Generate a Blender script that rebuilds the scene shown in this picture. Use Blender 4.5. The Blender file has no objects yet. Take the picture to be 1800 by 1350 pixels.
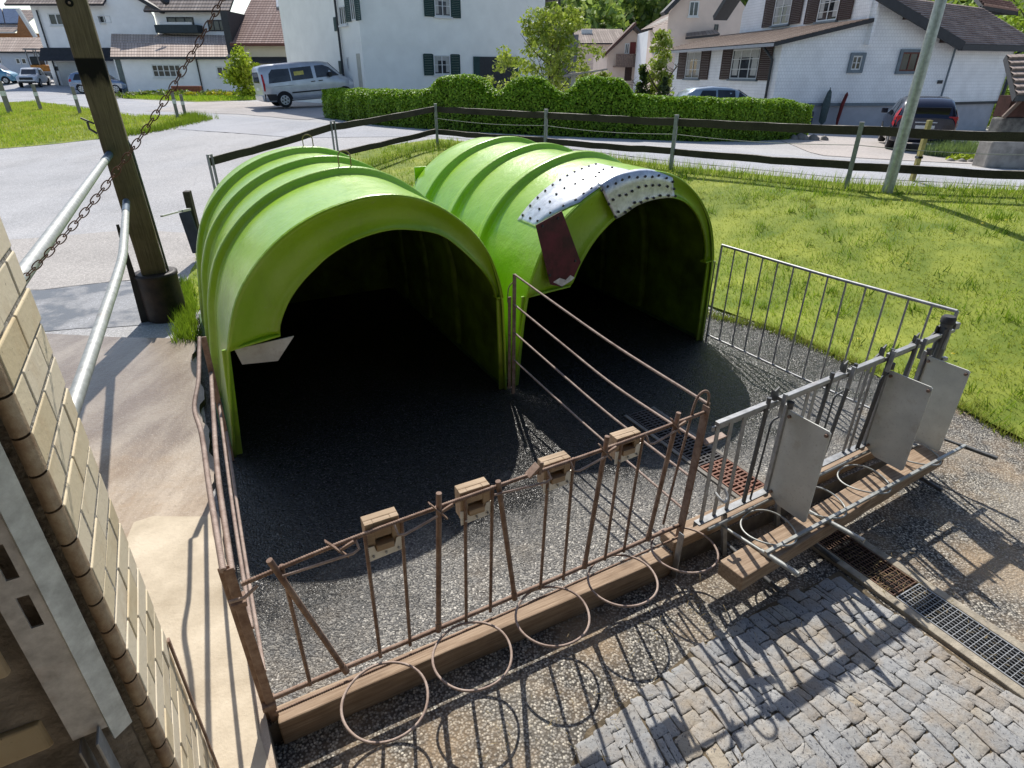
import bpy, bmesh, math, random
import numpy as np
from mathutils import Vector, Matrix
from mathutils.geometry import delaunay_2d_cdt
R = math.radians
random.seed(7); RNG = np.random.default_rng(7)
scene = bpy.context.scene
COL = scene.collection

# ------------------------------------------------------------------ survey of the place
F, PIT, CH = 1048.0, R(27.6), 2.8          # focal length (px of an 1800 px wide frame), camera pitch, camera height
CP, SP = math.cos(PIT), math.sin(PIT)
def ray(px, py):
    x = (px - 900) / F; y = -(py - 675) / F
    return Vector((x, CP + SP * y, -SP + CP * y))
def at(px, py, Y):                          # surveyed point lying at depth Y
    d = ray(px, py); return Vector((d.x * Y / d.y, Y, CH + d.z * Y / d.y))
O = Vector((-1.16, 1.81)); A0 = R(28.0)
U = Vector((math.cos(A0), math.sin(A0))); V = Vector((-U.y, U.x))
def W(u, v, z=0.0):                         # pen frame -> world
    return Vector((O.x + U.x * u + V.x * v, O.y + U.y * u + V.y * v, z))
def uv_of(x, y):
    d = (x - O.x, y - O.y); return d[0] * U.x + d[1] * U.y, d[0] * V.x + d[1] * V.y
ALLEY = -.14
def ZA(x, y):                               # the alley lies lower than the pen floor
    u, v = uv_of(x, y)
    return ALLEY * (1 - sst((v + .35) / .95) * sst((u - 5.0) / .3))
def sst(x): x = max(0., min(1., x)); return x * x * (3 - 2 * x)
def pl(x, pts):
    if x <= pts[0][0]: return pts[0][1]
    for (a, b), (c, d) in zip(pts, pts[1:]):
        if x <= c: return b + (d - b) * (x - a) / (c - a)
    return pts[-1][1]
def T(x, y):                                # height of the terrain
    s = .63 * x + .776 * y
    z0 = pl(s, [(3, 0), (5, .1), (11.5, .88), (14, 1.0)])
    u, v = uv_of(x, y)
    du = max(-2.0 - u, 0, u - 6.15); dv = max(-6 - v, 0, v - 6.3)
    z0 *= sst(math.hypot(du, dv) / 3.5)
    z0 -= .14 * sst((.6 - v) / .95) * (1 - sst((u - 6.5) / 2.5)) + .06 * (1 - sst((u - 5.6) / .4)) * sst((1.6 - v) / .5)
    far = 1.13 - .031 * (max(-8, min(20, x)) + 8) + .08 * max(0, min(15, -38 - x))
    w = sst((s - 13) / 9)
    return z0 * (1 - w) + far * w

# ------------------------------------------------------------------ object helpers
def tag(o, label=None, cat=None, group=None, kind=None):
    if label: o['label'] = label
    if cat: o['category'] = cat
    if group: o['group'] = group
    if kind: o['kind'] = kind
    return o
def thing(name, loc, label, cat, group=None, rot=None):
    o = bpy.data.objects.new(name, None); COL.objects.link(o); o.location = loc
    o.empty_display_size = .1
    if rot is not None: o.rotation_euler = rot
    return tag(o, label, cat, group)
def base_of(o):
    b = Vector((0, 0, 0))
    while o is not None: b += o.location; o = o.parent
    return b
class MB:
    def __init__(s): s.v = []; s.f = []; s.uv = []; s.sm = []
    def face(s, pts, uvs=None, smooth=False):
        i = len(s.v); s.v += [tuple(p) for p in pts]; s.f.append(tuple(range(i, i + len(pts))))
        if uvs is None:
            p = [Vector(q) for q in pts]; n = (p[1] - p[0]).cross(p[2] - p[0])
            a = max(range(3), key=lambda k: abs(n[k]))
            uvs = [((q.y, q.z), (q.x, q.z), (q.x, q.y))[a] for q in p]
        s.uv.append(uvs); s.sm.append(smooth)
    def grid(s, rows, close=False, smooth=True, uvs=None):
        i0 = len(s.v); m = len(rows[0])
        for r in rows: s.v += [tuple(p) for p in r]
        for i in range(len(rows) - 1):
            for j in range(m if close else m - 1):
                k = (j + 1) % m
                s.f.append((i0 + i * m + j, i0 + i * m + k, i0 + (i + 1) * m + k, i0 + (i + 1) * m + j))
                if uvs: s.uv.append([uvs[i][j], uvs[i][j + 1], uvs[i + 1][j + 1], uvs[i + 1][j]])
                else: s.uv.append([(j, i), (j + 1, i), (j + 1, i + 1), (j, i + 1)])
                s.sm.append(smooth)
    def hexa(s, c):                         # 8 corners: bottom ring 0-3, top ring 4-7
        for q in ((0, 3, 2, 1), (4, 5, 6, 7), (0, 1, 5, 4), (1, 2, 6, 5), (2, 3, 7, 6), (3, 0, 4, 7)):
            s.face([c[k] for k in q])
    def box(s, x0, x1, y0, y1, z0, z1, fr=None):
        c = [Vector(p) for p in ((x0, y0, z0), (x1, y0, z0), (x1, y1, z0), (x0, y1, z0), (x0, y0, z1), (x1, y0, z1), (x1, y1, z1), (x0, y1, z1))]
        if fr: c = [fr(*p) for p in c]
        s.hexa(c)
    def bar(s, a, b, w, h, up=(0, 0, 1)):   # rectangular bar from a to b
        a = Vector(a); b = Vector(b); d = (b - a).normalized(); r = d.cross(Vector(up))
        if r.length < 1e-4: r = d.cross(Vector((1, 0, 0)))
        r.normalize(); q = r.cross(d)
        c = [p + r * (i * w / 2) + q * (j * h / 2) for p in (a, b) for i, j in ((-1, -1), (1, -1), (1, 1), (-1, 1))]
        s.hexa(c)
    def tube(s, pts, r, n=8, cap=True, smooth=True, closed=False):
        pts = [Vector(p) for p in pts]; rows = []; uvs = []; L = 0
        up = None
        for i, p in enumerate(pts):
            if closed: d = pts[(i + 1) % len(pts)] - pts[i - 1]
            else: d = pts[min(i + 1, len(pts) - 1)] - pts[max(i - 1, 0)]
            d.normalize()
            if up is None:
                up = Vector((0, 0, 1)) if abs(d.z) < .9 else Vector((1, 0, 0))
            x = d.cross(up); x.normalize(); up = x.cross(d)
            rr = r[i] if isinstance(r, (list, tuple)) else r
            rows.append([p + (x * math.cos(2 * math.pi * k / n) + up * math.sin(2 * math.pi * k / n)) * rr for k in range(n)])
            if i: L += (p - pts[i - 1]).length
            uvs.append([(k / n, L) for k in range(n + 1)])
        if closed: rows.append(rows[0]); uvs.append([(a, b + .01) for a, b in uvs[-1]])
        s.grid(rows, True, smooth, uvs)
        if cap and not closed:
            s.face(rows[0][::-1]); s.face(rows[-1])
    def cyl(s, c, r, z0, z1, n=24, r2=None, ax=None):
        r2 = r if r2 is None else r2
        a = Vector((c[0], c[1], z0)); b = Vector((c[0], c[1], z1)); s.tube([a, b], [r, r2], n)
    def build(s, name, mat, parent=None, loc=None, bev=0, sub=0, solid=0, flat=False):
        b = base_of(parent) if parent is not None else Vector(loc if loc is not None else (0, 0, 0))
        me = bpy.data.meshes.new(name)
        me.from_pydata([(p[0] - b.x, p[1] - b.y, p[2] - b.z) for p in s.v], [], s.f)
        l = me.uv_layers.new(name='UVMap'); k = 0
        for f in s.uv:
            for q in f: l.data[k].uv = q; k += 1
        me.polygons.foreach_set('use_smooth', [x and not flat for x in s.sm])
        for m in (mat if isinstance(mat, list) else [mat]): me.materials.append(m)
        o = bpy.data.objects.new(name, me); COL.objects.link(o)
        if parent is not None: o.parent = parent
        else: o.location = b
        if bev or solid or sub:
            bm = bmesh.new(); bm.from_mesh(me); bmesh.ops.remove_doubles(bm, verts=bm.verts, dist=1e-5)
            bmesh.ops.recalc_face_normals(bm, faces=bm.faces); bm.to_mesh(me); bm.free()
        if solid:
            m = o.modifiers.new('s', 'SOLIDIFY'); m.thickness = abs(solid); m.offset = -1 if solid > 0 else 1
        if bev:
            m = o.modifiers.new('b', 'BEVEL'); m.width = bev; m.segments = 2; m.limit_method = 'ANGLE'; m.angle_limit = R(40)
        if sub:
            m = o.modifiers.new('u', 'SUBSURF'); m.levels = sub; m.render_levels = sub
        return o
def copy_tree(o, parent=None):
    c = o.copy(); COL.objects.link(c); c.parent = parent
    for ch in o.children: copy_tree(ch, c)
    return c
def np_mesh(name, verts, nper, cols, mats, midx=None, parent=None, loc=(0, 0, 0), smooth=False):
    n = len(verts); nf = n // nper
    me = bpy.data.meshes.new(name)
    me.vertices.add(n); me.vertices.foreach_set('co', (verts - np.array(loc)).astype(np.float32).ravel())
    me.loops.add(n); me.loops.foreach_set('vertex_index', np.arange(n, dtype=np.int32))
    me.polygons.add(nf); me.polygons.foreach_set('loop_start', np.arange(0, n, nper, dtype=np.int32))
    me.update(calc_edges=True)
    a = me.color_attributes.new('Col', 'FLOAT_COLOR', 'POINT')
    a.data.foreach_set('color', np.c_[cols, np.ones(n)].astype(np.float32).ravel())
    for m in mats: me.materials.append(m)
    if midx is not None: me.polygons.foreach_set('material_index', midx.astype(np.int32))
    me.validate()
    o = bpy.data.objects.new(name, me); COL.objects.link(o)
    if parent is not None: o.parent = parent
    else: o.location = loc
    return o

# ------------------------------------------------------------------ materials
class NT:
    def __init__(s, name):
        s.m = bpy.data.materials.new(name); s.m.use_nodes = True; s.t = s.m.node_tree
        s.b = s.t.nodes['Principled BSDF']; s.out = s.t.nodes['Material Output']
    def n(s, typ, **k):
        nd = s.t.nodes.new(typ)
        for a, v in k.items():
            if a[0] == '_': setattr(nd, a[1:], v)
            else:
                key = int(a[1:]) if a[0] == 'i' and a[1:].isdigit() else a.replace('__', ' ')
                if hasattr(v, 'is_linked') or isinstance(v, bpy.types.NodeSocket): s.t.links.new(v, nd.inputs[key])
                else: nd.inputs[key].default_value = v
        return nd
    def link(s, a, b): s.t.links.new(a, b)
    def mix(s, f, a, b, mode='MIX'):
        nd = s.t.nodes.new('ShaderNodeMix'); nd.data_type = 'RGBA'; nd.blend_type = mode
        for k, v in ((0, f), (6, a), (7, b)):
            if isinstance(v, bpy.types.NodeSocket): s.t.links.new(v, nd.inputs[k])
            else: nd.inputs[k].default_value = (v if k == 0 else (*v, 1) if len(v) == 3 else v)
        return nd.outputs[2]
    def ramp(s, f, stops):
        nd = s.t.nodes.new('ShaderNodeValToRGB'); s.t.links.new(f, nd.inputs[0]); e = nd.color_ramp.elements
        while len(e) < len(stops): e.new(.5)
        for x, (p, c) in zip(e, stops): x.position = p; x.color = (*c, 1) if isinstance(c, (tuple, list)) else (c, c, c, 1)
        return nd.outputs[0]
    def noise(s, scale, detail=5, rough=.6, vec=None, stretch=None):
        vec = vec or s.obj()
        if stretch:
            mp = s.n('ShaderNodeMapping'); s.link(vec, mp.inputs[0]); mp.inputs['Scale'].default_value = stretch; vec = mp.outputs[0]
        nd = s.n('ShaderNodeTexNoise', Scale=scale, Detail=detail, Roughness=rough); s.link(vec, nd.inputs['Vector']); return nd.outputs[0]
    def obj(s):
        if not hasattr(s, 'tc'): s.tc = s.t.nodes.new('ShaderNodeTexCoord')
        return s.tc.outputs['Object']
    def uvc(s): s.obj(); return s.tc.outputs['UV']
    def bump(s, h, st=.5, dist=.01):
        nd = s.n('ShaderNodeBump', Strength=st, Distance=dist); s.link(h, nd.inputs['Height'])
        if getattr(s, 'lastb', None): s.link(s.lastb, nd.inputs['Normal'])
        s.lastb = nd.outputs[0]; s.link(s.lastb, s.b.inputs['Normal'])
    def set(s, col=None, rough=None, metal=None, spec=None):
        for k, v in (('Base Color', col), ('Roughness', rough), ('Metallic', metal), ('Specular IOR Level', spec)):
            if v is None: continue
            if isinstance(v, bpy.types.NodeSocket): s.link(v, s.b.inputs[k])
            else: s.b.inputs[k].default_value = (*v, 1) if isinstance(v, (tuple, list)) else v
        return s.m
def mul(c, k): return tuple(x * k for x in c)
def simple(name, c, rough=.7, var=.25, vs=6, bump=.15, bs=60, metal=0, c2=None, spec=.4):
    t = NT(name); n1 = t.noise(vs); n2 = t.noise(bs, 3)
    col = t.mix(t.ramp(n1, [(.35, 0.), (.65, 1.)]), mul(c, 1 - var), c2 or mul(c, 1 + var * .6))
    if bump: t.bump(n2, bump, .01)
    return t.set(col, rough, metal, spec)

def m_asphalt(name, c, wet=False, tone=1.0):
    t = NT(name)
    vor = t.n('ShaderNodeTexVoronoi', Scale=110.); t.link(t.obj(), vor.inputs['Vector'])
    n = t.noise(.55, 6); f = t.noise(28, 4); big = t.noise(.16, 4)
    base = t.mix(t.ramp(n, [(.3, 0.), (.7, 1.)]), mul(c, .78), mul(c, 1.15))
    base = t.mix(t.ramp(big, [(.45, 0.), (.62, .5)]), base, mul((c[0] * 1.06, c[1], c[2] * .93), 1.1))
    spk = t.n('ShaderNodeSeparateColor'); t.link(vor.outputs['Color'], spk.inputs[0])
    base = t.mix(t.ramp(spk.outputs[0], [(.55, 0.), (.95, .55)]), base, mul(c, 1.9))
    base = t.mix(t.ramp(f, [(.35, .5), (.6, 0.)]), base, mul(c, .55))
    crack = t.n('ShaderNodeTexVoronoi', Scale=.5, _feature='DISTANCE_TO_EDGE')
    wv = t.n('ShaderNodeVectorMath', _operation='ADD'); nz = t.n('ShaderNodeTexNoise', Scale=1.5, Detail=4.); t.link(t.obj(), nz.inputs['Vector'])
    t.link(t.obj(), wv.inputs[0]); t.link(nz.outputs['Color'], wv.inputs[1]); t.link(wv.outputs[0], crack.inputs['Vector'])
    base = t.mix(t.ramp(crack.outputs[0], [(.0, .22), (.008, 0.)]), base, mul(c, .35))
    t.bump(vor.outputs['Distance'], .35, .004)
    if wet:
        w = t.ramp(t.noise(1.6, 5), [(.4, 0.), (.56, 1.)])
        base = t.mix(w, base, mul(c, .4)); r = t.ramp(w, [(0, .8), (1, .33)])
        return t.set(base, r, 0, .5)
    return t.set(base, .92, 0, .08)
def m_aggregate():
    t = NT('exposed_aggregate')
    mp = t.n('ShaderNodeVectorMath', _operation='ADD'); nz = t.n('ShaderNodeTexNoise', Scale=14., Detail=3.); t.link(t.obj(), nz.inputs['Vector'])
    sc = t.n('ShaderNodeVectorMath', _operation='SCALE'); t.link(nz.outputs['Color'], sc.inputs[0]); sc.inputs['Scale'].default_value = .05
    t.link(t.obj(), mp.inputs[0]); t.link(sc.outputs[0], mp.inputs[1])
    v1 = t.n('ShaderNodeTexVoronoi', Scale=84., Randomness=1.); t.link(mp.outputs[0], v1.inputs['Vector'])
    sep = t.n('ShaderNodeSeparateColor'); t.link(v1.outputs['Color'], sep.inputs[0])
    stone = t.ramp(sep.outputs[0], [(0, (.15, .148, .142)), (.3, (.23, .222, .208)), (.6, (.32, .305, .275)), (.86, (.43, .405, .355)), (1, (.74, .70, .62))])
    gap = t.ramp(v1.outputs['Distance'], [(.50, 0.), (.72, 1.)])
    col = t.mix(gap, stone, (.085, .08, .075))
    dirt = t.ramp(t.noise(1.3, 6), [(.52, 0.), (.72, .55)])
    col = t.mix(dirt, col, (0.280, 0.217, 0.147))
    # wet around the shelters, drying towards the alley; blackened extra to deepen their shadow
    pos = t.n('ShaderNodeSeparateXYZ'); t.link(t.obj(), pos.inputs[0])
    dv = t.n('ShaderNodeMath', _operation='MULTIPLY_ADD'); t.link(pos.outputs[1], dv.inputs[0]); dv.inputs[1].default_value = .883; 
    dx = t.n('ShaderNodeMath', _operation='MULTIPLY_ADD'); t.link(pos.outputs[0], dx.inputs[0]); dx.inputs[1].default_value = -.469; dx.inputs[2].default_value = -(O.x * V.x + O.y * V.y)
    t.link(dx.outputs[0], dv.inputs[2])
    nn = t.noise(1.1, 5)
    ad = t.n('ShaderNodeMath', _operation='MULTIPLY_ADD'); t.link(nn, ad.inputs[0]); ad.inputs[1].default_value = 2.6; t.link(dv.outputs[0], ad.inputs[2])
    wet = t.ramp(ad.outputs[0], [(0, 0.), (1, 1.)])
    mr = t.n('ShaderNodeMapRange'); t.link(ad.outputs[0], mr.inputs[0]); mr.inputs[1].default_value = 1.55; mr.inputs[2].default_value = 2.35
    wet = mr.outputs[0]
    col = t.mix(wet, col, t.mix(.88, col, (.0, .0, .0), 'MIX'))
    pale = t.ramp(dv.outputs[0], [(0, 1.), (.05, 1.), (.3, 0.)])
    h = t.n('ShaderNodeMath', _operation='SUBTRACT'); h.inputs[0].default_value = 1.; t.link(v1.outputs['Distance'], h.inputs[1])
    t.bump(h.outputs[0], .9, .008); t.bump(t.noise(160, 2), .25, .003)
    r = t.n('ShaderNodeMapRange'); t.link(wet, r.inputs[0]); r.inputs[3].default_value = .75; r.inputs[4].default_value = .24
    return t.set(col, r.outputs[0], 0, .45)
def m_gravel():
    t = NT('dry_gravelly_asphalt')
    v1 = t.n('ShaderNodeTexVoronoi', Scale=75.); t.link(t.obj(), v1.inputs['Vector'])
    sep = t.n('ShaderNodeSeparateColor'); t.link(v1.outputs['Color'], sep.inputs[0])
    stone = t.ramp(sep.outputs[0], [(0, (0.166, 0.161, 0.152)), (.5, (0.345, 0.324, 0.290)), (.85, (0.524, 0.490, 0.414)), (1, (0.773, 0.718, 0.607))])
    col = t.mix(t.ramp(v1.outputs['Distance'], [(.38, 0.), (.62, 1.)]), stone, (0.069, 0.063, 0.055))
    col = t.mix(t.ramp(t.noise(2.2, 6), [(.45, 0.), (.68, .75)]), col, (0.414, 0.304, 0.193))
    col = t.mix(t.ramp(t.noise(.9, 4), [(.5, 0.), (.75, .5)]), col, (0.497, 0.442, 0.359))
    h = t.n('ShaderNodeMath', _operation='SUBTRACT'); h.inputs[0].default_value = 1.; t.link(v1.outputs['Distance'], h.inputs[1])
    t.bump(h.outputs[0], .8, .007)
    return t.set(col, .85, 0, .3)
def m_concrete():
    t = NT('stained_concrete')
    a = t.noise(1.1, 7, .65); b = t.noise(9, 5); st = t.noise(1.6, 6, .6, stretch=(2.2, .55, 1)); s2 = t.noise(45, 3)
    col = t.mix(t.ramp(a, [(.3, 0.), (.7, 1.)]), (0.435, 0.345, 0.262), (0.690, 0.578, 0.450))
    col = t.mix(t.ramp(st, [(.42, 0.), (.62, .85)]), col, (0.300, 0.217, 0.150))
    col = t.mix(t.ramp(b, [(.55, 0.), (.75, .55)]), col, (0.420, 0.300, 0.195))
    col = t.mix(t.ramp(s2, [(.62, 0.), (.72, .5)]), col, (0.300, 0.240, 0.180))
    pos = t.n('ShaderNodeSeparateXYZ'); t.link(t.obj(), pos.inputs[0])
    ad = t.n('ShaderNodeMath', _operation='MULTIPLY_ADD'); t.link(a, ad.inputs[0]); ad.inputs[1].default_value = 2.5; t.link(pos.outputs[1], ad.inputs[2])
    wet = t.ramp(ad.outputs[0], [(0, 0.), (1, 1.)])
    mr = t.n('ShaderNodeMapRange'); t.link(ad.outputs[0], mr.inputs[0]); mr.inputs[1].default_value = 4.6; mr.inputs[2].default_value = 5.6
    col = t.mix(mr.outputs[0], col, t.mix(.5, col, (0.150, 0.128, 0.120)))
    r = t.n('ShaderNodeMapRange'); t.link(mr.outputs[0], r.inputs[0]); r.inputs[3].default_value = .8; r.inputs[4].default_value = .30
    col = t.mix(t.ramp(t.noise(120, 2), [(.60, 0.), (.70, .45)]), col, (.75, .68, .58)); col = t.mix(t.ramp(t.noise(28, 6, .7), [(.56, 0.), (.70, .4)]), col, (.18, .13, .09))
    t.bump(s2, .45, .008); t.bump(b, .35, .012)
    return t.set(col, r.outputs[0], 0, .4)
def m_wood(name, c, c2, rough=.75, sc=1.0, along='x'):
    t = NT(name); st = {'x': (.6, 14, 14), 'z': (14, 14, .6), 'y': (14, .6, 14)}[along]
    vec = t.n('ShaderNodeMapping'); t.link(t.obj(), vec.inputs[0])
    vec.inputs['Rotation'].default_value = (0, 0, -A0)
    g = t.noise(sc * 5, 6, .65, vec=vec.outputs[0], stretch=st); b = t.noise(3, 4)
    col = t.mix(t.ramp(g, [(.3, 0.), (.7, 1.)]), c, c2)
    col = t.mix(t.ramp(b, [(.45, 0.), (.75, .6)]), col, mul(c, .5))
    t.bump(g, .4, .008)
    return t.set(col, rough, 0, .25)
def m_rust(name='rusty_iron', c=(.19, .108, .074), c2=(.41, .295, .225)):
    t = NT(name); n = t.noise(22, 6, .7); g = t.n('ShaderNodeNewGeometry')
    col = t.mix(t.ramp(n, [(.3, 0.), (.68, 1.)]), c, c2)
    col = t.mix(t.ramp(t.noise(5, 4), [(.5, 0.), (.75, .6)]), col, (.11, .055, .04))
    t.bump(t.noise(130, 3), .35, .004)
    return t.set(col, .72, .0, .35)
def m_galv(name, c=(.36, .37, .38), rust=.25, rough=.5):
    t = NT(name); n = t.noise(18, 5, .65); b = t.noise(4, 5)
    col = t.mix(t.ramp(n, [(.3, 0.), (.7, 1.)]), mul(c, .7), mul(c, 1.2))
    col = t.mix(t.ramp(b, [(.58, 0.), (.74, rust)]), col, (.30, .15, .075))
    t.bump(t.noise(90, 3), .15, .003)
    return t.set(col, rough, .35, .5)
def m_hutch():
    t = NT('green_fibreglass_paint'); n = t.noise(2.2, 5); f = t.noise(40, 3); s = t.noise(7, 6, .7)
    col = t.mix(t.ramp(n, [(.3, 0.), (.7, 1.)]), (.29, .53, .012), (.38, .63, .024))
    col = t.mix(t.ramp(s, [(.56, 0.), (.76, .4)]), col, (.33, .45, .06))
    col = t.mix(t.ramp(t.noise(16, 6, .7), [(.63, 0.), (.74, .45)]), col, (.42, .50, .22))
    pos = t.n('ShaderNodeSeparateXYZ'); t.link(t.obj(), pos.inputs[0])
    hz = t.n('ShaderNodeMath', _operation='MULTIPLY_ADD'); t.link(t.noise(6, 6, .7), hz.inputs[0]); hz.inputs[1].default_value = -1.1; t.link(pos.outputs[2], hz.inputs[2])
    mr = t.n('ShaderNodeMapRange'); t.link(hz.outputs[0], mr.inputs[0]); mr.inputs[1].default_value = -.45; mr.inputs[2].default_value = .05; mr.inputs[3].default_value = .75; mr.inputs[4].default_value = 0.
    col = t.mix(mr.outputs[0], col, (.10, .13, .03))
    streak = t.noise(9, 5, .6, stretch=(1, 1, .12)); col = t.mix(t.ramp(streak, [(.55, 0.), (.75, .28)]), col, (.18, .32, .02))
    fade = t.noise(1.1, 4); col = t.mix(t.ramp(fade, [(.5, 0.), (.7, .35)]), col, (.42, .60, .14))
    t.bump(f, .30, .006); t.bump(t.noise(9, 4), .35, .02)
    t.set(col, t.ramp(s, [(.3, .27), (.7, .42)]), 0, .5)
    t.b.inputs['Coat Weight'].default_value = .35; t.b.inputs['Coat Roughness'].default_value = .2
    return t.m
def m_inner():  # darker copy of the shelter green: grime plus inside shade put into the colour
    t = NT('grimy_shaded_inside'); col = t.mix(t.ramp(t.noise(3, 5), [(.35, 0.), (.7, 1.)]), (.06, .10, .012), (.17, .30, .022)); return t.set(col, .6, 0, .3)
def m_leaf(name, tr=.35, rough=.55):
    t = NT(name); a = t.n('ShaderNodeVertexColor', _layer_name='Col')
    t.set(a.outputs[0], rough, 0, .3)
    tl = t.n('ShaderNodeBsdfTranslucent'); br = t.mix(.55, a.outputs[0], (.35, .5, .03)); t.link(br, tl.inputs[0])
    ms = t.n('ShaderNodeMixShader'); ms.inputs[0].default_value = tr
    t.link(t.b.outputs[0], ms.inputs[1]); t.link(tl.outputs[0], ms.inputs[2]); t.link(ms.outputs[0], t.out.inputs[0])
    return t.m
def m_glass(name='window_glass', c=(.02, .025, .03)):
    t = NT(name); n = t.noise(1.2, 3)
    col = t.mix(t.ramp(n, [(.4, 0.), (.6, 1.)]), mul(c, .6), mul(c, 2.2))
    return t.set(col, .06, 0, .7)
def m_shingle(name, c, bw, bh, mort=.012, dark=.6, rough=.7, bump=.6, var=.1, c2=None):
    t = NT(name)
    br = t.n('ShaderNodeTexBrick', Scale=1.0); t.link(t.uvc(), br.inputs['Vector'])
    br.inputs['Brick Width'].default_value = bw; br.inputs['Row Height'].default_value = bh
    br.inputs['Mortar Size'].default_value = mort; br.inputs['Mortar Smooth'].default_value = .2; br.inputs['Bias'].default_value = 0
    br.inputs['Color1'].default_value = (*mul(c, 1 - var), 1); br.inputs['Color2'].default_value = (*(c2 or mul(c, 1 + var)), 1)
    br.inputs['Mortar'].default_value = (*mul(c, dark), 1)
    n = t.noise(1.0, 6); col = t.mix(t.ramp(n, [(.35, .35), (.6, 0.)]), br.outputs[0], mul(c, .6))
    inv = t.n('ShaderNodeMath', _operation='SUBTRACT'); inv.inputs[0].default_value = 1; t.link(br.outputs['Fac'], inv.inputs[1])
    t.bump(inv.outputs[0], bump, .02); t.bump(t.noise(40, 3), .15, .01)
    return t.set(col, rough, 0, .3)
def m_cobble():
    t = NT('granite_sett'); g = t.n('ShaderNodeNewGeometry')
    base = t.ramp(g.outputs['Random Per Island'], [(0, (.30, .305, .31)), (.3, (.36, .362, .36)), (.6, (.42, .415, .40)), (.8, (.33, .33, .325)), (.93, (.40, .385, .35)), (.98, (.44, .375, .28)), (1, (.60, .59, .57))])
    sp = t.noise(95, 2, .5, stretch=(1, .55, 1)); col = t.mix(t.ramp(sp, [(.60, 0.), (.66, .85)]), base, (0.084, 0.088, 0.105))
    col = t.mix(t.ramp(t.noise(4, 5), [(.46, 0.), (.70, .75)]), col, (0.364, 0.287, 0.196))
    t.bump(t.noise(26, 6, .7), .8, .012); t.bump(sp, .15, .002)
    return t.set(col, .68, 0, .35)
def m_brick():
    t = NT('sand_lime_brick'); g = t.n('ShaderNodeNewGeometry')
    base = t.ramp(g.outputs['Random Per Island'], [(0, (0.660, 0.550, 0.363)), (.35, (0.726, 0.621, 0.440)), (.7, (0.770, 0.671, 0.506)), (1, (0.627, 0.517, 0.330))])
    col = t.mix(t.ramp(t.noise(6, 5), [(.5, 0.), (.78, .5)]), base, (0.462, 0.308, 0.154))
    col = t.mix(t.ramp(t.noise(70, 3), [(.68, 0.), (.72, .7)]), col, (0.220, 0.165, 0.110))
    t.bump(t.noise(60, 4), .3, .005)
    return t.set(col, .8, 0, .25)
MAT = {}
def mat(k, *a, **kw):
    if k not in MAT: MAT[k] = simple(k, *a, **kw)
    return MAT[k]
M_GALV = m_galv('galvanised_steel', (.42, .425, .425)); M_GALVL = m_galv('pale_galvanised_pipe', (.42, .43, .41), .25, .5)
M_STEELD = m_galv('dark_weathered_steel', (.13, .135, .14), .2, .55)
M_RUST = m_rust(); M_RUSTL = m_rust('dusty_rebar', (.32, .225, .18), (.54, .43, .365)); M_CHAIN = m_rust('rusty_chain', (.09, .045, .03), (.21, .12, .085))
M_HUTCH = m_hutch(); M_INNER = m_inner(); M_LEAF = m_leaf('leaves'); M_GRASS = m_leaf('grass_blades', .4); M_HEDGE = m_leaf('hedge_leaves', .25)
M_GLASS = m_glass(); M_CGLASS = m_glass('car_glass', (.012, .014, .018))
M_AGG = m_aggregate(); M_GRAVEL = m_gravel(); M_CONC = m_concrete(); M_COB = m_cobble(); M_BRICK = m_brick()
M_BEAM = m_wood('weathered_beam_wood', (.25, .165, .105), (.52, .39, .275)); M_BLOCK = m_wood('new_wood_block', (.44, .31, .19), (.62, .48, .34))
def m_post():
    m = m_wood('old_post_wood', (.10, .075, .045), (.21, .165, .105), along='z'); nt = m.node_tree; b = nt.nodes['Principled BSDF']; src = b.inputs['Base Color'].links[0].from_socket
    N = lambda typ: nt.nodes.new(typ)
    tc = N('ShaderNodeTexCoord'); sp = N('ShaderNodeSeparateXYZ'); nt.links.new(tc.outputs['Object'], sp.inputs[0])
    nz = N('ShaderNodeTexNoise'); nz.inputs['Scale'].default_value = 7; nz.inputs['Detail'].default_value = 6; mp = N('ShaderNodeMapping'); mp.inputs['Scale'].default_value = (1.6, 1.6, .5); nt.links.new(tc.outputs['Object'], mp.inputs[0]); nt.links.new(mp.outputs[0], nz.inputs['Vector'])
    a = N('ShaderNodeMapRange'); nt.links.new(sp.outputs[2], a.inputs[0]); a.inputs[1].default_value = 2.925; a.inputs[2].default_value = 2.94; a.inputs[3].default_value = 1; a.inputs[4].default_value = 0
    c = N('ShaderNodeMapRange'); nt.links.new(sp.outputs[2], c.inputs[0]); c.inputs[1].default_value = 2.50; c.inputs[2].default_value = 2.92; c.inputs[3].default_value = -.05; c.inputs[4].default_value = .75
    ad = N('ShaderNodeMath'); ad.operation = 'ADD'; nt.links.new(nz.outputs[0], ad.inputs[0]); nt.links.new(c.outputs[0], ad.inputs[1])
    e = N('ShaderNodeMapRange'); nt.links.new(ad.outputs[0], e.inputs[0]); e.inputs[1].default_value = .72; e.inputs[2].default_value = .98
    ml = N('ShaderNodeMath'); ml.operation = 'MULTIPLY'; nt.links.new(a.outputs[0], ml.inputs[0]); nt.links.new(e.outputs[0], ml.inputs[1])
    mx = N('ShaderNodeMix'); mx.data_type = 'RGBA'; nt.links.new(ml.outputs[0], mx.inputs[0]); nt.links.new(src, mx.inputs[6]); mx.inputs[7].default_value = (.006, .005, .004, 1); nt.links.new(mx.outputs[2], b.inputs['Base Color'])
    return m
M_POST = m_post(); M_RAIL = m_wood('dark_mossy_plank', (.035, .03, .022), (.085, .072, .05))
M_BARK = mat('bark', (.09, .07, .05), .9, .4, 12, .5, 40)
M_RUBBER = mat('rubber', (.015, .015, .016), .8, .2, 10, .1, 50)
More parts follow.
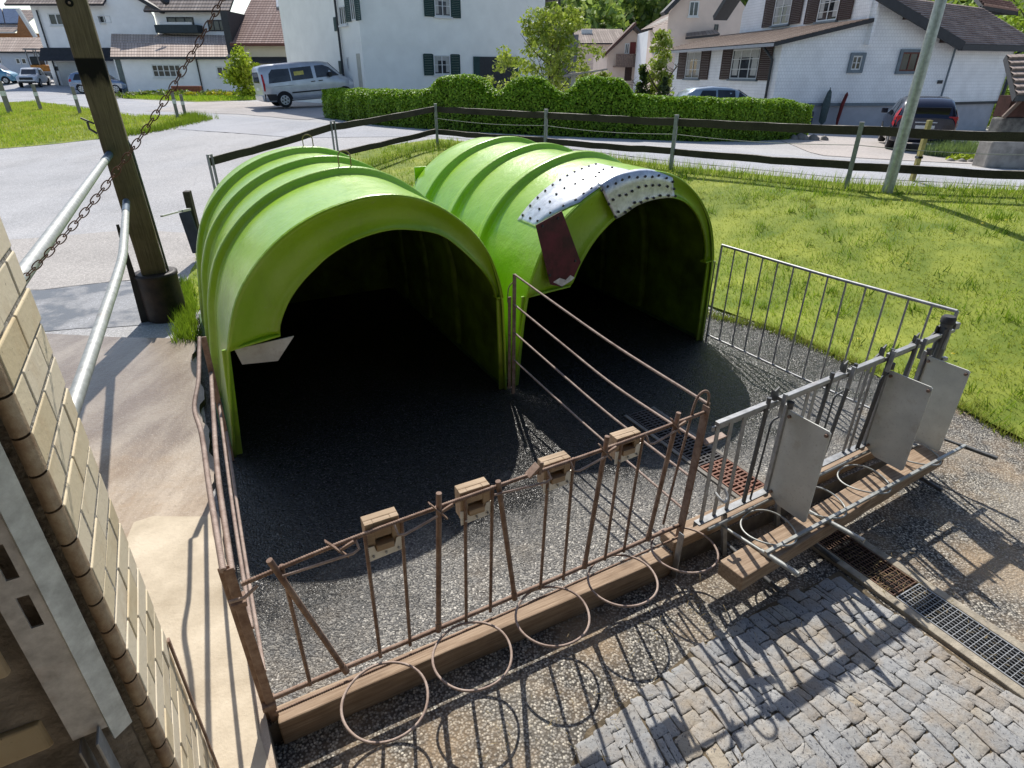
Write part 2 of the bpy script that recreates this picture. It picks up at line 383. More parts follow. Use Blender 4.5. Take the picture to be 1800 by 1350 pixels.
def m_board():
    t = NT('grey_plastic_board'); col = t.mix(t.ramp(t.noise(3.5, 5), [(.35, 0.), (.65, 1.)]), (0.600, 0.600, 0.547), (0.795, 0.795, 0.728))
    col = t.mix(t.ramp(t.noise(5, 6, .7), [(.55, 0.), (.74, .55)]), col, (0.375, 0.285, 0.195)); col = t.mix(t.ramp(t.noise(60, 3), [(.6, 0.), (.72, .4)]), col, (0.375, 0.360, 0.315))
    t.bump(t.noise(90, 3), .12, .004); return t.set(col, .55, 0, .4)
M_BOARD = m_board()
M_BLACK = mat('black_plastic', (.02, .021, .023), .5, .2, 6, .1, 60)
M_WHITE = mat('white_paint', (.72, .73, .72), .5, .06, 3, .05, 40)
M_TRIMD = mat('dark_trim', (.035, .037, .042), .6, .2, 6, .1, 50)
def sheetm(name, c, c2): return simple(name, c, .9, .2, 1.5, .4, 45, 0, c2)

# ------------------------------------------------------------------ ground sheets
def sheet(name, poly, step, off, m, zf=None, kind='structure', jitter=0, label=None):
    pts = []
    n = len(poly)
    for i in range(n):
        a = Vector(poly[i]); b = Vector(poly[(i + 1) % n]); k = max(1, int((b - a).length / step))
        for j in range(k):
            p = a.lerp(b, j / k)
            if jitter: p = p + Vector((random.uniform(-1, 1), random.uniform(-1, 1))) * jitter
            pts.append(p)
    nb = len(pts); edges = [(i, (i + 1) % nb) for i in range(nb)]
    xs = [p.x for p in pts]; ys = [p.y for p in pts]
    x = min(xs) + step * .37
    P = np.array([(p.x, p.y) for p in pts]); Q = np.roll(P, -1, 0)
    gx, gy = np.meshgrid(np.arange(min(xs) + step * .37, max(xs), step), np.arange(min(ys) + step * .41, max(ys), step))
    g = np.c_[gx.ravel(), gy.ravel()]
    ins = inside(g, P)
    for q in g[ins]: pts.append(Vector(q))
    vs, es, fs, *_ = delaunay_2d_cdt(pts, edges, [], 1, 1e-4)
    zf = zf or T
    me = bpy.data.meshes.new(name); me.from_pydata([(p.x, p.y, zf(p.x, p.y) + off) for p in vs], [], fs)
    me.update()
    bm = bmesh.new(); bm.from_mesh(me); bmesh.ops.recalc_face_normals(bm, faces=bm.faces)
    if sum(f.normal.z for f in bm.faces) < 0: bmesh.ops.reverse_faces(bm, faces=bm.faces)
    bm.to_mesh(me); bm.free()
    me.polygons.foreach_set('use_smooth', [True] * len(me.polygons))
    me.materials.append(m)
    o = bpy.data.objects.new(name, me); COL.objects.link(o); o['kind'] = kind
    if label: o['label'] = label
    return o
def inside(g, P):
    c = np.zeros(len(g), bool); n = len(P)
    for i in range(n):
        x1, y1 = P[i]; x2, y2 = P[(i + 1) % n]
        if y1 == y2: continue
        cond = ((y1 > g[:, 1]) != (y2 > g[:, 1])) & (g[:, 0] < (x2 - x1) * (g[:, 1] - y1) / (y2 - y1) + x1)
        c ^= cond
    return c
Tv = np.vectorize(T)
# the ground itself, out to the horizon
M_YARD = m_asphalt('yard_asphalt', (.47, .465, .465)); M_ROAD = m_asphalt('road_asphalt', (.43, .435, .455))
P2 = lambda *a: [W(u, v).xy for u, v in a]
flat = lambda x, y: 0.0
M_LAWN = sheetm('lawn_soil', (.16, .24, .022), (.33, .37, .05))
LAWN_R = [(-4.45, 17.75), (-2.3, 19.6), (.9, 16.9), (3.55, 13.9), (6.3, 11.55), (9, 10.6), (16, 8.0), (30, 2), (26, -2), (14, -2), tuple(W(8.5, -5).xy), tuple(W(7.2, -2.6).xy), tuple(W(6.6, -1.2).xy), tuple(W(6.33, -.4).xy), tuple(W(6.28, .15).xy), tuple(W(6.18, .7).xy), (3.95, 5.1), (3.7, 5.8), (3.42, 6.55), (2.9, 7.3), (2.5, 7.9)] + [tuple(W(5.4, 4).xy), tuple(W(5.4, 6.3).xy), tuple(W(-.2, 6.4).xy), (-5.2, 9.6), (-5.9, 11.4), (-4.4, 14.6)]
xs = sorted(set([-900, -500, -300, -200, -140, -100, -80] + [x * 2 for x in range(-32, 33)] + [x * .5 for x in range(-30, 31)] + [80, 100, 140, 200, 300, 500, 900]))
ys = sorted(set([-60, -30, -15] + [y * .5 for y in range(-14, 50)] + [25 + y for y in range(0, 44)] + [80, 100, 130, 170, 220, 300, 500, 900]))
gv_ = np.array([(x, y) for y in ys for x in xs]); sink = inside(gv_, np.array([tuple(p) for p in LAWN_R])) * .05
mb = MB(); mb.grid([[(x, y, T(x, y) - sink[iy * len(xs) + ix]) for ix, x in enumerate(xs)] for iy, y in enumerate(ys)])
tag(mb.build('ground', M_YARD), kind='structure')
sheet('lawn_ground', LAWN_R, .40, .014, M_LAWN, jitter=.05)
LAWN_L = [(-34.5, 44.4), (-32.3, 44.5), (-24.8, 37.6), (-18.1, 31), (-14.9, 30), (-13.3, 27.9), (-13.6, 25.2), (-15, 24.2), (-17, 23.9), (-19.1, 23.7), (-30, 25), (-45, 34)]
sheet('meadow_ground', LAWN_L, .9, .010, M_LAWN, jitter=.1)
ROAD = [(-60, 66), (-45, 62), (-30, 50), (-20, 38), (-13, 30), (-8, 26), (0, 20.6), (3, 18.5), (9, 17.2), (16, 16.6), (30, 15), (60, 12), (60, 5), (30, 4.5), (16, 9.2), (9, 11.2), (6.4, 12.2), (3.7, 14.5), (1.1, 17.4), (-2.2, 20.2), (-7, 21), (-13, 25), (-14.4, 30.6), (-18.3, 31.8), (-25, 38.5), (-33, 45.5), (-45, 45), (-60, 52)]
sheet('road', ROAD, 1.0, .008, M_ROAD, jitter=.03)
sheet('driveway', [(-19, 34), (-13, 31), (-8.6, 27.2), (-7.7, 29.3), (-7.2, 34), (-9, 38), (-14, 42), (-20, 42)], .9, .013, m_asphalt('driveway_paving', (.45, .42, .40)), jitter=.05)
sheet('forecourt', [(9, 18.4), (16, 17.8), (30, 16.5), (34, 26), (22, 30), (11, 29), (10, 24)], 1, .013, m_asphalt('forecourt_paving', (.50, .46, .43)), jitter=.05)
# pen floor, alley, drain, setts
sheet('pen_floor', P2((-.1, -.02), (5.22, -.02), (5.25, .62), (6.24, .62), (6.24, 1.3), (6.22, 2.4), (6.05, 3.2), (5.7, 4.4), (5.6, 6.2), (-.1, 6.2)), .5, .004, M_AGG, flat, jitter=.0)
sheet('alley_ground', P2((-.1, -3.5), (-.1, -.0), (5.20, -.0), (5.22, .64), (6.28, .64), (6.36, .1), (6.42, -.6), (6.6, -2), (7, -4.5), (5, -6), (-1, -6)), .22, .004, M_GRAVEL, ZA, jitter=.0)
mb = MB()
for a, b in ((W(-.1, -.02), W(5.22, -.02)), (W(5.22, -.02), W(5.25, .63))): mb.face([(a.x, a.y, -.2), (b.x, b.y, -.2), (b.x, b.y, .004), (a.x, a.y, .004)])
tag(mb.build('pen_kerb', mat('pen_kerb_concrete', (.16, .14, .12), .9, .35, 8, .5, 40)), kind='structure')
sheet('sett_bedding', P2((.9, -1.05), (1.2, -.80), (1.38, -.70), (1.9, -.62), (2.5, -.56), (3.46, -.58), (3.47, -3.4), (.6, -3.4)), .3, .012, simple('joint_sand', (.16, .125, .08), .95, .45, 14, .7, 70), ZA, jitter=.02)
sheet('yard_strip', [(-10.5, 10.8), (-9.5, 11.15), (-7.3, 11.7), (-5.3, 11.2), (-4.6, 9.6), (-4.3, 8.5), (-5.6, 8.7), (-7.3, 8.25), (-10.5, 7.6)], .4, .010, m_asphalt('yard_strip_asphalt', (.48, .45, .42)), jitter=.08)
sheet('wet_patch', [(-7.3, 8.3), (-5.6, 8.75), (-4.3, 8.6), (-3.95, 7.2), (-4.6, 6.95), (-5.7, 6.7), (-7.2, 6.6)], .3, .006, m_asphalt('wet_asphalt', (.34, .345, .36), True), flat, jitter=.06)
def setts():
    mb = MB()
    def stone(P):
        n = len(P); c = sum(P, Vector((0, 0))) / n; h = random.uniform(.006, .012); tx, ty = random.uniform(-.05, .05), random.uniform(-.05, .05)
        # round the outline and roughen it
        Q = []
        for i in range(n):
            a, b, d = P[i - 1], P[i], P[(i + 1) % n]
            for t in (.30, .15, .05): Q.append(b.lerp(a, t) + (c - b) * (.03 if t < .1 else 0))
            for t in (.05, .15, .30): Q.append(b.lerp(d, t) + (c - b) * (.03 if t < .1 else 0))
        Q = [p + Vector((random.uniform(-1, 1), random.uniform(-1, 1))) * .0036 for p in Q]
        rows = []
        for k, z in ((1.0, -.012), (1.0, h * .55), (.985, h * .92), (.95, h + .0008), (.6, h + .0012), (.02, h + .0012)):
            rows.append([W(c.x + (p.x - c.x) * k, c.y + (p.y - c.y) * k, ALLEY + .012 + z + ((p.x - c.x) * tx + (p.y - c.y) * ty) * k * (z > 0) + (random.uniform(-.0012, .0012) if .3 < k < .99 else 0)) for p in Q])
        mb.grid(rows, True)
    # slightly bowed courses running along the drain, split into stones of unequal length
    us = [.82]
    while us[-1] < 3.44: us.append(us[-1] + random.uniform(.072, .112))
    us[-1] = 3.46
    bow = lambda u, v: u + .035 * math.sin(v * 2.9 + u * 2.1) + .014 * math.sin(v * 9 + u * 5)
    for u0, u1 in zip(us, us[1:]):
        um = (u0 + u1) / 2; v = pl(um, [(1.0, -1.0), (1.21, -.79), (1.36, -.68), (1.9, -.60), (2.5, -.535), (3.46, -.56)]) - random.uniform(0, .05)
        while v > -2.5:
            l = random.choice([.07, .085, .10, .11, .13, .16]) * random.uniform(.9, 1.15)
            if not (um < 1.5 and random.random() < .06):
                g = .0008; j = lambda: random.uniform(-.0055, .0055)
                halves = [(u0, u1)] if random.random() > .13 else [(u0, um), (um, u1)]
                for p0, p1 in halves:
                    stone([Vector((bow(p0, v) + g + j(), v - g + j())), Vector((bow(p0, v - l) + g + j(), v - l + g + j())), Vector((bow(p1, v - l) - g + j(), v - l + g + j())), Vector((bow(p1, v) - g + j(), v - g + j()))])
            v -= l
    tag(mb.build('cobblestone_paving', M_COB), kind='structure')
setts()
def slab():
    random.seed(3)
    edge = [( -.05, -3.0), (-.02, -.3), (-.03, .3), (-.07, .7), (-.09, 1.1)]
    v = 1.25
    while v < 5.15:
        edge.append((-.10 + .035 * math.sin(v * 7.1) * math.sin(v * 2.3) + random.uniform(-.014, .014), v)); v += .09
    outline = edge + [(-.12, 5.25), (-.9, 5.72), (-1.7, 6.28), (-4.5, 7.9), (-5, -3)]
    Z = .055
    o = sheet('concrete_slab', [W(*p).xy for p in outline], .3, Z, M_CONC, flat)
    mb = MB()
    pts = [W(*p) for p in edge + [(-.12, 5.25), (-.9, 5.72), (-1.7, 6.28), (-4.5, 7.9)]]
    for a, b in zip(pts, pts[1:]):
        mb.face([(a.x, a.y, -.2), (b.x, b.y, -.2), (b.x, b.y, Z), (a.x, a.y, Z)])
    s = mb.build('concrete_kerb', mat('kerb_concrete', (.21, .18, .15), .9, .35, 8, .5, 40)); s['kind'] = 'structure'
    sheet('concrete_patch', [W(*p).xy for p in [(-.075, -2.5), (-.055, -.3), (-.062, .3), (-.10, .7), (-.135, 1.1), (-.15, 1.72), (-.5, 1.9), (-.62, 1.9), (-.75, 1.2), (-.7, .4), (-.9, -2.5)]], .2, Z + .008, simple('pale_new_concrete', (0.600, 0.492, 0.348), .85, .22, 2.2, .3, 60, 0, (0.744, 0.636, 0.480)), flat, jitter=.012)
    random.seed(7)
slab()

# ------------------------------------------------------------------ grass and leaves
def blades(name, pts, h, w, palette, lean=.5, loc=None, m=None):
    n = len(pts); ang = RNG.uniform(0, 2 * np.pi, n); hh = h * RNG.uniform(.45, 1.25, n) if np.isscalar(h) else h
    ln = RNG.uniform(0, lean, n); la = RNG.uniform(0, 2 * np.pi, n)
    dx = np.c_[np.cos(ang), np.sin(ang), np.zeros(n)] * (w * RNG.uniform(.6, 1.3, n))[:, None]
    tip = np.c_[np.cos(la) * ln * hh, np.sin(la) * ln * hh, hh]
    V3 = np.stack([pts - dx, pts + dx, pts + tip], 1).reshape(-1, 3)
    pal = np.array(palette); c = pal[RNG.integers(0, len(pal), n)] * RNG.uniform(.75, 1.25, n)[:, None]
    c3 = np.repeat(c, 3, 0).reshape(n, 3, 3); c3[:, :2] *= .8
    return V3, c3.reshape(-1, 3)
def scatter(poly, n):
    P = np.array([tuple(p) for p in poly]); lo = P.min(0); hi = P.max(0); out = np.zeros((0, 2))
    while len(out) < n:
        g = RNG.uniform(lo, hi, (n * 2, 2)); out = np.r_[out, g[inside(g, P)]]
    return out[:n]
GP = [(0.247, 0.455, 0.023), (0.325, 0.533, 0.033), (0.403, 0.585, 0.039), (0.182, 0.377, 0.023), (0.546, 0.572, 0.091), (0.455, 0.520, 0.058)]
def grass_field(name, poly, n, h, w, off=.01, near=None, extra=None, label=None, dens=None):
    p = scatter(poly, n)
    if dens is not None: p = p[RNG.uniform(0, 1, len(p)) < dens(p)]
    # patchiness
    f = .5 + .5 * np.sin(p[:, 0] * 1.7 + 1.3 * np.sin(p[:, 1] * 1.1)) * np.sin(p[:, 1] * 1.9 + np.sin(p[:, 0] * .8))
    z = Tv(p[:, 0], p[:, 1]) + off
    hh = h * (.55 + .75 * f) * RNG.uniform(.5, 1.2, len(p))
    V3, C3 = blades(name, np.c_[p, z], hh, w, GP, .75)
    dry = np.repeat(np.clip(1.15 - 1.1 * f + RNG.normal(0, .2, len(p)), 0, .8), 3)[:, None]
    C3 = C3 * (1 - dry) + np.array([.56, .50, .12]) * dry * np.repeat(RNG.uniform(.7, 1.2, len(p)), 3)[:, None]
    parts = [(V3, C3)] + (extra or [])
    V3 = np.concatenate([a for a, b in parts]); C3 = np.concatenate([b for a, b in parts])
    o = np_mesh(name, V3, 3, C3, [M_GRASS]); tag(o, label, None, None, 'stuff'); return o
def clump(cx, cy, n, rad, h, w=.006, pal=GP, zf=T):
    a = RNG.uniform(0, 2 * np.pi, n); r = rad * np.sqrt(RNG.uniform(0, 1, n)); x = cx + r * np.cos(a); y = cy + r * np.sin(a)
    z = np.array([zf(p, q) for p, q in zip(x, y)])
    return blades('', np.c_[x, y, z], h * RNG.uniform(.5, 1.15, n), w, pal, .6)
FENCE_R = [(6.04, 11.2), (3.41, 13.5), (.83, 15.9), (-2.12, 18.2)]
def along_line(pts, n, spread):
    seg = [(Vector(a), Vector(b)) for a, b in zip(pts, pts[1:])]; L = [(b - a).length for a, b in seg]; out = []
    for (a, b), l in zip(seg, L):
        k = int(n * l / sum(L)); t = RNG.uniform(0, 1, k)[:, None]
        out.append(np.array(a) * (1 - t) + np.array(b) * t + RNG.normal(0, spread, (k, 2)))
    return np.concatenate(out)
fl = along_line([(16, 8.4), (9, 10.2)] + FENCE_R + [(-4.2, 14.9)], 9000, .28)
tall = blades('', np.c_[fl, Tv(fl[:, 0], fl[:, 1])], (.20 * RNG.uniform(.3, 1.3, len(fl))), .007, [(0.286, 0.416, 0.039), (0.364, 0.468, 0.052), (0.520, 0.520, 0.169), (0.221, 0.351, 0.039)], .5)
edge = along_line([W(6.36, -.6).xy, W(6.30, .15).xy, W(6.19, 1.3).xy, W(6.17, 2.4).xy, W(5.7, 3.3).xy], 2600, .05)
edgeb = blades('', np.c_[edge, Tv(edge[:, 0], edge[:, 1])], .085 * RNG.uniform(.4, 1.3, len(edge)), .005, [(.22, .32, .03), (.42, .33, .15), (.33, .32, .09)], 1.0)
def tufts(poly, n, h, pal):
    c = scatter(poly, n); P = []; 
    for x, y in c: k = int(RNG.integers(10, 34)); r_ = RNG.uniform(.03, .13); P.append(np.c_[RNG.normal(x, r_, k), RNG.normal(y, r_, k)])
    P = np.concatenate(P); return blades('', np.c_[P, Tv(P[:, 0], P[:, 1]) + .008], h * RNG.uniform(.4, 1.3, len(P)), .007, pal, .8)
def florets(poly, n, off, col):
    c = scatter(poly, n); z = Tv(c[:, 0], c[:, 1]) + off; V3 = []
    for (x, y), zz in zip(c, z):
        for k in range(5): a = k * 1.257; V3 += [(x, y, zz + .01), (x + .022 * math.cos(a), y + .022 * math.sin(a), zz), (x + .022 * math.cos(a + 1.2), y + .022 * math.sin(a + 1.2), zz)]
    return np.array(V3), np.tile(np.array(col), (len(V3), 1)) * RNG.uniform(.8, 1.1, (len(V3), 1))
dist = lambda p: np.clip(9.0 / np.maximum(4., np.hypot(p[:, 0], p[:, 1])), .35, 1) ** 1.4
LG = [tuple(p) for p in LAWN_R[:9]] + [(13, 9), (14, 5), (9, 1)] + [tuple(p) for p in LAWN_R[13:]]
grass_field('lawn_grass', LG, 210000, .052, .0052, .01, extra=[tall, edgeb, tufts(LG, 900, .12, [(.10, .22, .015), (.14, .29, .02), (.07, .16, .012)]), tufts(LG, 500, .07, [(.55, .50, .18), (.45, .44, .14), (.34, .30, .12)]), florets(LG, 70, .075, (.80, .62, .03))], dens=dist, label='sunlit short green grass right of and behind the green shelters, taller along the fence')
pl_ = [tuple(q) for q in LAWN_L]
rim = along_line([(-14.9, 30), (-13.3, 27.9), (-13.6, 25.2), (-15, 24.2)], 2500, .25)
rimb = blades('', np.c_[rim, Tv(rim[:, 0], rim[:, 1])], .28 * RNG.uniform(.4, 1.2, len(rim)), .012, [(.08, .15, .015), (.12, .2, .02)], .5)
grass_field('meadow_grass', pl_, 60000, .13, .016, .03, extra=[rimb], label='bright green grass wedge behind the wooden post, across the yard')
cl = []
for v_ in np.arange(5.25, 7.6, .14):
    c = W(-.10 - .10 * RNG.uniform(), v_); cl.append(clump(c.x, c.y, 120, .13, .19, .006, [(.14, .26, .02), (.20, .33, .03), (.09, .18, .015)], lambda x, y: .03))
tag(np_mesh('weeds', np.concatenate([a for a, b in cl]), 3, np.concatenate([b for a, b in cl]), [M_GRASS]), 'tuft of green weeds between the dark post sleeve and the left shelter', None, None, 'stuff')
# straw litter
def straw():
    pts = []
    for cu, cv, su, sv, n in ((3.66, -.75, .1, .2, 110), (3.68, -1.3, .1, .35, 60), (4.9, -.7, .6, .25, 160), (1.2, -.62, .6, .1, 70), (2.4, -.42, .3, .10, 50), (3.0, -.2, .3, .08, 25), (5.1, -1.1, .5, .4, 160)):
        for _ in range(n): pts.append((RNG.normal(cu, su), RNG.normal(cv, sv)))
    V3 = []
    for u, v in pts:
        p = W(u, v, ALLEY + .034 + RNG.uniform(0, .012)); a = RNG.uniform(0, 6.3); l = RNG.uniform(.02, .07); d = Vector((math.cos(a), math.sin(a), RNG.uniform(-.05, .12))) * l; n = Vector((-d.y, d.x, 0)).normalized() * .0016
        V3 += [p - n, p + n, p + d]
    V3 = np.array([tuple(q) for q in V3]); c = np.repeat(np.array([.42, .31, .15]) * RNG.uniform(.6, 1.3, (len(pts), 1)), 3, 0)
    tag(np_mesh('straw', V3, 3, c, [M_GRASS]), 'bits of dry straw lying around the drain and the feeding boards', None, None, 'stuff')
straw()
def leaves(blobs, size, pal, up=.3, asp=1.6):
    """blobs: (centre, radii, count, shade); leaf quads spread towards the blob surface."""
    VV = []; CC = []; pal = np.array(pal)
    for c, r, n, sh in blobs:
        d = RNG.normal(0, 1, (n, 3)); d /= np.linalg.norm(d, axis=1)[:, None]
        rad = RNG.uniform(.25, 1.0, n) ** .45
        p = np.array(c) + d * rad[:, None] * np.array(r) * RNG.uniform(.85, 1.12, (n, 1))
        nn = RNG.normal(0, 1, (n, 3)) + d * .9; nn[:, 2] += up; nn /= np.linalg.norm(nn, axis=1)[:, None]
        t = np.cross(nn, RNG.normal(0, 1, (n, 3))); t /= np.linalg.norm(t, axis=1)[:, None]; b = np.cross(nn, t)
        s = size * RNG.uniform(.6, 1.35, n)[:, None]
        q = np.stack([p - t * s * asp * .5, p - b * s * .38, p + t * s * asp * .5, p + b * s * .38], 1)
        VV.append(q.reshape(-1, 3))
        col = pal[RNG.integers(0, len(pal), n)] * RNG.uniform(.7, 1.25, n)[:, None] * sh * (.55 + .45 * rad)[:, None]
        CC.append(np.repeat(col, 4, 0))
    return np.concatenate(VV), np.concatenate(CC)

# ------------------------------------------------------------------ calf shelters
PROF = [(.06, 0), (.095, .25), (.13, .5), (.165, .72), (.2, .93), (.255, 1.12), (.335, 1.31), (.45, 1.48), (.61, 1.645), (.8, 1.78), (1.0, 1.875), (1.18, 1.93), (1.36, 1.965), (1.5, 1.972), (1.66, 1.96), (1.84, 1.91), (2.03, 1.81), (2.24, 1.64), (2.40, 1.43), (2.49, 1.22), (2.55, .97), (2.565, .72), (2.575, .5), (2.58, .25), (2.585, 0)]
def smooth_poly(p, k=3):
    out = []
    for i in range(len(p) - 1):
        a = Vector(p[max(i - 1, 0)]); b = Vector(p[i]); c = Vector(p[i + 1]); d = Vector(p[min(i + 2, len(p) - 1)])
        for j in range(k):
            t = j / k
            out.append(.5 * ((2 * b) + (c - a) * t + (2 * a - 5 * b + 4 * c - d) * t * t + (3 * b - a - 3 * c + d) * t ** 3))
    out.append(Vector(p[-1])); return out
def normals2(P):
    N = []
    for i in range(len(P)):
        d = P[min(i + 1, len(P) - 1)] - P[max(i - 1, 0)]; n = Vector((-d.y, d.x)); n.normalize(); N.append(n)
    return N
RIBS = (3.62, 4.50, 5.38); V0, V1 = 2.5, 6.15
def rib(v):
    h = 0
    for r in RIBS:
        t = abs(v - r)
        h = max(h, .062 * (1 - sst((t - .042) / .036)))
    return h
SP_ = smooth_poly(PROF, 3); SN = normals2(SP_)
def on_shell(u, v, sh, off=0):              # point on the barrel above u
    for i in range(len(SP_) - 1):
        if SP_[i].x <= u - sh <= SP_[i + 1].x and SP_[i].y > .6:
            t = (u - sh - SP_[i].x) / (SP_[i + 1].x - SP_[i].x); p = SP_[i].lerp(SP_[i + 1], t); n = SN[i]
            return W(p.x + sh + n.x * (off + rib(v)), v, p.y + n.y * (off + rib(v)))
    return W(u, v, 1)
def shelter(sh, inner, label, hooks=False):
    c = W(1.32 + sh, 4.3, 0); root = thing('calf_shelter', c, label, 'calf shelter', 'green calf shelters side by side')
    vs = [V0, V0 + .02, V0 + .3, V0 + .6]
    for r in RIBS: vs += [r - .09, r - .076, r - .066, r - .056, r - .044, r - .02, r, r + .02, r + .044, r + .056, r + .066, r + .076, r + .09]
    vs += [3.9, 4.2, 4.8, 5.1, 5.7, 5.9, 6.05, 6.12, V1]; vs = sorted(set(round(x, 3) for x in vs))
    mb = MB(); rows = []
    for v in vs:
        rise = .022 * (v - V0) / 3.6; e = -.05 * sst((v - 6.03) / .12)
        rows.append([W(p.x + sh + n.x * (rib(v) * sst((p.y - .02) / .3 + .25) + e), v, max(0.0, p.y + n.y * (rib(v) + e) + (rise if p.y > .9 else 0))) for p, n in zip(SP_, SN)])
    mb.grid(rows)
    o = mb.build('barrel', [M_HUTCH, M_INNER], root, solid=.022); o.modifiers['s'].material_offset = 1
    # rear wall
    mb = MB(); top = [W(p.x * .985 + .02 + sh, 6.12, p.y * .985) for p in SP_]; mid = [W(1.33 + sh, 6.12, 0)]
    for a, b in zip(top, top[1:]): mb.face([mid[0], b, a], smooth=False)
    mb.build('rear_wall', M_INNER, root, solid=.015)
    # front face between the barrel edge and the opening, with a thick rim
    ou = [p for p in SP_ if p.y >= .925]; IN = smooth_poly(inner, 4)
    def resamp(P, n):
        L = [0]
        for a, b in zip(P, P[1:]): L.append(L[-1] + (b - a).length)
        out = []
        for k in range(n):
            s = L[-1] * k / (n - 1)
            for i in range(len(P) - 1):
                if L[i + 1] >= s - 1e-9: out.append(P[i].lerp(P[i + 1], (s - L[i]) / max(1e-9, L[i + 1] - L[i]))); break
        return out
    A = resamp([Vector((p.x + sh, p.y)) for p in ou], 60); B = resamp(IN, 60)
    rows = []
    for t, dv in ((0, .0), (.03, -.012), (.1, -.008), (.3, .03), (.55, .05), (.8, .055), (.94, .04), (1, .02)):
        rows.append([W(a.x + (b.x - a.x) * t, V0 + dv, a.y + (b.y - a.y) * t) for a, b in zip(A, B)])
    Bn = normals2(B)
    rows.append([W(b.x - n.x * .004, V0 + .05, b.y - n.y * .004) for b, n in zip(B, Bn)])
    rows.append([W(b.x + n.x * .004, V0 + .085, b.y + n.y * .004) for b, n in zip(B, Bn)])
    mb = MB(); mb.grid(rows); mb.build('front_face', M_HUTCH, root, solid=.012)
    # horizontal lips closing the face above the side walls
    for a, b in ((rows[0][0], rows[7][0]), (rows[7][-1], rows[0][-1])):
        mb = MB(); a = Vector(a); b = Vector(b); k = Vector((V.x, V.y, 0)) * .09
        mb.hexa([a - Vector((0, 0, .012)), b - Vector((0, 0, .012)), b + k - Vector((0, 0, .012)), a + k - Vector((0, 0, .012)), a + Vector((0, 0, .006)), b + Vector((0, 0, .006)), b + k + Vector((0, 0, .006)), a + k + Vector((0, 0, .006))])
        mb.build('lip', M_HUTCH, root, bev=.005)
    # base flange along the ground
    for u0, u1 in ((.0, .085), (2.56, 2.64)):
        mb = MB(); mb.box(u0 + sh, u1 + sh, 2.62, 6.1, .0, .05, W); mb.build('base_flange', mat('grimy_green', (.05, .12, .03), .7, .4, 8, .2, 40), root, bev=.01)
    # front jambs
    for u0, u1, u2, u3, zt in ((.075, .135, .165, .225, .93), (2.52, 2.59, 2.50, 2.56, .95)):
        mb = MB(); mb.hexa([W(u0 + sh, V0 + .03, 0), W(u1 + sh, V0 + .03, 0), W(u1 + sh, V0 + .055, 0), W(u0 + sh, V0 + .055, 0), W(u2 + sh, V0 + .03, zt), W(u3 + sh, V0 + .03, zt), W(u3 + sh, V0 + .055, zt), W(u2 + sh, V0 + .055, zt)]); mb.build('jamb', M_HUTCH, root, bev=.008)
    if hooks:
        for u, v in ((1.53, 3.66), (1.55, 5.42)):
            mb = MB(); P = []
            for k in range(13):
                t = math.pi * k / 12; P.append((-.055 * math.cos(t), .09 + .05 * math.sin(t)))
            P = [(-.055, -.03)] + P + [(.055, -.03)]
            b = on_shell(u, v, sh)
            mb.tube([b + Vector((U.x * x, U.y * x, z)) for x, z in P], .006, 8); mb.build('lifting_hook', M_RUST, root)
    return root
IN1 = [(.60, .975), (.615, 1.06), (.70, 1.22), (.81, 1.35), (.94, 1.46), (1.07, 1.55), (1.25, 1.63), (1.44, 1.675), (1.62, 1.685), (1.85, 1.645), (2.0, 1.59), (2.13, 1.49), (2.34, 1.27), (2.46, 1.09), (2.50, .965)]
IN2 = [(3.30, .955), (3.335, 1.0), (3.41, 1.16), (3.56, 1.37), (3.77, 1.545), (4.0, 1.645), (4.2, 1.69), (4.42, 1.695), (4.62, 1.645), (4.80, 1.53), (4.94, 1.36), (5.03, 1.18), (5.07, 1.02), (5.06, .95)]
S1 = shelter(0, IN1, 'intact green fibreglass calf shelter with two lifting hooks on its ribbed roof', True)
S2 = shelter(2.6, IN2, 'green fibreglass calf shelter patched with riveted metal sheet and a dark red plate')
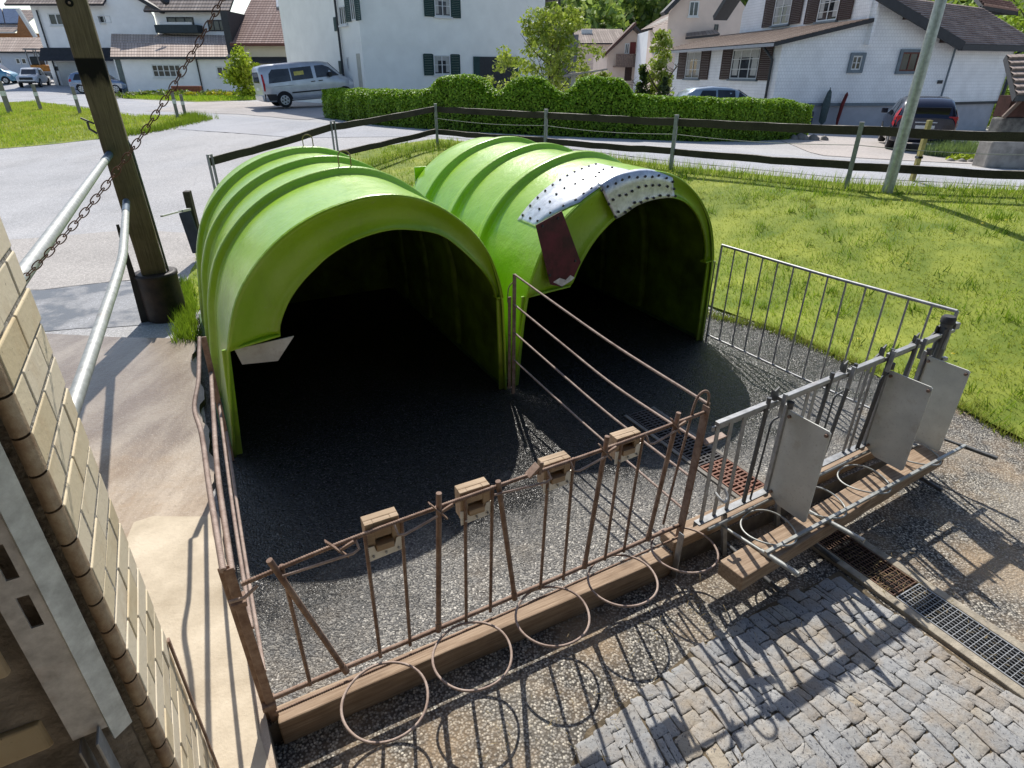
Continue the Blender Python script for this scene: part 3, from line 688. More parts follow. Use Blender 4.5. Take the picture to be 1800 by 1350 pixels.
def patches():
    m_al = m_galv('riveted_aluminium', (.66, .69, .74), .0, .36); m_al.node_tree.nodes['Principled BSDF'].inputs['Metallic'].default_value = .55
    red = simple('dark_red_plate_paint', (.075, .006, .016), .32, .35, 7, .08, 30, 0, (.15, .012, .03))
    rv = mat('dark_rivet', (.06, .06, .065), .5, .2, 20)
    # sheet folded over the roof edge
    us = np.linspace(3.06, 3.98, 40); mb = MB()
    rows = [[on_shell(u, v0 + (1 - abs(t)) * 0, 2.6, .008) for u in us for v0 in (0,)] for t in (0,)] and []
    for t in np.linspace(0, 1, 5):
        rows.append([on_shell(u, (2.50 + .30 * max(0, (3.34 - u)) / .28 * 1.0 if u < 3.34 else 2.50) * (1 - t) + 3.16 * t, 2.6, .008) for u in us])
    mb.grid(rows); o = mb.build('roof_patch', m_al, S2, solid=.003)
    def rivet(par, p, n):
        n = Vector(n).normalized(); mb = MB(); mb.tube([p, p + n * .012], [.014, .010], 8); mb.build('rivet', rv, par)
    for u in np.linspace(3.1, 3.94, 11):
        vv = (2.54 + .30 * max(0, (3.34 - u)) / .28 if u < 3.34 else 2.545)
        for v in (3.12, (vv + 3.12) / 2 + RNG.uniform(-.08, .08), vv + .03): rivet(o, on_shell(u, v, 2.6, .008), on_shell(u, v, 2.6, .1) - on_shell(u, v, 2.6, 0))
    # sheet on the front face
    pts_o = [(3.55, 1.86), (3.70, 1.925), (3.86, 1.955), (4.05, 1.965), (4.22, 1.94), (4.40, 1.88)]; pts_i = [(3.76, 1.56), (3.87, 1.60), (3.98, 1.655), (4.12, 1.69), (4.28, 1.705), (4.47, 1.70)]
    rows = []
    for t, dv in ((-.06, .03), (0, -.012), (.3, -.006), (.6, -.002), (.9, .0), (1, -.006)):
        rows.append([W(a[0] + (b[0] - a[0]) * t, V0 + dv - .012, a[1] + (b[1] - a[1]) * t + (.012 if t <= 0 else 0)) for a, b in zip(smooth_poly(pts_o, 4), smooth_poly(pts_i, 4))])
    mb = MB(); mb.grid(rows); o = mb.build('face_patch', m_al, S2, solid=.003)
    po = smooth_poly(pts_o, 4); pi_ = smooth_poly(pts_i, 4)
    for k in range(0, len(po), 2):
        for t in (.1, .5, .9):
            p = po[k].lerp(pi_[k], t + RNG.uniform(-.06, .06)); rivet(o, W(p.x, V0 - .02, p.y), Vector((-V.x, -V.y, 0)))
    # red plate
    q = [(2.86, 1.60), (3.13, 1.70), (3.365, 1.20), (3.28, 1.04), (3.16, .985), (3.03, 1.03)]
    mb = MB(); mb.face([W(u, V0 - .034, z) for u, z in q][::-1]); o = mb.build('red_patch', red, S2, solid=.004)
    mb = MB(); ed = [(3.365, 1.20), (3.28, 1.04), (3.16, .985), (3.03, 1.03)]
    mb.face([W(u, V0 - .042, z) for u, z in [(3.30, 1.06), (3.25, 1.09), (3.20, 1.05), (3.13, 1.08), (3.06, 1.05), (3.16, .992), (3.27, 1.035)]]); mb.build('worn_corner', m_al, o, solid=.001)
    for u, z in ((3.09, 1.64), (2.93, 1.585), (3.3, 1.22), (3.02, 1.12)): rivet(o, W(u, V0 - .038, z), Vector((-V.x, -V.y, 0)))
    mb = MB(); mb.box(3.06, 3.36, 6.155, 6.18, 1.33, 1.64, W); mb.build('rear_plate', M_HUTCH, S2, bev=.004)
    mb = MB(); mb.face([W(u, V0 + .1, z) for u, z in ((.255, .897), (.705, .92), (.55, .735), (.285, .762))]); mb.build('grey_flap', M_BOARD, S1, solid=.012)
patches()

# ------------------------------------------------------------------ rusty feed fence and rebar rails
def rebar_pts(pts, n=None):
    P = smooth_poly3(pts, 1); return P
def smooth_poly3(p, k):
    p = [Vector(q) for q in p]; out = []
    for i in range(len(p) - 1):
        a = p[max(i - 1, 0)]; b = p[i]; c = p[i + 1]; d = p[min(i + 2, len(p) - 1)]
        for j in range(k):
            t = j / k; out.append(.5 * ((2 * b) + (c - a) * t + (2 * a - 5 * b + 4 * c - d) * t * t + (3 * b - a - 3 * c + d) * t ** 3))
    out.append(p[-1]); return out
def rebar(mb, pts, r=.008, pitch=.011, n=7):
    P = smooth_poly3(pts, 8) if len(pts) > 2 else [Vector(pts[0]), Vector(pts[1])]
    Q = []; L = 0; nxt = 0; rr = []
    tot = sum((b - a).length for a, b in zip(P, P[1:])); step = pitch / 3
    for a, b in zip(P, P[1:]):
        l = (b - a).length
        while nxt <= L + l:
            Q.append(a.lerp(b, (nxt - L) / l)); rr.append(r * (1.16 if len(rr) % 3 == 0 else .94)); nxt += step
        L += l
    mb.tube(Q, rr, n)
def wv(l, v=0): return [W(u, v, z) for u, z in l]
FF = thing('feed_fence', W(1.3, 0, 0), 'rusty brown calf feed fence with four wooden latch blocks and five bucket rings', 'feed fence')
def feed_fence():
    tr = [(.03, .90), (.45, .945), (.9, .968), (1.45, .985), (2.0, 1.0), (2.62, 1.03)]
    mb = MB(); rebar(mb, wv(tr), .0105); mb.build('top_rail', M_RUST, FF)
    for v, zz in ((.01, .165), (-.022, .10)):
        mb = MB()
        pts = wv([(.02, zz - .015), (.8, zz - .01), (1.6, zz), (2.57, zz + .02)], v)
        (rebar(mb, pts, .008) if v < -.01 else mb.tube(pts, .013, 8)); mb.build('bottom_rail', M_RUST, FF)
    ztr = lambda u: pl(u, tr)
    bars = [(.196, .92, .197, .14, .009, 1), (.562, .95, .548, .13, .009, 1), (.737, .955, .708, .13, .009, 1), (1.062, .972, 1.03, .13, .009, 1), (1.21, .978, 1.177, .13, .009, 1), (1.535, .985, 1.50, .14, .009, 1), (1.69, .99, 1.657, .14, .009, 1), (2.005, 1.0, 1.955, .16, .009, 1), (2.155, 1.0, 2.098, .16, .009, 1),
            (.155, .985, .372, .13, .014, 0), (.922, 1.055, .868, .15, .014, 0), (1.232, 1.015, 1.332, .15, .014, 0), (1.885, 1.08, 1.805, .17, .014, 0), (2.38, 1.09, 2.285, .18, .014, 0)]
    for u0, z0, u1, z1, r, kind in bars:
        mb = MB(); a = W(u0, .012 if kind else -.008, z0); b = W(u1, .0, z1)
        if kind: rebar(mb, [a, b], r)
        else:
            mb.tube([b, a], r, 12); d = (a - b).normalized(); mb.tube([b + d * .0, b + d * .06], .017, 10)
            mb.tube([a + d * .0005, a + d * .0006], r * .7, 10)
        mb.build('bar' if kind else 'swing_bar', M_RUST, FF)
    # bent locking rods and their clamps
    for u0, u1 in ((.19, .52), (.70, .90), (1.20, 1.52), (1.66, 1.88), (2.16, 2.37)):
        mb = MB(); z0 = ztr(u0) - .02; z1 = ztr(u1) - .015
        if u0 == .19 or u0 == 1.20: P = [(u0, -.03, z0 + .0), (u1 - .03, -.045, z1 - .03), (u1, -.04, z1 - .02), (u1 - .005, -.01, z1 + .01)]
        else: P = [(u0 - .005, -.01, z0 + .02), (u0, -.04, z0 - .02), (u0 + .03, -.045, z0 - .025), (u1, -.03, z1 - .01)]
        mb.tube([W(*p) for p in P], .0065, 8); mb.build('locking_rod', M_RUSTL, FF)
    for u, k in ((.42, 1), (.90, 1), (1.43, 0), (1.86, 1), (2.35, 1)):
        mb = MB(); z = ztr(u)
        if k: mb.bar(W(u - .035, -.022, z + .06), W(u + .05, -.022, z - .065), .006, .024, (V.x, V.y, 0)); mb.bar(W(u + .01, -.02, z - .02), W(u + .085, -.02, z + .0045), .012, .016)
        else: mb.bar(W(u - .03, -.005, z + .0), W(u + .03, -.005, z + .05), .012, .05, (V.x, V.y, 0)); mb.bar(W(u + .03, -.02, z), W(u + .045, -.02, z + .07), .01, .02)
        mb.build('clamp', M_RUST, FF, bev=.002)
    # wooden latch blocks with a notched metal plate
    pm = mat('pale_galvanised_plate', (.82, .79, .70), .45, .15, 12, .1, 60, .2)
    for u0, u1, z0, z1 in ((.566, .728, .775, .985), (1.036, 1.198, .80, .995), (1.510, 1.674, .825, 1.003), (1.972, 2.137, .855, 1.022)):
        m = (u0 + u1) / 2; mb = MB(); zc = z0 + .09
        mb.box(u0, u1, .045, .085, z0 + .03, z1, W); mb.box(u0, u0 + .04, .014, .045, z0 + .025, z1 - .0005, W); mb.box(u1 - .04, u1, .014, .045, z0 + .025, z1 - .0005, W)
        mb.box(u0 + .04, u1 - .04, .016, .045, z0 + .115, z1 - .0015, W); mb.box(m - .042, m + .042, -.004, .045, z0 + .05, z0 + .085, W)
        o = mb.build('latch_block', M_BLOCK, FF, bev=.003)
        mb = MB(); q = [(u0 - .004, z0), (u1 + .012, z0 + .012), (u1 + .012, z0 + .095), (u1 - .025, z0 + .09), (m + .045, z0 + .052), (m - .045, z0 + .05), (u0 + .03, z0 + .083), (u0 - .004, z0 + .085)]
        mb.face([W(u, .010, z) for u, z in q]); p = mb.build('plate', pm, o, solid=.004)
        for u in (u0 + .02, m, u1 - .02): mb = MB(); mb.tube([W(u, .008, z0 + .028), W(u, -.002, z0 + .028)], .006, 8); mb.build('bolt', M_GALV, p)
    # bucket rings
    for cu, cv, z, tl in ((.50, -.235, .12, -.05), (.975, -.205, .125, -.03), (1.47, -.19, .135, -.02), (1.97, -.165, .14, 0), (2.46, -.15, .15, 0)):
        mb = MB(); P = []
        for k in range(48):
            a = 2 * math.pi * k / 48; P.append(W(cu + .205 * math.cos(a) * (1 + .02 * math.sin(3 * a)), cv + .2 * math.sin(a), z + tl * .2 * math.sin(a) * -1 - .004 * math.cos(2 * a)))
        mb.tube(P, .0068, 8, closed=True); mb.build('bucket_ring', M_RUSTL, FF)
    # corner post at the right end with a hoop
    mb = MB(); mb.bar(W(2.605, .0, 1.07), W(2.54, -.005, -.13), .012, .055, (V.x, V.y, 0)); mb.bar(W(2.63, .02, 1.07), W(2.57, .015, .0), .045, .01, (V.x, V.y, 0)); mb.build('post', M_RUST, FF, bev=.003)
    mb = MB(); P = [(2.412, .25), (2.45, .6), (2.50, .98), (2.515, 1.09), (2.54, 1.15), (2.58, 1.168), (2.615, 1.145), (2.625, 1.09), (2.61, .95)]
    rebar(mb, wv(P, .012), .008); mb.build('hoop', M_RUST, FF)
    mb = MB(); mb.bar(W(2.60, -.03, .83), W(2.74, -.05, .86), .01, .05, (V.x, V.y, 0)); mb.build('hinge_plate', M_RUSTL, FF, bev=.002)
    mb = MB(); mb.bar(W(2.50, -.07, .20), W(2.47, -.09, -.14), .008, .045, (V.x, V.y, 0)); mb.build('support_strap', M_GALV, FF, bev=.002)
feed_fence()
SF = thing('rebar_fence', W(0, 1.3, 0), 'leftmost rusty rebar rail fence running from the front corner to the left shelter', 'rail fence', 'rebar rail fences')
def side_fence():
    mb = MB(); mb.bar(W(.0, .0, 1.0), W(.012, .0, -.14), .04, .008, (V.x, V.y, 0)); mb.bar(W(-.018, .022, 1.0), W(-.006, .022, -.14), .007, .045, (U.x, U.y, 0)); mb.build('post', M_RUST, SF, bev=.003)
    mb = MB(); mb.bar(W(.07, 2.46, 1.09), W(.045, 2.46, .0), .04, .012, (V.x, V.y, 0)); mb.build('post', M_RUST, SF, bev=.003)
    for i, P in enumerate([[(-.02, .0, 1.0), (-.03, .6, 1.0), (-.035, 1.2, .985), (-.055, 1.55, .985), (-.01, 1.85, 1.02), (.02, 2.2, 1.05), (.045, 2.46, 1.09)],
                           [(.01, .0, .98), (.012, .8, .95), (.03, 1.6, .86), (.06, 2.46, .80)], [(.02, .02, .62), (.03, 1, .6), (.06, 2.46, .53)], [(.02, .02, .33), (.03, 1, .31), (.06, 2.46, .28)]]):
        mb = MB(); rebar(mb, [W(*p) for p in P], .0125 if i < 2 else .0095); mb.build('rail', M_RUSTL, SF)
    for z in (.80, .12):
        mb = MB(); mb.box(-.03, .032, -.02, .05, z - .012, z + .018, W); mb.build('bracket', M_RUST, SF, bev=.004)
    mb = MB(); mb.tube([W(-.03, -.03, .855), W(.03, -.04, .86), (W(.09, -.02, .885))], .008, 8); mb.build('hook', M_RUSTL, SF)
side_fence()
MF = thing('rebar_fence', W(2.6, 1.2, 0), 'sagging rebar rail fence between the two pens, ending where the two shelters meet', 'rail fence', 'rebar rail fences')
def mid_fence():
    mb = MB(); mb.bar(W(2.615, 2.40, 1.21), W(2.605, 2.40, .0), .035, .012, (V.x, V.y, 0)); mb.bar(W(2.57, 2.41, 1.0), W(2.565, 2.41, .06), .03, .012, (V.x, V.y, 0)); mb.build('post', M_RUST, MF, bev=.003)
    for z0, zm, z1 in ((1.08, 1.10, 1.205), (.81, .80, .92), (.53, .54, .645), (.26, .285, .36)):
        mb = MB(); rebar(mb, [W(2.615, .01, z0), W(2.61, .85, zm - .0), W(2.61, 1.6, (zm + z1) / 2 - .005), W(2.615, 2.40, z1)], .0085); mb.build('rail', M_RUSTL, MF)
    mb = MB(); rebar(mb, [W(2.55, 2.41, .95), W(2.56, 2.41, 1.08), W(2.60, 2.41, 1.13)], .005); mb.build('tie_wire', M_RUST, MF)
mid_fence()
def beam(name, a, b, w, h, label, z0=0.0, cat='wooden beam', m=M_BEAM):
    a = Vector(a); b = Vector(b); d = (b - a).normalized(); n = Vector((-d.y, d.x, 0)); c = (a + b) / 2
    mb = MB(); K = 14; rows = []
    for i in range(K + 1):
        p = a.lerp(b, i / K); j = lambda: random.uniform(-.003, .003)
        rows.append([p + n * (s * w / 2 + j()) + Vector((0, 0, z + j())) for s, z in ((-1, z0), (1, z0), (1, z0 + h), (-1, z0 + h))])
    mb.grid(rows, True, False); mb.face(rows[0]); mb.face(rows[-1][::-1])
    return tag(mb.build(name, m, None, (c.x, c.y, 0), bev=.008), label, cat)
beam('wooden_beam', W(.02, .005, 0), W(2.46, -.02, 0), .10, .17, 'long weathered wooden beam lying under the brown feed fence', -.14)
beam('wooden_beam', W(2.50, .045, 0), W(5.15, .11, 0), .13, .21, 'weathered wooden beam inside the pen along the foot of the grey feed gate', -.13)
def tray():
    a, b = W(2.56, -.43, 0), W(4.95, -.24, 0)
    return beam('feeding_board', a, b, .175, .11, 'wide wooden board on the bottom rods in front of the grey feed gate', .07, 'wooden board')
tray()

# ------------------------------------------------------------------ grey gate with headlocks
GF = thing('feed_gate', W(3.9, -.03, 0), 'grey galvanised calf feed gate with three hanging grey partition boards and wire rings', 'feed gate')
def gv(u): return -.085 + (u - 2.6) * .045
def GW(u, dv, z): return W(u, gv(u) + dv, z)
def feed_gate():
    tz = lambda u: .985 + (u - 2.6) * .02
    # top rail in sections broken by the lock plates
    secs = [(2.62, 3.10), (3.17, 3.80), (3.88, 4.26), (4.33, 4.66), (4.74, 5.0), (5.05, 5.19)]
    for a, b in secs:
        mb = MB(); mb.bar(GW(a, 0, tz(a)), GW(b, 0, tz(b)), .035, .028); mb.build('top_rail', M_GALV, GF, bev=.003)
    mb = MB(); mb.bar(GW(2.6, .012, tz(2.6) - .035), GW(5.2, .012, tz(5.2) - .035), .012, .03); mb.build('back_rail', M_GALV, GF, bev=.002)
    mb = MB(); mb.bar(GW(2.60, .0, .25), GW(5.15, .0, .255), .05, .012); mb.bar(GW(2.60, .022, .23), GW(5.15, .022, .235), .006, .05); mb.build('bottom_rail', M_GALV, GF, bev=.002)
    mb = MB(); mb.tube([GW(2.66, -.05, .215), GW(5.15, -.05, .22)], .012, 8); mb.build('ring_rail', M_GALVL, GF)
    fl_ = [2.64, 2.755, 2.87]
    for u in (2.635, 2.75, 2.865): 
        mb = MB(); mb.bar(GW(u, 0, tz(u) - .012), GW(u + .005, 0, .25), .03, .008, (V.x, V.y, 0)); mb.build('bar', M_GALV, GF, bev=.002)
    for u in (3.48, 3.555, 3.68, 4.14, 4.21): 
        mb = MB(); mb.bar(GW(u, .01, tz(u) - .012), GW(u, .01, .25), .03, .008, (V.x, V.y, 0)); mb.build('bar', M_GALV, GF, bev=.002)
    for u, du in ((3.0, .03), (3.62, .0), (3.87, -.03), (4.30, .0), (4.62, -.02), (4.98, .0)):
        mb = MB(); mb.tube([GW(u + .045, -.012, tz(u) + .055), GW(u + du, -.005, .25)], .014, 10); mb.build('swing_bar', M_STEELD, GF)
    for u in (3.145, 3.84, 4.30, 4.70, 5.02):
        mb = MB(); z = tz(u)
        q = [(u - .09, z - .01), (u + .03, z - .02), (u + .03, z + .075), (u - .005, z + .055), (u - .03, z + .07), (u - .035, z + .02)]
        mb.face([GW(a, .03, b) for a, b in q][::-1]); o = mb.build('lock_plate', M_STEELD, GF, solid=.01)
        mb = MB(); mb.bar(GW(u + .03, -.03, z + .05), GW(u + .02, -.03, z - .11), .012, .028, (V.x, V.y, 0)); mb.build('catch', M_GALV, o, bev=.002)
    # rods bent beside each headlock
    for u in (3.10, 3.74, 4.28, 4.86):
        mb = MB(); mb.tube([GW(u - .01, -.01, .26), GW(u, -.015, .5), GW(u + .015, -.015, .84), GW(u + .03, -.015, .865), GW(u + .11, -.01, .87)], .007, 8); mb.build('bent_rod', M_STEELD, GF)
    # partition boards hanging out over the alley
    for i, u in enumerate((3.27, 4.39, 4.885)):
        mb = MB(); g = gv(u)
        pts = [(-.015, .895), (-.305, .895), (-.318, .885), (-.32, .215), (-.308, .2), (-.10, .2), (-.02, .245), (-.015, .26)]
        mb.face([W(u, g + dv, z) for dv, z in pts]); o = mb.build('partition_board', M_BOARD, GF, solid=.009)
        mb = MB(); mb.bar(W(u, g + .005, .93), W(u, g + .005, .2), .03, .03, (V.x, V.y, 0)); mb.build('board_post', M_GALV, GF, bev=.003)
        for dv, z in ((-.035, .86), (-.035, .27), (-.30, .865)): mb = MB(); mb.tube([W(u + .005, g + dv, z), W(u - .016, g + dv, z)], .011, 8); mb.build('bolt', M_RUST, o)
        mb = MB(); mb.tube([W(u + .01, g - .01, .905), W(u + .01, g - .01, .95)], .022, 10); mb.build('hinge', M_STEELD, GF)
    for cu, cv in ((3.02, -.32), (3.53, -.30), (4.04, -.28), (4.70, -.25)):
        mb = MB(); P = []
        for k in range(40):
            a = 2 * math.pi * k / 40; P.append(W(cu + .165 * math.cos(a), cv + .17 * math.sin(a) + .02, .205 + .012 * math.sin(2 * a)))
        mb.tube(P, .0062, 8, closed=True); mb.build('bucket_ring', M_GALVL, GF)
    for u in (2.80, 3.40, 5.12):
        m_ = M_GALVL if u < 5 else M_STEELD
        mb = MB(); a = GW(u, -.03, .175); e = W(u + .06, -.66, .20) if u < 5 else W(5.19, -.56, .2)
        mb.tube([a, a.lerp(e, .55)], .011, 10); mb.tube([a.lerp(e, .55), e], .017, 10); mb.build('ring_arm', m_, GF)
    mb = MB(); mb.bar(W(2.82, -.45, .21), W(5.14, -.355, .215), .022, .02); mb.build('front_rail', M_GALVL, GF, bev=.002)
    for u in (2.86, 3.41, 4.82):
        mb = MB(); mb.tube([GW(u + .07, 0, -.06), W(u + .09, -.53 + (.12 if u > 4 else 0), -.105)], .016, 10); mb.build('foot_rod', M_STEELD, GF)
        mb = MB(); mb.bar(GW(u, -.0, .22), GW(u + .06, -.02, -.14), .03, .03); mb.build('foot', M_GALV, GF, bev=.002)
    mb = MB(); P = [GW(2.70, -.02, .47), GW(2.70, -.07, .45), GW(2.725, -.085, .43), GW(2.76, -.07, .45), GW(2.765, -.03, .485)]; mb.tube(smooth_poly3(P, 4), .009, 8); mb.build('hook', M_WHITE, GF)
feed_gate()
PP = thing('railing_panel', W(5.2, 1.3, 0), 'grey galvanised railing panel of vertical bars closing the pen beside the lawn', 'railing')
def panel():
    b0, b1 = Vector((5.2, 2.46)), Vector((5.215, .06))
    def q(t, z): p = b0.lerp(b1, t); return W(p.x, p.y, z)
    tz = lambda t: 1.14 + .035 * t
    for n, z0, r in (('top_rail', 0, .014), ('bottom_rail', -1.05, .011)):
        mb = MB(); mb.tube([q(0, tz(0) + z0), q(.5, tz(.5) + z0 - .01), q(1, tz(1) + z0)], r, 10); mb.build(n, M_GALV, PP)
    for k in range(14):
        t = k / 13
        mb = MB(); mb.tube([q(t, tz(t)), q(t + .002 * (k % 3 - 1), .0 if k in (0, 13) else tz(t) - 1.05)], .013 if k in (0, 13) else .0085, 8)
        mb.build('frame_post' if k in (0, 13) else 'bar', M_GALV, PP)
    mb = MB()
    for dv in (.05, .075): mb.tube([W(5.19, 2.46 + dv, .0), W(5.19, 2.46 + dv, .95)], .008, 8)
    mb.build('hinge_rod', M_STEELD, PP)
panel()
def gate_post():
    r = thing('gate_post', W(5.06, .03, 0), 'round dark steel post with a cap at the front right corner of the pen', 'post')
    mb = MB(); p = W(5.06, .03); mb.cyl(p, .042, -.1, 1.12, 20); mb.build('pipe', M_STEELD, r)
    mb = MB(); mb.tube([(p.x, p.y, 1.12), (p.x, p.y, 1.16), (p.x, p.y, 1.175)], [.05, .05, .04], 20); mb.build('cap', mat('dark_cap', (.07, .068, .07), .6, .3, 20), r)
    mb = MB(); mb.bar(W(5.10, .0, 1.1), W(5.14, -.01, 1.1), .04, .05); mb.bar(W(5.10, .0, .82), W(5.15, -.01, .82), .03, .03); mb.build('latch', M_GALV, r, bev=.003)
gate_post()

# ------------------------------------------------------------------ drains
def drains():
    r = thing('drain_grate', W(3.45, .5, 0), 'cast iron slotted drain grate inside the right pen, rusty at its near end', 'drain grate')
    mb = MB(); mb.box(3.32, 3.60, .12, 1.52, .004, .008, W); mb.build('channel', mat('drain_dark', (.004, .004, .004), .9, .1, 5), r)
    m = simple('cast_iron', (.055, .055, .058), .6, .3, 3, .2, 50, 0, (.10, .085, .08)); mr = m_rust('rusty_cast_iron', (.19, .085, .055), (.33, .17, .12))
    for v0, mm in ((.15, mr), (.61, m), (1.07, m)):
        mb = MB()
        for k in range(13): mb.box(3.335, 3.585, v0 + k * .036, v0 + k * .036 + .016, .009, .022, W)
        for u in (3.325, 3.405, 3.452, 3.50, 3.58): mb.box(u, u + .014, v0 - .008, v0 + .448, .0095, .0225, W)
        mb.build('grate_section', mm, r, bev=.002)
    for u in (3.285, 3.602):
        mb = MB(); mb.box(u, u + .035, .12, 1.53, .004, .019, W); mb.build('kerb', mat('drain_kerb', (.25, .23, .2), .85, .3, 14, .3, 60), r, bev=.004)
    WL = lambda u, v, z: W(u, v, z + ALLEY)
    r = thing('drain_channel', W(3.68, -1.5, ALLEY), 'galvanised mesh drain channel with pale concrete kerbs beside the stone setts', 'drain grate')
    mb = MB(); mb.box(3.555, 3.80, -4.2, -.10, .005, .009, WL); mb.build('channel', MAT['drain_dark'], r)
    for v0, v1, mm in ((-.88, -.12, m_rust('rusty_mesh', (.10, .055, .04), (.26, .16, .11))), (-1.9, -.90, M_GALV), (-2.92, -1.92, M_GALV), (-3.94, -2.94, M_GALV)):
        mb = MB()
        k = v0
        while k < v1: mb.box(3.56, 3.795, k, k + .0035, .024, .030, WL); k += .0305
        for i in range(10):
            u = 3.562 + i * .0256; mb.box(u, u + .0035, v0, v1, .0245, .0305, WL)
        mb.box(3.556, 3.564, v0, v1, .01, .032, WL); mb.box(3.792, 3.80, v0, v1, .01, .032, WL); mb.box(3.556, 3.80, v0 - .003, v0 + .004, .012, .033, WL); mb.box(3.556, 3.80, v1 - .004, v1 + .003, .012, .033, WL)
        mb.build('mesh_section', mm, r)
    for u in (3.488, 3.805):
        mb = MB(); mb.box(u, u + .062, -4.2, -.12, .0, .034, WL); mb.build('kerb', mat('pale_kerb_stone', (.42, .37, .29), .85, .3, 12, .4, 60), r, bev=.006)
drains()

# ------------------------------------------------------------------ brick pier, channel, pipes, post and chain
def pier():
    far = Vector((-1.285, 1.52, 0)); d = Vector((.485, -.875, 0)).normalized(); n = Vector((.875, .485, 0)).normalized(); e = Vector((-.875, -.485, 0)).normalized()
    L = .49; near = far + d * L
    def B(a, o, z): return far + d * a + n * o + Vector((0, 0, z))
    r = thing('brick_wall', far + d * .3, 'end of a yellow sand-lime brick wall at the lower left corner', 'brick wall')
    mb = MB(); mb.box(0.01, L - .026, -.6, -.0005, -.2, 3.4, B); mb.build('mortar', mat('mortar', (.34, .31, .265), .95, .45, 30, 1.0, 90), r)
    mb = MB(); h = .1; k = 0; z = .0
    mb2 = MB()
    while z < 3.3:
        offs = [0, .235, .468] if k % 2 == 0 else [0, .115, .345, .468]
        for a, b in zip(offs, offs[1:]):
            j = random.uniform(-.004, .004)
            c = [B(a + (0.005 if a else 0), -.02, z + .0045), B(b - .0045, -.02, z + .0045), B(b - .0045, -.02, z + h - .006), B(a + (0.005 if a else 0), -.02, z + h - .006)]
            f = [p + n * (.0225 + j * .6) for p in c]
            mb.hexa([c[0], c[1], f[1], f[0], c[3], c[2], f[2], f[3]])
        rows = []
        for q in range(9):
            t = math.pi * q / 8
            rows.append([B(L - .027 + .03 * math.sin(t), -.017 + .019 * math.cos(t), zz) for zz in (z + .003, z + .009, z + h - .009, z + h - .003)])
        rows = [list(x) for x in zip(*rows)]
        mb2.grid(rows); k += 1; z += h
    mb.build('bricks', M_BRICK, r, bev=.004)
    mb2.build('rounded_corner', m_rust('brown_bullnose_brick', (.34, .215, .125), (.58, .45, .30)), r)
    # rough side behind the channel
    mb = MB(); mb.box(L - .03, L - .012, -1.4, -.06, 0, 3.4, B); mb.build('rendered_side', mat('rough_mortar', (.30, .27, .235), .95, .45, 9, 1.0, 35), r)
    mb = MB(); z = 0; k = 0
    while z < 3.2:
        o = -.225 - (.12 if k % 2 else 0)
        while o > -1.2:
            w_ = random.uniform(.18, .27); j = random.uniform(.0, .012); s = random.uniform(-.012, .012)
            mb.hexa([B(L - .02, o, z + .01 + s), B(L - .005 + j, o - .01, z + .012), B(L - .005 + j, o - w_, z + .01), B(L - .02, o - w_, z + .01), B(L - .02, o, z + .125 + s), B(L - .005 + j, o - .01, z + .12 + s), B(L - .005 + j, o - w_, z + .12), B(L - .02, o - w_, z + .12)]); o -= w_ + .025
        z += .145; k += 1
    mb.build('side_bricks', M_BRICK, r, bev=.008)
    # slotted steel channel
    s = thing('steel_channel', near, 'grey slotted steel channel bolted upright to the brick wall edge', 'steel profile')
    a0 = L - .01; holes = [(1.82, .10), (1.665, .10)]
    mb = MB(); o0, o1 = -.10, -.20
    mb2 = MB(); mb2.hexa([B(a0 + .012, -.048, 1.15), B(a0 + .045, -.09, 1.15), B(a0 + .040, -.094, 1.15), B(a0 + .007, -.052, 1.15), B(a0 + .012, -.048, 3.3), B(a0 + .045, -.09, 3.3), B(a0 + .040, -.094, 3.3), B(a0 + .007, -.052, 3.3)]); mb2.build('flange', m_galv('sky_lit_flange_steel', (.72, .77, .77), .1, .5), s)  # flange has its own paler, bluish steel; the sky light is in its colour
    zs = [1.20]
    for z, hh in sorted(holes): zs += [z - hh / 2, z + hh / 2]
    zs.append(3.3)
    for i in range(0, len(zs), 2): mb.box(a0 + .034, a0 + .040, -.175, -.0945, zs[i], zs[i + 1], B)
    for z, hh in holes:
        mb.box(a0 + .034, a0 + .040, -.175, -.140, z - hh / 2, z + hh / 2, B); mb.box(a0 + .034, a0 + .040, -.114, -.0945, z - hh / 2, z + hh / 2, B)
    mb.build('profile', m_galv('grey_channel_steel', (.74, .74, .74), .45, .6), s)
    for z, o in ((1.52, -.125), (1.47, -.13), (1.35, -.13)): mb = MB(); mb.tube([B(a0 + .028, o, z), B(a0 + .032, o, z)], [.010, .007], 8); mb.build('bolt', M_RUST, s)
    mb = MB(); mb.box(a0 + .042, a0 + .10, -.115, -.108, .80, 1.22, B); mb.bar(B(a0 + .05, -.16, 1.19), B(a0 + .05, -.16, .8), .06, .006, tuple(n)); mb.build('bracket', M_GALV, s, bev=.002)
    mb = MB(); a = B(.02, .012, .95); b = B(.02, .012, 0); mb.bar(a, b, .02, .008, tuple(n)); mb.build('edge_strip', M_RUST, r)
pier()
def pipe(pts, r, label, k=6):
    P = smooth_poly3(pts, k); c = Vector(pts[0]); c = Vector((c.x, c.y, 0)); t = thing('barrier_pipe', c, label, 'pipe')
    mb = MB(); mb.tube(P, r, 20); mb.build('pipe', M_GALVL, t)
    a, b = Vector(pts[0]), Vector(pts[1]); d = (b - a).normalized()
    mb = MB(); mb.tube([a - d * .02, a + d * .62], r * 1.08, 20); mb.build('sleeve', m_galv('blue_grey_sleeve', (.09, .13, .18), .1, .55), t)
    return t
a, b = at(192, 272, 7.05), at(20, 510, 2.45); pipe([a, a.lerp(b, .33), a.lerp(b, .66), b, b + (b - a) * .25], .035, 'upper grey galvanised barrier pipe running from the wooden post to the brick wall')
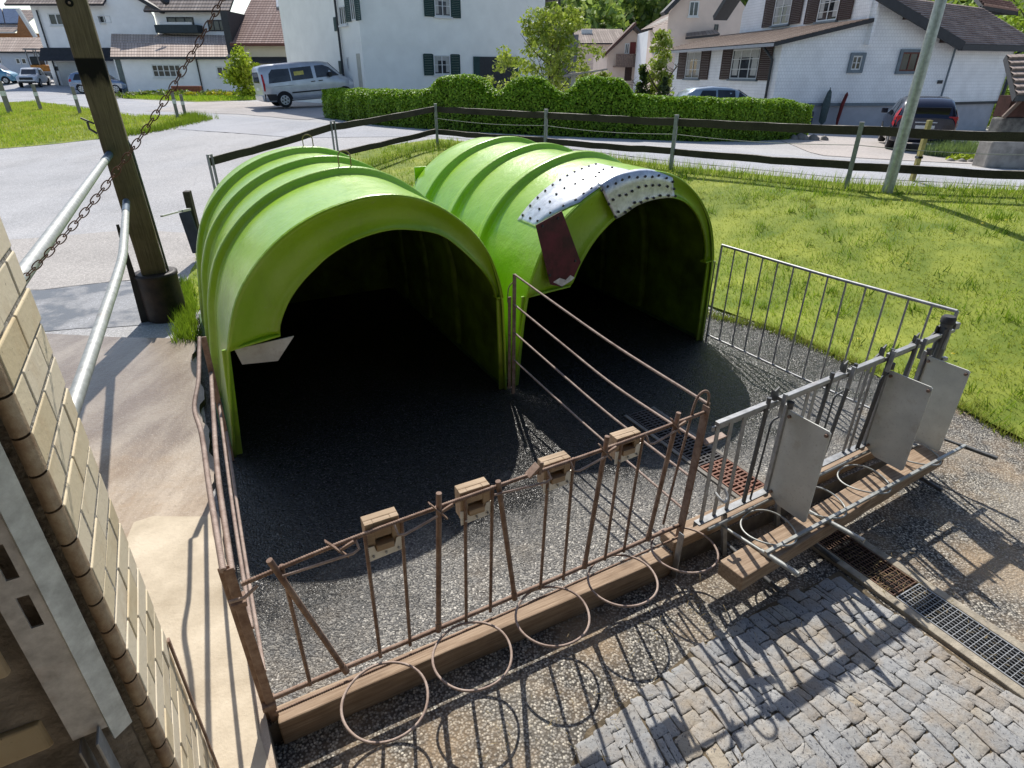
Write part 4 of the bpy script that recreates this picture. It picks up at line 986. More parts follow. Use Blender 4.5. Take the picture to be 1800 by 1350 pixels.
pipe([at(222, 355, 6.95), at(218, 420, 5.35), at(212, 465, 4.55), at(174, 580, 3.25), at(120, 740, 2.27), at(70, 900, 1.85)], .034, 'lower grey galvanised barrier pipe with a bend near the wooden post', 8)
def post():
    b = Vector((-4.44, 7.22, 0)); r = thing('wooden_post', b, 'tall square wooden post with a burn mark, standing in a dark steel sleeve', 'wooden post')
    t1 = at(150, 0, 7.05); t1 = Vector((b.x - .06, b.y - .02, 4.2))
    u3 = Vector((U.x, U.y, 0)); v3 = Vector((V.x, V.y, 0))
    def fr(x, y, z): f = z / 4.2; p = b.lerp(t1, f); return Vector((p.x, p.y, z)) + u3 * x + v3 * y
    mb = MB(); rows = []
    for i in range(30):
        z = .35 + i * 3.85 / 29; j = lambda: random.uniform(-.002, .002)
        rows.append([fr(sx * .132 + j(), sy * .12 + j(), z) for sx, sy in ((-1, -1), (1, -1), (1, 1), (-1, 1))])
    mb.grid(rows, True, False); mb.face(rows[-1]); mb.build('timber', M_POST, r, bev=.012)
    char = mat('charred_wood', (.008, .007, .006), .95, .4, 9, .4, 40)
    mb = MB(); mb.tube([fr(-.02, -.119, 3.42), fr(-.02, -.126, 3.42)], [.036, .036], 14); mb.build('bolt_hole', char, r)
    mb = MB(); mb.tube([fr(-.02, -.12, 3.42), fr(-.02, -.13, 3.42)], [.014, .012], 10); mb.build('bolt', M_RUST, r)
    mb = MB(); mb.cyl(b, .235, 0, .58, 36); mb.tube([(b.x, b.y, .56), (b.x, b.y, .60), (b.x, b.y, .605)], [.245, .245, .20], 36); mb.build('steel_sleeve', mat('black_sleeve_steel', (.022, .02, .02), .55, .5, 6, .2, 40, 0, (.05, .032, .024)), r)
    mb = MB(); mb.tube([fr(.155, -.05, .55), fr(.15, -.05, 1.5), fr(.145, -.05, 2.05), fr(.125, -.05, 2.12)], .013, 10); mb.build('conduit', M_STEELD, r)
    mb = MB(); mb.box(-.30, -.24, -.06, .06, .55, .9, fr); mb.build('cleat', M_RUST, r) if False else None
    mb = MB(); mb.hexa([fr(-.30, -.08, .0), fr(-.20, -.08, .0), fr(-.20, -.05, .0), fr(-.30, -.05, .0), fr(-.235, -.08, 1.22), fr(-.205, -.08, 1.22), fr(-.205, -.05, 1.22), fr(-.235, -.05, 1.22)]); mb.build('stay_plate', M_BLACK, r)
    mb = MB(); la, lb = at(284, 380, 7.4), at(318, 371, 8.8); mb.bar(la, lb, .03, .02); mb.bar(lb, at(332, 368, 9.45), .06, .035); mb.build('latch_bar', M_GALVL, r, bev=.003)
    mb = MB(); mb.tube([fr(-.14, -.02, 2.20), fr(-.2, -.02, 2.25), fr(-.2, -.02, 2.32)], .012, 8); mb.tube([fr(-.14, -.02, 2.30), fr(-.25, -.02, 2.36)], .01, 8); mb.build('hinge_pin', M_STEELD, r)
post()
def chain():
    a = Vector((-1.38, 1.62, 2.28)); b = Vector((-.80, 2.02, 3.02)); r = thing('chain', a, 'rusty link chain hanging from above to the brick wall edge, crossing the wooden post', 'chain')
    P = []; N = 46
    pts = [a + (b - a) * t + Vector((0, 0, -.20 * t * (1 - t))) for t in [i / 200 * 1.12 for i in range(201)]]
    L = [0]
    for p, q in zip(pts, pts[1:]): L.append(L[-1] + (q - p).length)
    pitch = .0245; mb = MB(); k = 0; s = .012
    while s < L[-1] - .02:
        i = max(j for j in range(len(L)) if L[j] <= s); p = pts[i].lerp(pts[min(i + 1, 200)], (s - L[i]) / max(1e-6, L[min(i + 1, 200)] - L[i]))
        d = (pts[min(i + 2, 200)] - pts[max(i - 2, 0)]).normalized()
        cam = (p - Vector((0, 0, CH))).normalized(); x = d.cross(cam).normalized(); y = x.cross(d)
        side = (x * .95 + y * .3).normalized() if k % 2 == 0 else (y * .95 - x * .3).normalized()
        ring = []
        for t in range(20):
            w = 2 * math.pi * t / 20; cx = math.cos(w); sy = math.sin(w)
            ring.append(p + d * (cx * .0165) + side * (math.copysign(abs(sy) ** .7, sy) * .0085))
        mb.tube(ring, .0016, 6, closed=True); s += pitch; k += 1
    mb.build('links', M_CHAIN, r)
    mb = MB(); mb.tube([a + Vector((0, 0, -.0)), a + Vector((-.03, -.02, -.02))], .006, 8); mb.tube([W(0, 0, 0)] * 0 or [a + Vector((-.02, 0, -.10)) + Vector((0, .012 * math.cos(t), .02 * math.sin(t))) for t in [k * .5 for k in range(13)]], .004, 6, closed=True); mb.build('wall_hook', M_CHAIN, r)
chain()

# ------------------------------------------------------------------ rail fence and roadside posts
def road_fence():
    pr = FENCE_R[::-1]; leg = [(-5.63, 11.8), (-4.13, 14.95)]
    P = [(-5.16, 9.8)] + leg + pr + [(8.9, 10.05), (11.9, 9.1)]
    tops = [1.13, 1.44, 1.80, 2.02, 2.0, 2.01, 2.03, 2.0, 2.05]
    r = thing('rail_fence', Vector((-2.12, 18.2, T(-2.12, 18.2))), 'dark two-rail wooden fence on grey metal posts along the road and down to the shelters', 'fence')
    mp = m_galv('grey_post_steel', (.30, .31, .315), .15, .6)
    for i, ((x, y), zt) in enumerate(zip(P, tops)):
        z0 = T(x, y) - .05; j = min(max(i, 1), len(P) - 2); d = (Vector(P[min(i + 1, len(P) - 1)]) - Vector(P[max(i - 1, 0)])).normalized(); d3 = Vector((d.x, d.y, 0)); n = Vector((d.y, -d.x, 0))
        p = Vector((x, y, 0)); mb = MB()
        if i in (1, 2):
            for s in (-1, 1): mb.bar(p + d3 * s * .055 + Vector((0, 0, z0)), p + d3 * s * .055 + Vector((0, 0, zt)), .022, .05, (n.x, n.y, 0))
            mb.bar(p + Vector((0, 0, zt)) - d3 * .066, p + Vector((0, 0, zt)) + d3 * .066, .05, .022)
        elif i == 0:
            mb.bar(p + Vector((0, 0, z0)), p + Vector((0, 0, zt)), .15, .10, (n.x, n.y, 0))
        else: mb.bar(p + Vector((0, 0, z0)), p + Vector((0, 0, zt)), .075, .06, (n.x, n.y, 0)); mb.bar(p + Vector((0, 0, zt)), p + Vector((0, 0, zt + .012)), .085, .07, (n.x, n.y, 0))
        mb.build('post', M_RAIL if i == 0 else mp, r, bev=.006)
    cap = mat('pale_plank_edge', (.34, .31, .26), .9, .5, 14, .4, 40)
    for i in range(1, len(P) - 1):
        if i == 0: continue
        a, b = Vector(P[i]), Vector(P[i + 1]); d = (b - a).normalized(); n = Vector((-d.y, d.x, 0)) * .05
        for dz0, dz1, hh in ((-.13, -.13, .14), (-.72, -.70, .13)):
            if dz0 < -.5 and i == 1: dz0 = -.75
            A_ = Vector((a.x, a.y, tops[i] + dz0)) + n; B_ = Vector((b.x, b.y, tops[i + 1] + dz1)) + n
            mb = MB(); rows = []
            K = 10
            for k in range(K + 1):
                p = A_.lerp(B_, k / K) + Vector((0, 0, random.uniform(-.008, .008) - .012 * math.sin(math.pi * k / K)))
                nn = n.normalized() * .024
                rows.append([p - nn - Vector((0, 0, hh / 2)), p + nn - Vector((0, 0, hh / 2 + random.uniform(0, .006))), p + nn + Vector((0, 0, hh / 2 + random.uniform(-.004, .006))), p - nn + Vector((0, 0, hh / 2 + random.uniform(-.004, .006)))])
            mb.grid(rows, True, False); mb.face(rows[0]); mb.face(rows[-1][::-1]); o = mb.build('rail', M_RAIL, r, bev=.004)
            mb = MB(); mb.grid([[q[3] + Vector((0, 0, .003)), q[2] + Vector((0, 0, .003))] for q in rows], smooth=False); mb.build('weathered_edge', cap, o)
        if i >= 3:
            mb = MB(); A_ = Vector((a.x, a.y, tops[i] - .36)); B_ = Vector((b.x, b.y, tops[i + 1] - .36))
            mb.tube([A_.lerp(B_, t) - Vector((0, 0, .05 * math.sin(math.pi * t))) for t in [k / 8 for k in range(9)]], .006, 6); mb.build('wire', mat('pale_wire', (.40, .40, .36), .6, .2, 10), r)
    mb = MB(); mb.hexa([Vector(p_) for p_ in ((-5.22, 9.62, .18), (-5.02, 9.62, .18), (-5.02, 9.66, .18), (-5.22, 9.66, .18), (-5.28, 9.62, .82), (-5.10, 9.62, .86), (-5.10, 9.66, .86), (-5.28, 9.66, .82))]); mb.build('board', mat('dark_blue_board', (.03, .04, .065), .7, .3, 6), r)
road_fence()
def lamp():
    x, y = 6.55, 10.78; z = T(x, y); r = thing('lamp_post', (x, y, z), 'tall round galvanised lamp post rising from the grass beside the rail fence', 'lamp post')
    mb = MB(); mb.tube([(x, y, z - .05), (x, y, z + 3), (x, y, z + 6.5)], [.092, .08, .065], 28); mb.build('pole', m_galv('lamp_pole_steel', (.46, .47, .47), .05, .4), r)
    mb = MB(); mb.tube([(x, y, z + 6.5), (x + .4, y + .5, z + 6.9), (x + .9, y + 1.1, z + 7.0)], .04, 12); mb.build('arm', M_GALV, r)
    mb = MB(); mb.tube([(x + .85, y + 1.05, z + 6.98), (x + 1.1, y + 1.35, z + 7.0), (x + 1.4, y + 1.7, z + 6.98)], [.05, .11, .05], 14); mb.build('lamp_head', M_GALV, r)
lamp()
def marker(px, py, ptop, Y, label, m, w=.09, name='marker_post'):
    b = at(px, py, Y); z = T(b.x, b.y); t = at(px, ptop, Y); h = max(.4, t.z - z); r = thing(name, (b.x, b.y, z), label, 'post')
    mb = MB(); mb.box(b.x - w / 2, b.x + w / 2, b.y - w / 3, b.y + w / 3, z - .03, z + h); mb.build('shaft', m, r, bev=.01)
    mb = MB(); mb.box(b.x - w / 2 - .004, b.x + w / 2 + .004, b.y - w / 3 - .004, b.y + w / 3 + .004, z + h * .55, z + h * .7); mb.build('band', M_WHITE, r)
    return r
mk = m_wood('grey_marker_wood', (.20, .19, .17), (.32, .30, .27), along='z')
marker(12, 183, 142, 36, 'leftmost grey marker post at the edge of the meadow', mk, .22)
marker(70, 187, 148, 37, 'marker post carrying a small white card, second from the left', mk, .16)
marker(140, 196, 152, 33, 'marker post in front of the silver and blue car, third from the left', mk, .14)
marker(313, 208, 160, 29, 'left one of the two marker posts in the grass tip near the chain', mk, .12)
marker(326, 203, 166, 29.6, 'shorter right one of the two marker posts in the grass tip', mk, .12)
def yellow_post():
    p = Vector((7.55, 11.75, 0)); z = T(p.x, p.y); r = thing('marker_post', (p.x, p.y, z), 'yellowish weathered post standing behind the fence right of the lamp post', 'post')
    mb = MB(); mb.bar(p + Vector((0, 0, z)), p + Vector((0, 0, z + 1.05)), .09, .07); mb.build('shaft', mat('yellow_paint_worn', (.45, .38, .14), .8, .35, 10, .2, 40), r, bev=.008)
    mb = MB(); mb.box(p.x - .05, p.x + .05, p.y - .045, p.y + .045, z + .4, z + .44); mb.build('strap', M_STEELD, r)
yellow_post()

# ------------------------------------------------------------------ buildings
class Fac:
    """a facade: P0 = left end on plan, d = direction towards the right end, outward normal n."""
    def __init__(s, P0, d):
        s.P = Vector((P0[0], P0[1])); s.d = Vector((d[0], d[1])).normalized(); s.n = Vector((s.d.y, -s.d.x))
    def pt(s, a, n, z): q = s.P + s.d * a + s.n * n; return Vector((q.x, q.y, z))
    def sz(s, px, py):
        r = ray(px, py); k = s.P.dot(s.n) / (r.x * s.n.x + r.y * s.n.y)
        p = Vector((r.x * k, r.y * k)); return (p - s.P).dot(s.d), CH + r.z * k
    def rect(s, x0, y0, x1, y1):
        ym = (y0 + y1) / 2; xm = (x0 + x1) / 2
        return s.sz(x0, ym)[0], s.sz(x1, ym)[0], s.sz(xm, y1)[1], s.sz(xm, y0)[1]
    def box(s, mb, a0, a1, n0, n1, z0, z1):
        c = [s.pt(*q) for q in ((a0, n1, z0), (a1, n1, z0), (a1, n0, z0), (a0, n0, z0), (a0, n1, z1), (a1, n1, z1), (a1, n0, z1), (a0, n0, z1))]
        i = len(mb.uv); mb.hexa(c)
        for k in range(i, len(mb.uv)):       # metric facade coordinates for the materials
            mb.uv[k] = [(0, 0)] * 4
        idx = ((0, 3, 2, 1), (4, 5, 6, 7), (0, 1, 5, 4), (1, 2, 6, 5), (2, 3, 7, 6), (3, 0, 4, 7))
        L = [(a0, n1, z0), (a1, n1, z0), (a1, n0, z0), (a0, n0, z0), (a0, n1, z1), (a1, n1, z1), (a1, n0, z1), (a0, n0, z1)]
        for f, q in enumerate(idx): mb.uv[i + f] = [((L[k][0], L[k][2]) if f in (2, 4) else (L[k][1], L[k][2]) if f in (3, 5) else (L[k][0], L[k][1])) for k in q]
    def poly(s, mb, pts, n=0.0): mb.face([s.pt(a, n, z) for a, z in pts], [(a, z) for a, z in pts])
CURT = mat('curtain_cloth', (.42, .42, .40), .9, .15, 9, .1, 60)
def window(root, fc, rc, nx=2, ny=1, frame=None, sill=None, shut=None, shw=.5, casing=None, curtain=False, depth=.05, fw=.055):
    a0, a1, z0, z1 = rc; frame = frame or M_WHITE
    mb = MB(); d = depth
    c = 0.0
    for q in ((a0, a0 + fw, z0, z1), (a1 - fw, a1, z0, z1), (a0 + fw, a1 - fw, z0, z0 + fw), (a0 + fw, a1 - fw, z1 - fw, z1)): fc.box(mb, q[0], q[1], .005, d, q[2], q[3])
    for i in range(1, nx): x = a0 + (a1 - a0) * i / nx; fc.box(mb, x - fw * .4, x + fw * .4, .005, d - .004, z0 + fw, z1 - fw)
    for i in range(1, ny): z = z0 + (z1 - z0) * i / ny; fc.box(mb, a0 + fw, a1 - fw, .005, d - .01, z - fw * .22, z + fw * .22)
    w = mb.build('window', frame, root)
    mb = MB(); fc.box(mb, a0 + fw * .5, a1 - fw * .5, .004, .018, z0 + fw * .5, z1 - fw * .5); mb.build('pane', M_GLASS, w)
    if curtain:
        mb = MB()
        ww = (a1 - a0)
        for p0, p1, q0 in ((.06, .26, .12), (.74, .94, .12), (.26, .74, .72)): fc.box(mb, a0 + ww * p0, a0 + ww * p1, .019, .023, z0 + (z1 - z0) * q0, z1 - fw)
        mb.build('curtain', CURT, w)
    if sill:
        mb = MB(); fc.box(mb, a0 - .08, a1 + .08, .0, .14, z0 - .09, z0 - .01); mb.build('sill', sill, w)
    if casing:
        mb = MB()
        for q in ((a0 - .12, a0, z0 - .12, z1 + .12), (a1, a1 + .12, z0 - .12, z1 + .12), (a0, a1, z0 - .12, z0), (a0, a1, z1, z1 + .12)): fc.box(mb, q[0], q[1], .0, d + .05, q[2], q[3])
        mb.build('casing', casing, w)
    if shut:
        for s in (0, 1):
            b0, b1 = (a0 - shw - .03, a0 - .03) if s == 0 else (a1 + .03, a1 + shw + .03)
            mb = MB(); fc.box(mb, b0, b0 + .05, .03, .075, z0 - .04, z1 + .04); fc.box(mb, b1 - .05, b1, .03, .075, z0 - .04, z1 + .04)
            n = max(4, int((z1 - z0) / .075))
            for k in range(n + 1):
                z = z0 - .04 + (z1 - z0 + .08 - .05) * k / n; fc.box(mb, b0 + .05, b1 - .05, .035, .062 + .008 * (k % 2), z, z + (z1 - z0 + .08) / n * .8)
            mb.build('shutter', shut, root)
    return w
def roof(root, e0, e1, r1, r0, rows, m, name='roof', thick=.05, under=None, jit=.0):
    """stepped tile courses: e0-e1 eave, r0-r1 ridge."""
    e0, e1, r1, r0 = map(Vector, (e0, e1, r1, r0)); n = (e1 - e0).cross(r0 - e0).normalized()
    if n.z < 0: n = -n
    mb = MB(); L = (e1 - e0).length; S = (r0 - e0).length
    for k in range(rows):
        t0 = k / rows; t1 = (k + 1) / rows
        a0 = e0.lerp(r0, t0); b0 = e1.lerp(r1, t0); a1 = e0.lerp(r0, t1); b1 = e1.lerp(r1, t1); s = n * (thick * .55)
        mb.face([a0 + s, b0 + s, b1, a1], [(0, S * t0), (L, S * t0), (L, S * t1), (0, S * t1)])
        mb.face([a0, b0, b0 + s, a0 + s], [(0, 0), (L, 0), (L, .05), (0, .05)])
    o = mb.build(name, m, root)
    mb = MB(); d = n * -.16
    mb.hexa([e0 + d, e1 + d, r1 + d, r0 + d, e0 - n * .005, e1 - n * .005, r1 - n * .005, r0 - n * .005]); mb.build('roof_edge', under or M_TRIMD, o)
    return o
TILE = m_shingle('brown_clay_tile', (0.429, 0.273, 0.227), .28, 5.0, .035, .55, .85, .3, .18, (0.494, 0.351, 0.299))
TILE_N = m_shingle('weathered_pink_tile', (.40, .31, .275), .42, .30, .012, .35, .85, .4, .25, (.56, .45, .40))
TILE2 = m_shingle('weathered_grey_tile', (0.450, 0.356, 0.300), .30, 5.0, .035, .55, .85, .3, .2, (0.587, 0.481, 0.406))
CORR = m_shingle('corrugated_cement_roof', (0.575, 0.450, 0.375), .24, 5.0, .03, .6, .9, .3, .15, (0.675, 0.550, 0.463))
SHING = m_shingle('white_shingle', (.90, .91, .92), .13, .135, .007, .72, .7, .35, .03)
PLAS = simple('white_render', (.88, .88, .87), .9, .05, 1.5, .2, 30); PLASC = simple('cream_render', (.93, .93, .87), .9, .05, 1.2, .2, 30)
PLASP = simple('pinkish_render', (.74, .60, .51), .9, .06, 1.2, .2, 30); PLASB = simple('beige_render', (.78, .70, .55), .9, .06, 1.2, .2, 30)
PLASG = simple('grey_base_render', (.40, .405, .44), .9, .1, 2, .25, 30)
GREENS = mat('dark_green_shutter', (.015, .055, .05), .6, .2, 8, .1, 40); BROWNS = mat('dark_brown_shutter', (.055, .03, .025), .6, .25, 8, .1, 40)
REDS = mat('dark_red_shutter', (.16, .03, .03), .6, .2, 8, .1, 40); GUT = mat('dark_gutter', (.035, .04, .045), .5, .2, 8, .05, 40)
SILL = mat('grey_blue_sill', (.16, .20, .23), .6, .15, 8, .05, 40); TIMB = mat('orange_timber', (.33, .15, .06), .8, .3, 8, .2, 40); BALC = mat('balcony_timber', (.20, .145, .12), .8, .3, 8, .2, 40)
def wallp(root, fc, pts, m, n=0, name='wall'):
    mb = MB(); fc.poly(mb, pts, n); fc.poly(mb, pts[::-1], n - .12)
    for a, b in zip(pts, pts[1:] + pts[:1]): mb.face([fc.pt(a[0], n, a[1]), fc.pt(a[0], n - .12, a[1]), fc.pt(b[0], n - .12, b[1]), fc.pt(b[0], n, b[1])])
    return mb.build(name, m, root)
def volume(root, fc, a0, a1, z0, z1, depth, m, name='wall'):
    mb = MB(); fc.box(mb, a0, a1, -depth, 0, z0, z1); return mb.build(name, m, root)
def cream_house():
    C = at(641, 130, 35); f1 = Fac((C.x, C.y), (.786, .618)); f0d = Vector((.618, -.786)); L0 = 4.2
    f0 = Fac((C.x - f0d.x * L0, C.y - f0d.y * L0), f0d)
    r = thing('house', (C.x + 5, C.y + 6, 1.1), 'large cream rendered house with dark green shutters behind the clipped hedge', 'house')
    W1 = f1.sz(957, 60)[0]; zt = 9.2
    mb = MB(); f1.box(mb, 0, W1, -11, 0, .6, zt); mb.build('wall', PLASC, r)
    zs = f1.sz(700, 75)[1]
    mb = MB(); f0.box(mb, L0 - 3.0, L0 - .02, -.3, .012, zs - .03, zs + .03); f1.box(mb, -.02, W1, 0, .014, zs - .04, zs + .04); mb.build('string_course', PLASC, r)
    mb = MB(); f0.box(mb, 0, L0 - 3.0, -6, -.02, .6, zt); mb.build('wall', PLASC, r)
    for rc in ((763, -8, 791, 29), (762, 97, 791, 131)): window(r, f1, f1.rect(*rc), 2, 2, None, M_WHITE, GREENS, .62, None, True)
    # left side: upper windows, small slit, pale door, downpipe
    window(r, f0, f0.rect(598, 10, 610, 44), 3, 1, None, M_WHITE); window(r, f0, f0.rect(617, -10, 625, 36), 2, 1, None, None, GREENS, .55)
    window(r, f0, f0.rect(611, 100, 614, 123), 1, 1)
    mb = MB(); a0, a1, z0, z1 = f0.rect(629, 94, 635, 150); f0.box(mb, a0, a1, .0, .02, 1.1, z1); mb.build('door', mat('pale_door', (.52, .50, .42), .7, .1, 5), r)
    mb = MB(); a0, a1, z0, z1 = f0.rect(588, 30, 592, 55); f0.box(mb, a0, a1, .0, .05, z0, z1); a0, a1, z0, z1 = f0.rect(597, 107, 601, 130); f0.box(mb, a0, a1, .0, .05, z0, z1); mb.build('shutter', GREENS, r)
    mb = MB(); a, z = f0.sz(599, 60); mb.tube([f0.pt(a, .12, .9), f0.pt(a, .12, 7.2), f0.pt(a - .15, .4, 7.6), f0.pt(a - .5, .6, 7.7)], .06, 8); mb.build('downpipe', GUT, r)
    # dark green garden door front with awning, and the pergola on the far corner
    a0, a1, z0, z1 = f1.rect(842, 100, 900, 150)
    mb = MB(); f1.box(mb, a0, a1, 0, .06, 1.0, z1); mb.build('door', mat('dark_door', (.03, .035, .04), .5, .2, 5), r)
    mb = MB(); f1.box(mb, a0 - .4, a0, .02, .1, 1.6, z1); f1.box(mb, a1, a1 + .4, .02, .1, 1.6, z1); mb.build('shutter', GREENS, r)
    mb = MB()
    for k in range(6):
        n = -.5 - k * .9; f1.box(mb, W1, W1 + 2.7, n - .06, n + .06, 7.05, 7.2)
    f1.box(mb, W1 + 2.5, W1 + 2.65, -5.5, .3, 6.9, 7.05); mb.build('pergola', M_TRIMD, r)
    mb = MB(); f1.box(mb, W1 + 1.3, W1 + 1.42, -.3, -.18, 1, 7.0); mb.build('pergola_post', M_TRIMD, r)
    mb = MB(); f1.box(mb, -1.0, W1 + 1, -11.8, .8, zt, zt + .2); mb.build('eave', M_TRIMD, r)
    mb = MB(); f1.box(mb, W1, W1 + 3, -8, -.6, .8, 4.2); mb.build('annex', PLASC, r)
cream_house()
def row_box(Y, x0, x1, yref): a = at(x0, yref, Y); b = at(x1, yref, Y); return a.x, b.x
def zr(y, Y): return at(900, y, Y).z
def farm_left():
    Y = 66; fc = Fac((at(66, 90, Y).x, Y), (1, 0))
    r = thing('farmhouse', (at(180, 150, Y).x, Y + 4, 1.2), 'long white farmhouse with corrugated annex roof and garage, behind the left road', 'house')
    S = lambda x, y: fc.sz(x, y)
    # garage block at the left with the dark skirt roof
    a0 = S(78, 90)[0]; a1 = S(205, 90)[0]
    volume(r, fc, a0, a1, .9, zr(10, Y), 8, PLAS)
    z0, z1 = zr(107, Y), zr(84, Y); mb = MB()
    mb.hexa([fc.pt(a0 - .2, .0, z0), fc.pt(a1, .0, z0), fc.pt(a1, .9, z0), fc.pt(a0 - .2, .9, z0), fc.pt(a0 - .2, -.02, z1), fc.pt(a1, -.02, z1), fc.pt(a1, .12, z1), fc.pt(a0 - .2, .12, z1)]); mb.build('skirt_roof', mat('slate_dark', (.035, .038, .045), .8, .25, 3, .3, 20), r)
    window(r, fc, fc.rect(86, 23, 127, 45), 3, 1, None, M_WHITE, fw=.12)
    e = fc.pt(a0 - 1.6, 1.1, zr(9, Y)); e2 = fc.pt(a1 + .5, 1.1, zr(9, Y)); roof(r, e, e2, e2 + Vector((0, 5, 3.2)), e + Vector((0, 5, 3.2)), 12, TILE2)
    mb = MB(); ga0, ga1 = S(105, 130)[0], S(158, 130)[0]; fc.box(mb, ga0, ga1, .0, .04, 1.0, zr(109, Y)); mb.build('garage_door', mat('pale_garage_door', (.56, .55, .52), .7, .08, 3), r)
    mb = MB(); a, z = S(97, 120); fc.box(mb, a, a + .3, 0, .12, z - .2, z + .15); mb.build('wall_lamp', M_TRIMD, r)
    mb = MB(); a = S(79, 60)[0]; mb.tube([fc.pt(a, .15, .9), fc.pt(a, .15, zr(18, Y))], .07, 6); mb.build('downpipe', GUT, r)
    # gable bay
    g0, g1 = S(190, 40)[0], S(275, 40)[0]; gm = (g0 + g1) / 2
    wallp(r, fc, [(g0, 1), (g1, 1), (g1, zr(30, Y)), (gm + 1.2, zr(-25, Y)), (g0, zr(0, Y))], PLAS, .3)
    window(r, fc, fc.rect(176, 28, 198, 41), 2, 1, None, M_WHITE, depth=.36)
    mb = MB(); mb.bar(fc.pt(gm + .6, .5, zr(-14, Y)), fc.pt(g1 + 1.1, .5, zr(22, Y)), .7, .3); mb.build('barge_board', M_TRIMD, r)
    # upper right wing with balcony
    b0, b1 = S(275, 40)[0], S(410, 40)[0]
    volume(r, fc, b0, b1, 1, zr(21, Y), 7, PLAS)
    e = fc.pt(b0 - .5, .9, zr(20, Y)); e2 = fc.pt(b1 + .2, .9, zr(20, Y)); roof(r, e, e2, e2 + Vector((0, 5, 3.6)), e + Vector((0, 5, 3.6)), 12, TILE2)
    window(r, fc, fc.rect(294, 30, 341, 46), 3, 1, M_TRIMD, None, fw=.1); window(r, fc, fc.rect(366, 35, 396, 55), 3, 1, M_TRIMD, None, fw=.1)
    mb = MB(); p0, p1, q0, q1 = fc.rect(284, 45, 357, 59); fc.box(mb, p0, p1, .0, 1.2, q0, q1); mb.build('balcony', mat('dark_balcony', (.03, .045, .05), .6, .2, 4), r)
    mb = MB(); fc.box(mb, p0 + .5, p1 - .5, .9, 1.05, q1 + .0, q1 + .22); mb.build('balcony_rail', M_WHITE, r)
    mb = MB(); mb.tube([fc.pt(S(299, 5)[0], .9, zr(12, Y)), fc.pt(S(299, 5)[0], .9, zr(4, Y))], .05, 6); p = fc.pt(S(299, 5)[0], 1.0, zr(1, Y)); mb.tube([p, p + Vector((.2, -.12, .1))], [.48, .40], 14); mb.build('satellite_dish', M_TRIMD, r)
    # single storey annex
    c0, c1 = S(205, 120)[0], S(425, 120)[0]
    fa = Fac((fc.pt(0, 0, 0).x, Y - 7), (1, 0)); SA = lambda x, y: fa.sz(x, y)
    c0, c1 = SA(205, 125)[0], SA(418, 125)[0]; zt = zr(101, Y - 7)
    volume(r, fa, c0, c1, .9, zt, 6.9, PLAS)
    e = fa.pt(SA(200, 101)[0], .5, zt); e2 = fa.pt(SA(412, 103)[0], .5, zt); k = at(408, 64, Y + 1) ; k0 = at(193, 58, Y + 1)
    roof(r, e, e2, (at(406, 62, Y).x, Y - .02, zr(62, Y)), (at(196, 58, Y).x, Y - .02, zr(58, Y)), 9, CORR)
    mb = MB(); fa.box(mb, SA(200, 101)[0], SA(412, 101)[0], .45, .6, zt - .12, zt + .05); mb.build('gutter', GUT, r)
    window(r, fa, fa.rect(268, 113, 319, 136), 5, 2, None, M_WHITE, fw=.1); window(r, fa, fa.rect(381, 116, 404, 136), 2, 1, None, M_WHITE, fw=.12); window(r, fa, fa.rect(406, 116, 420, 137), 1, 1, None, M_WHITE, fw=.12)
    mb = MB(); a = SA(349, 120)[0]; mb.tube([fa.pt(a, .1, 1), fa.pt(a, .1, zt)], .06, 6); mb.build('downpipe', GUT, r)
    mb = MB(); p0, p1, q0, q1 = fa.rect(208, 104, 217, 150); fa.box(mb, p0, p1, 0, .05, 1.1, q1); mb.build('door', mat('grey_green_door', (.12, .15, .14), .6, .2, 5), r)
farm_left()
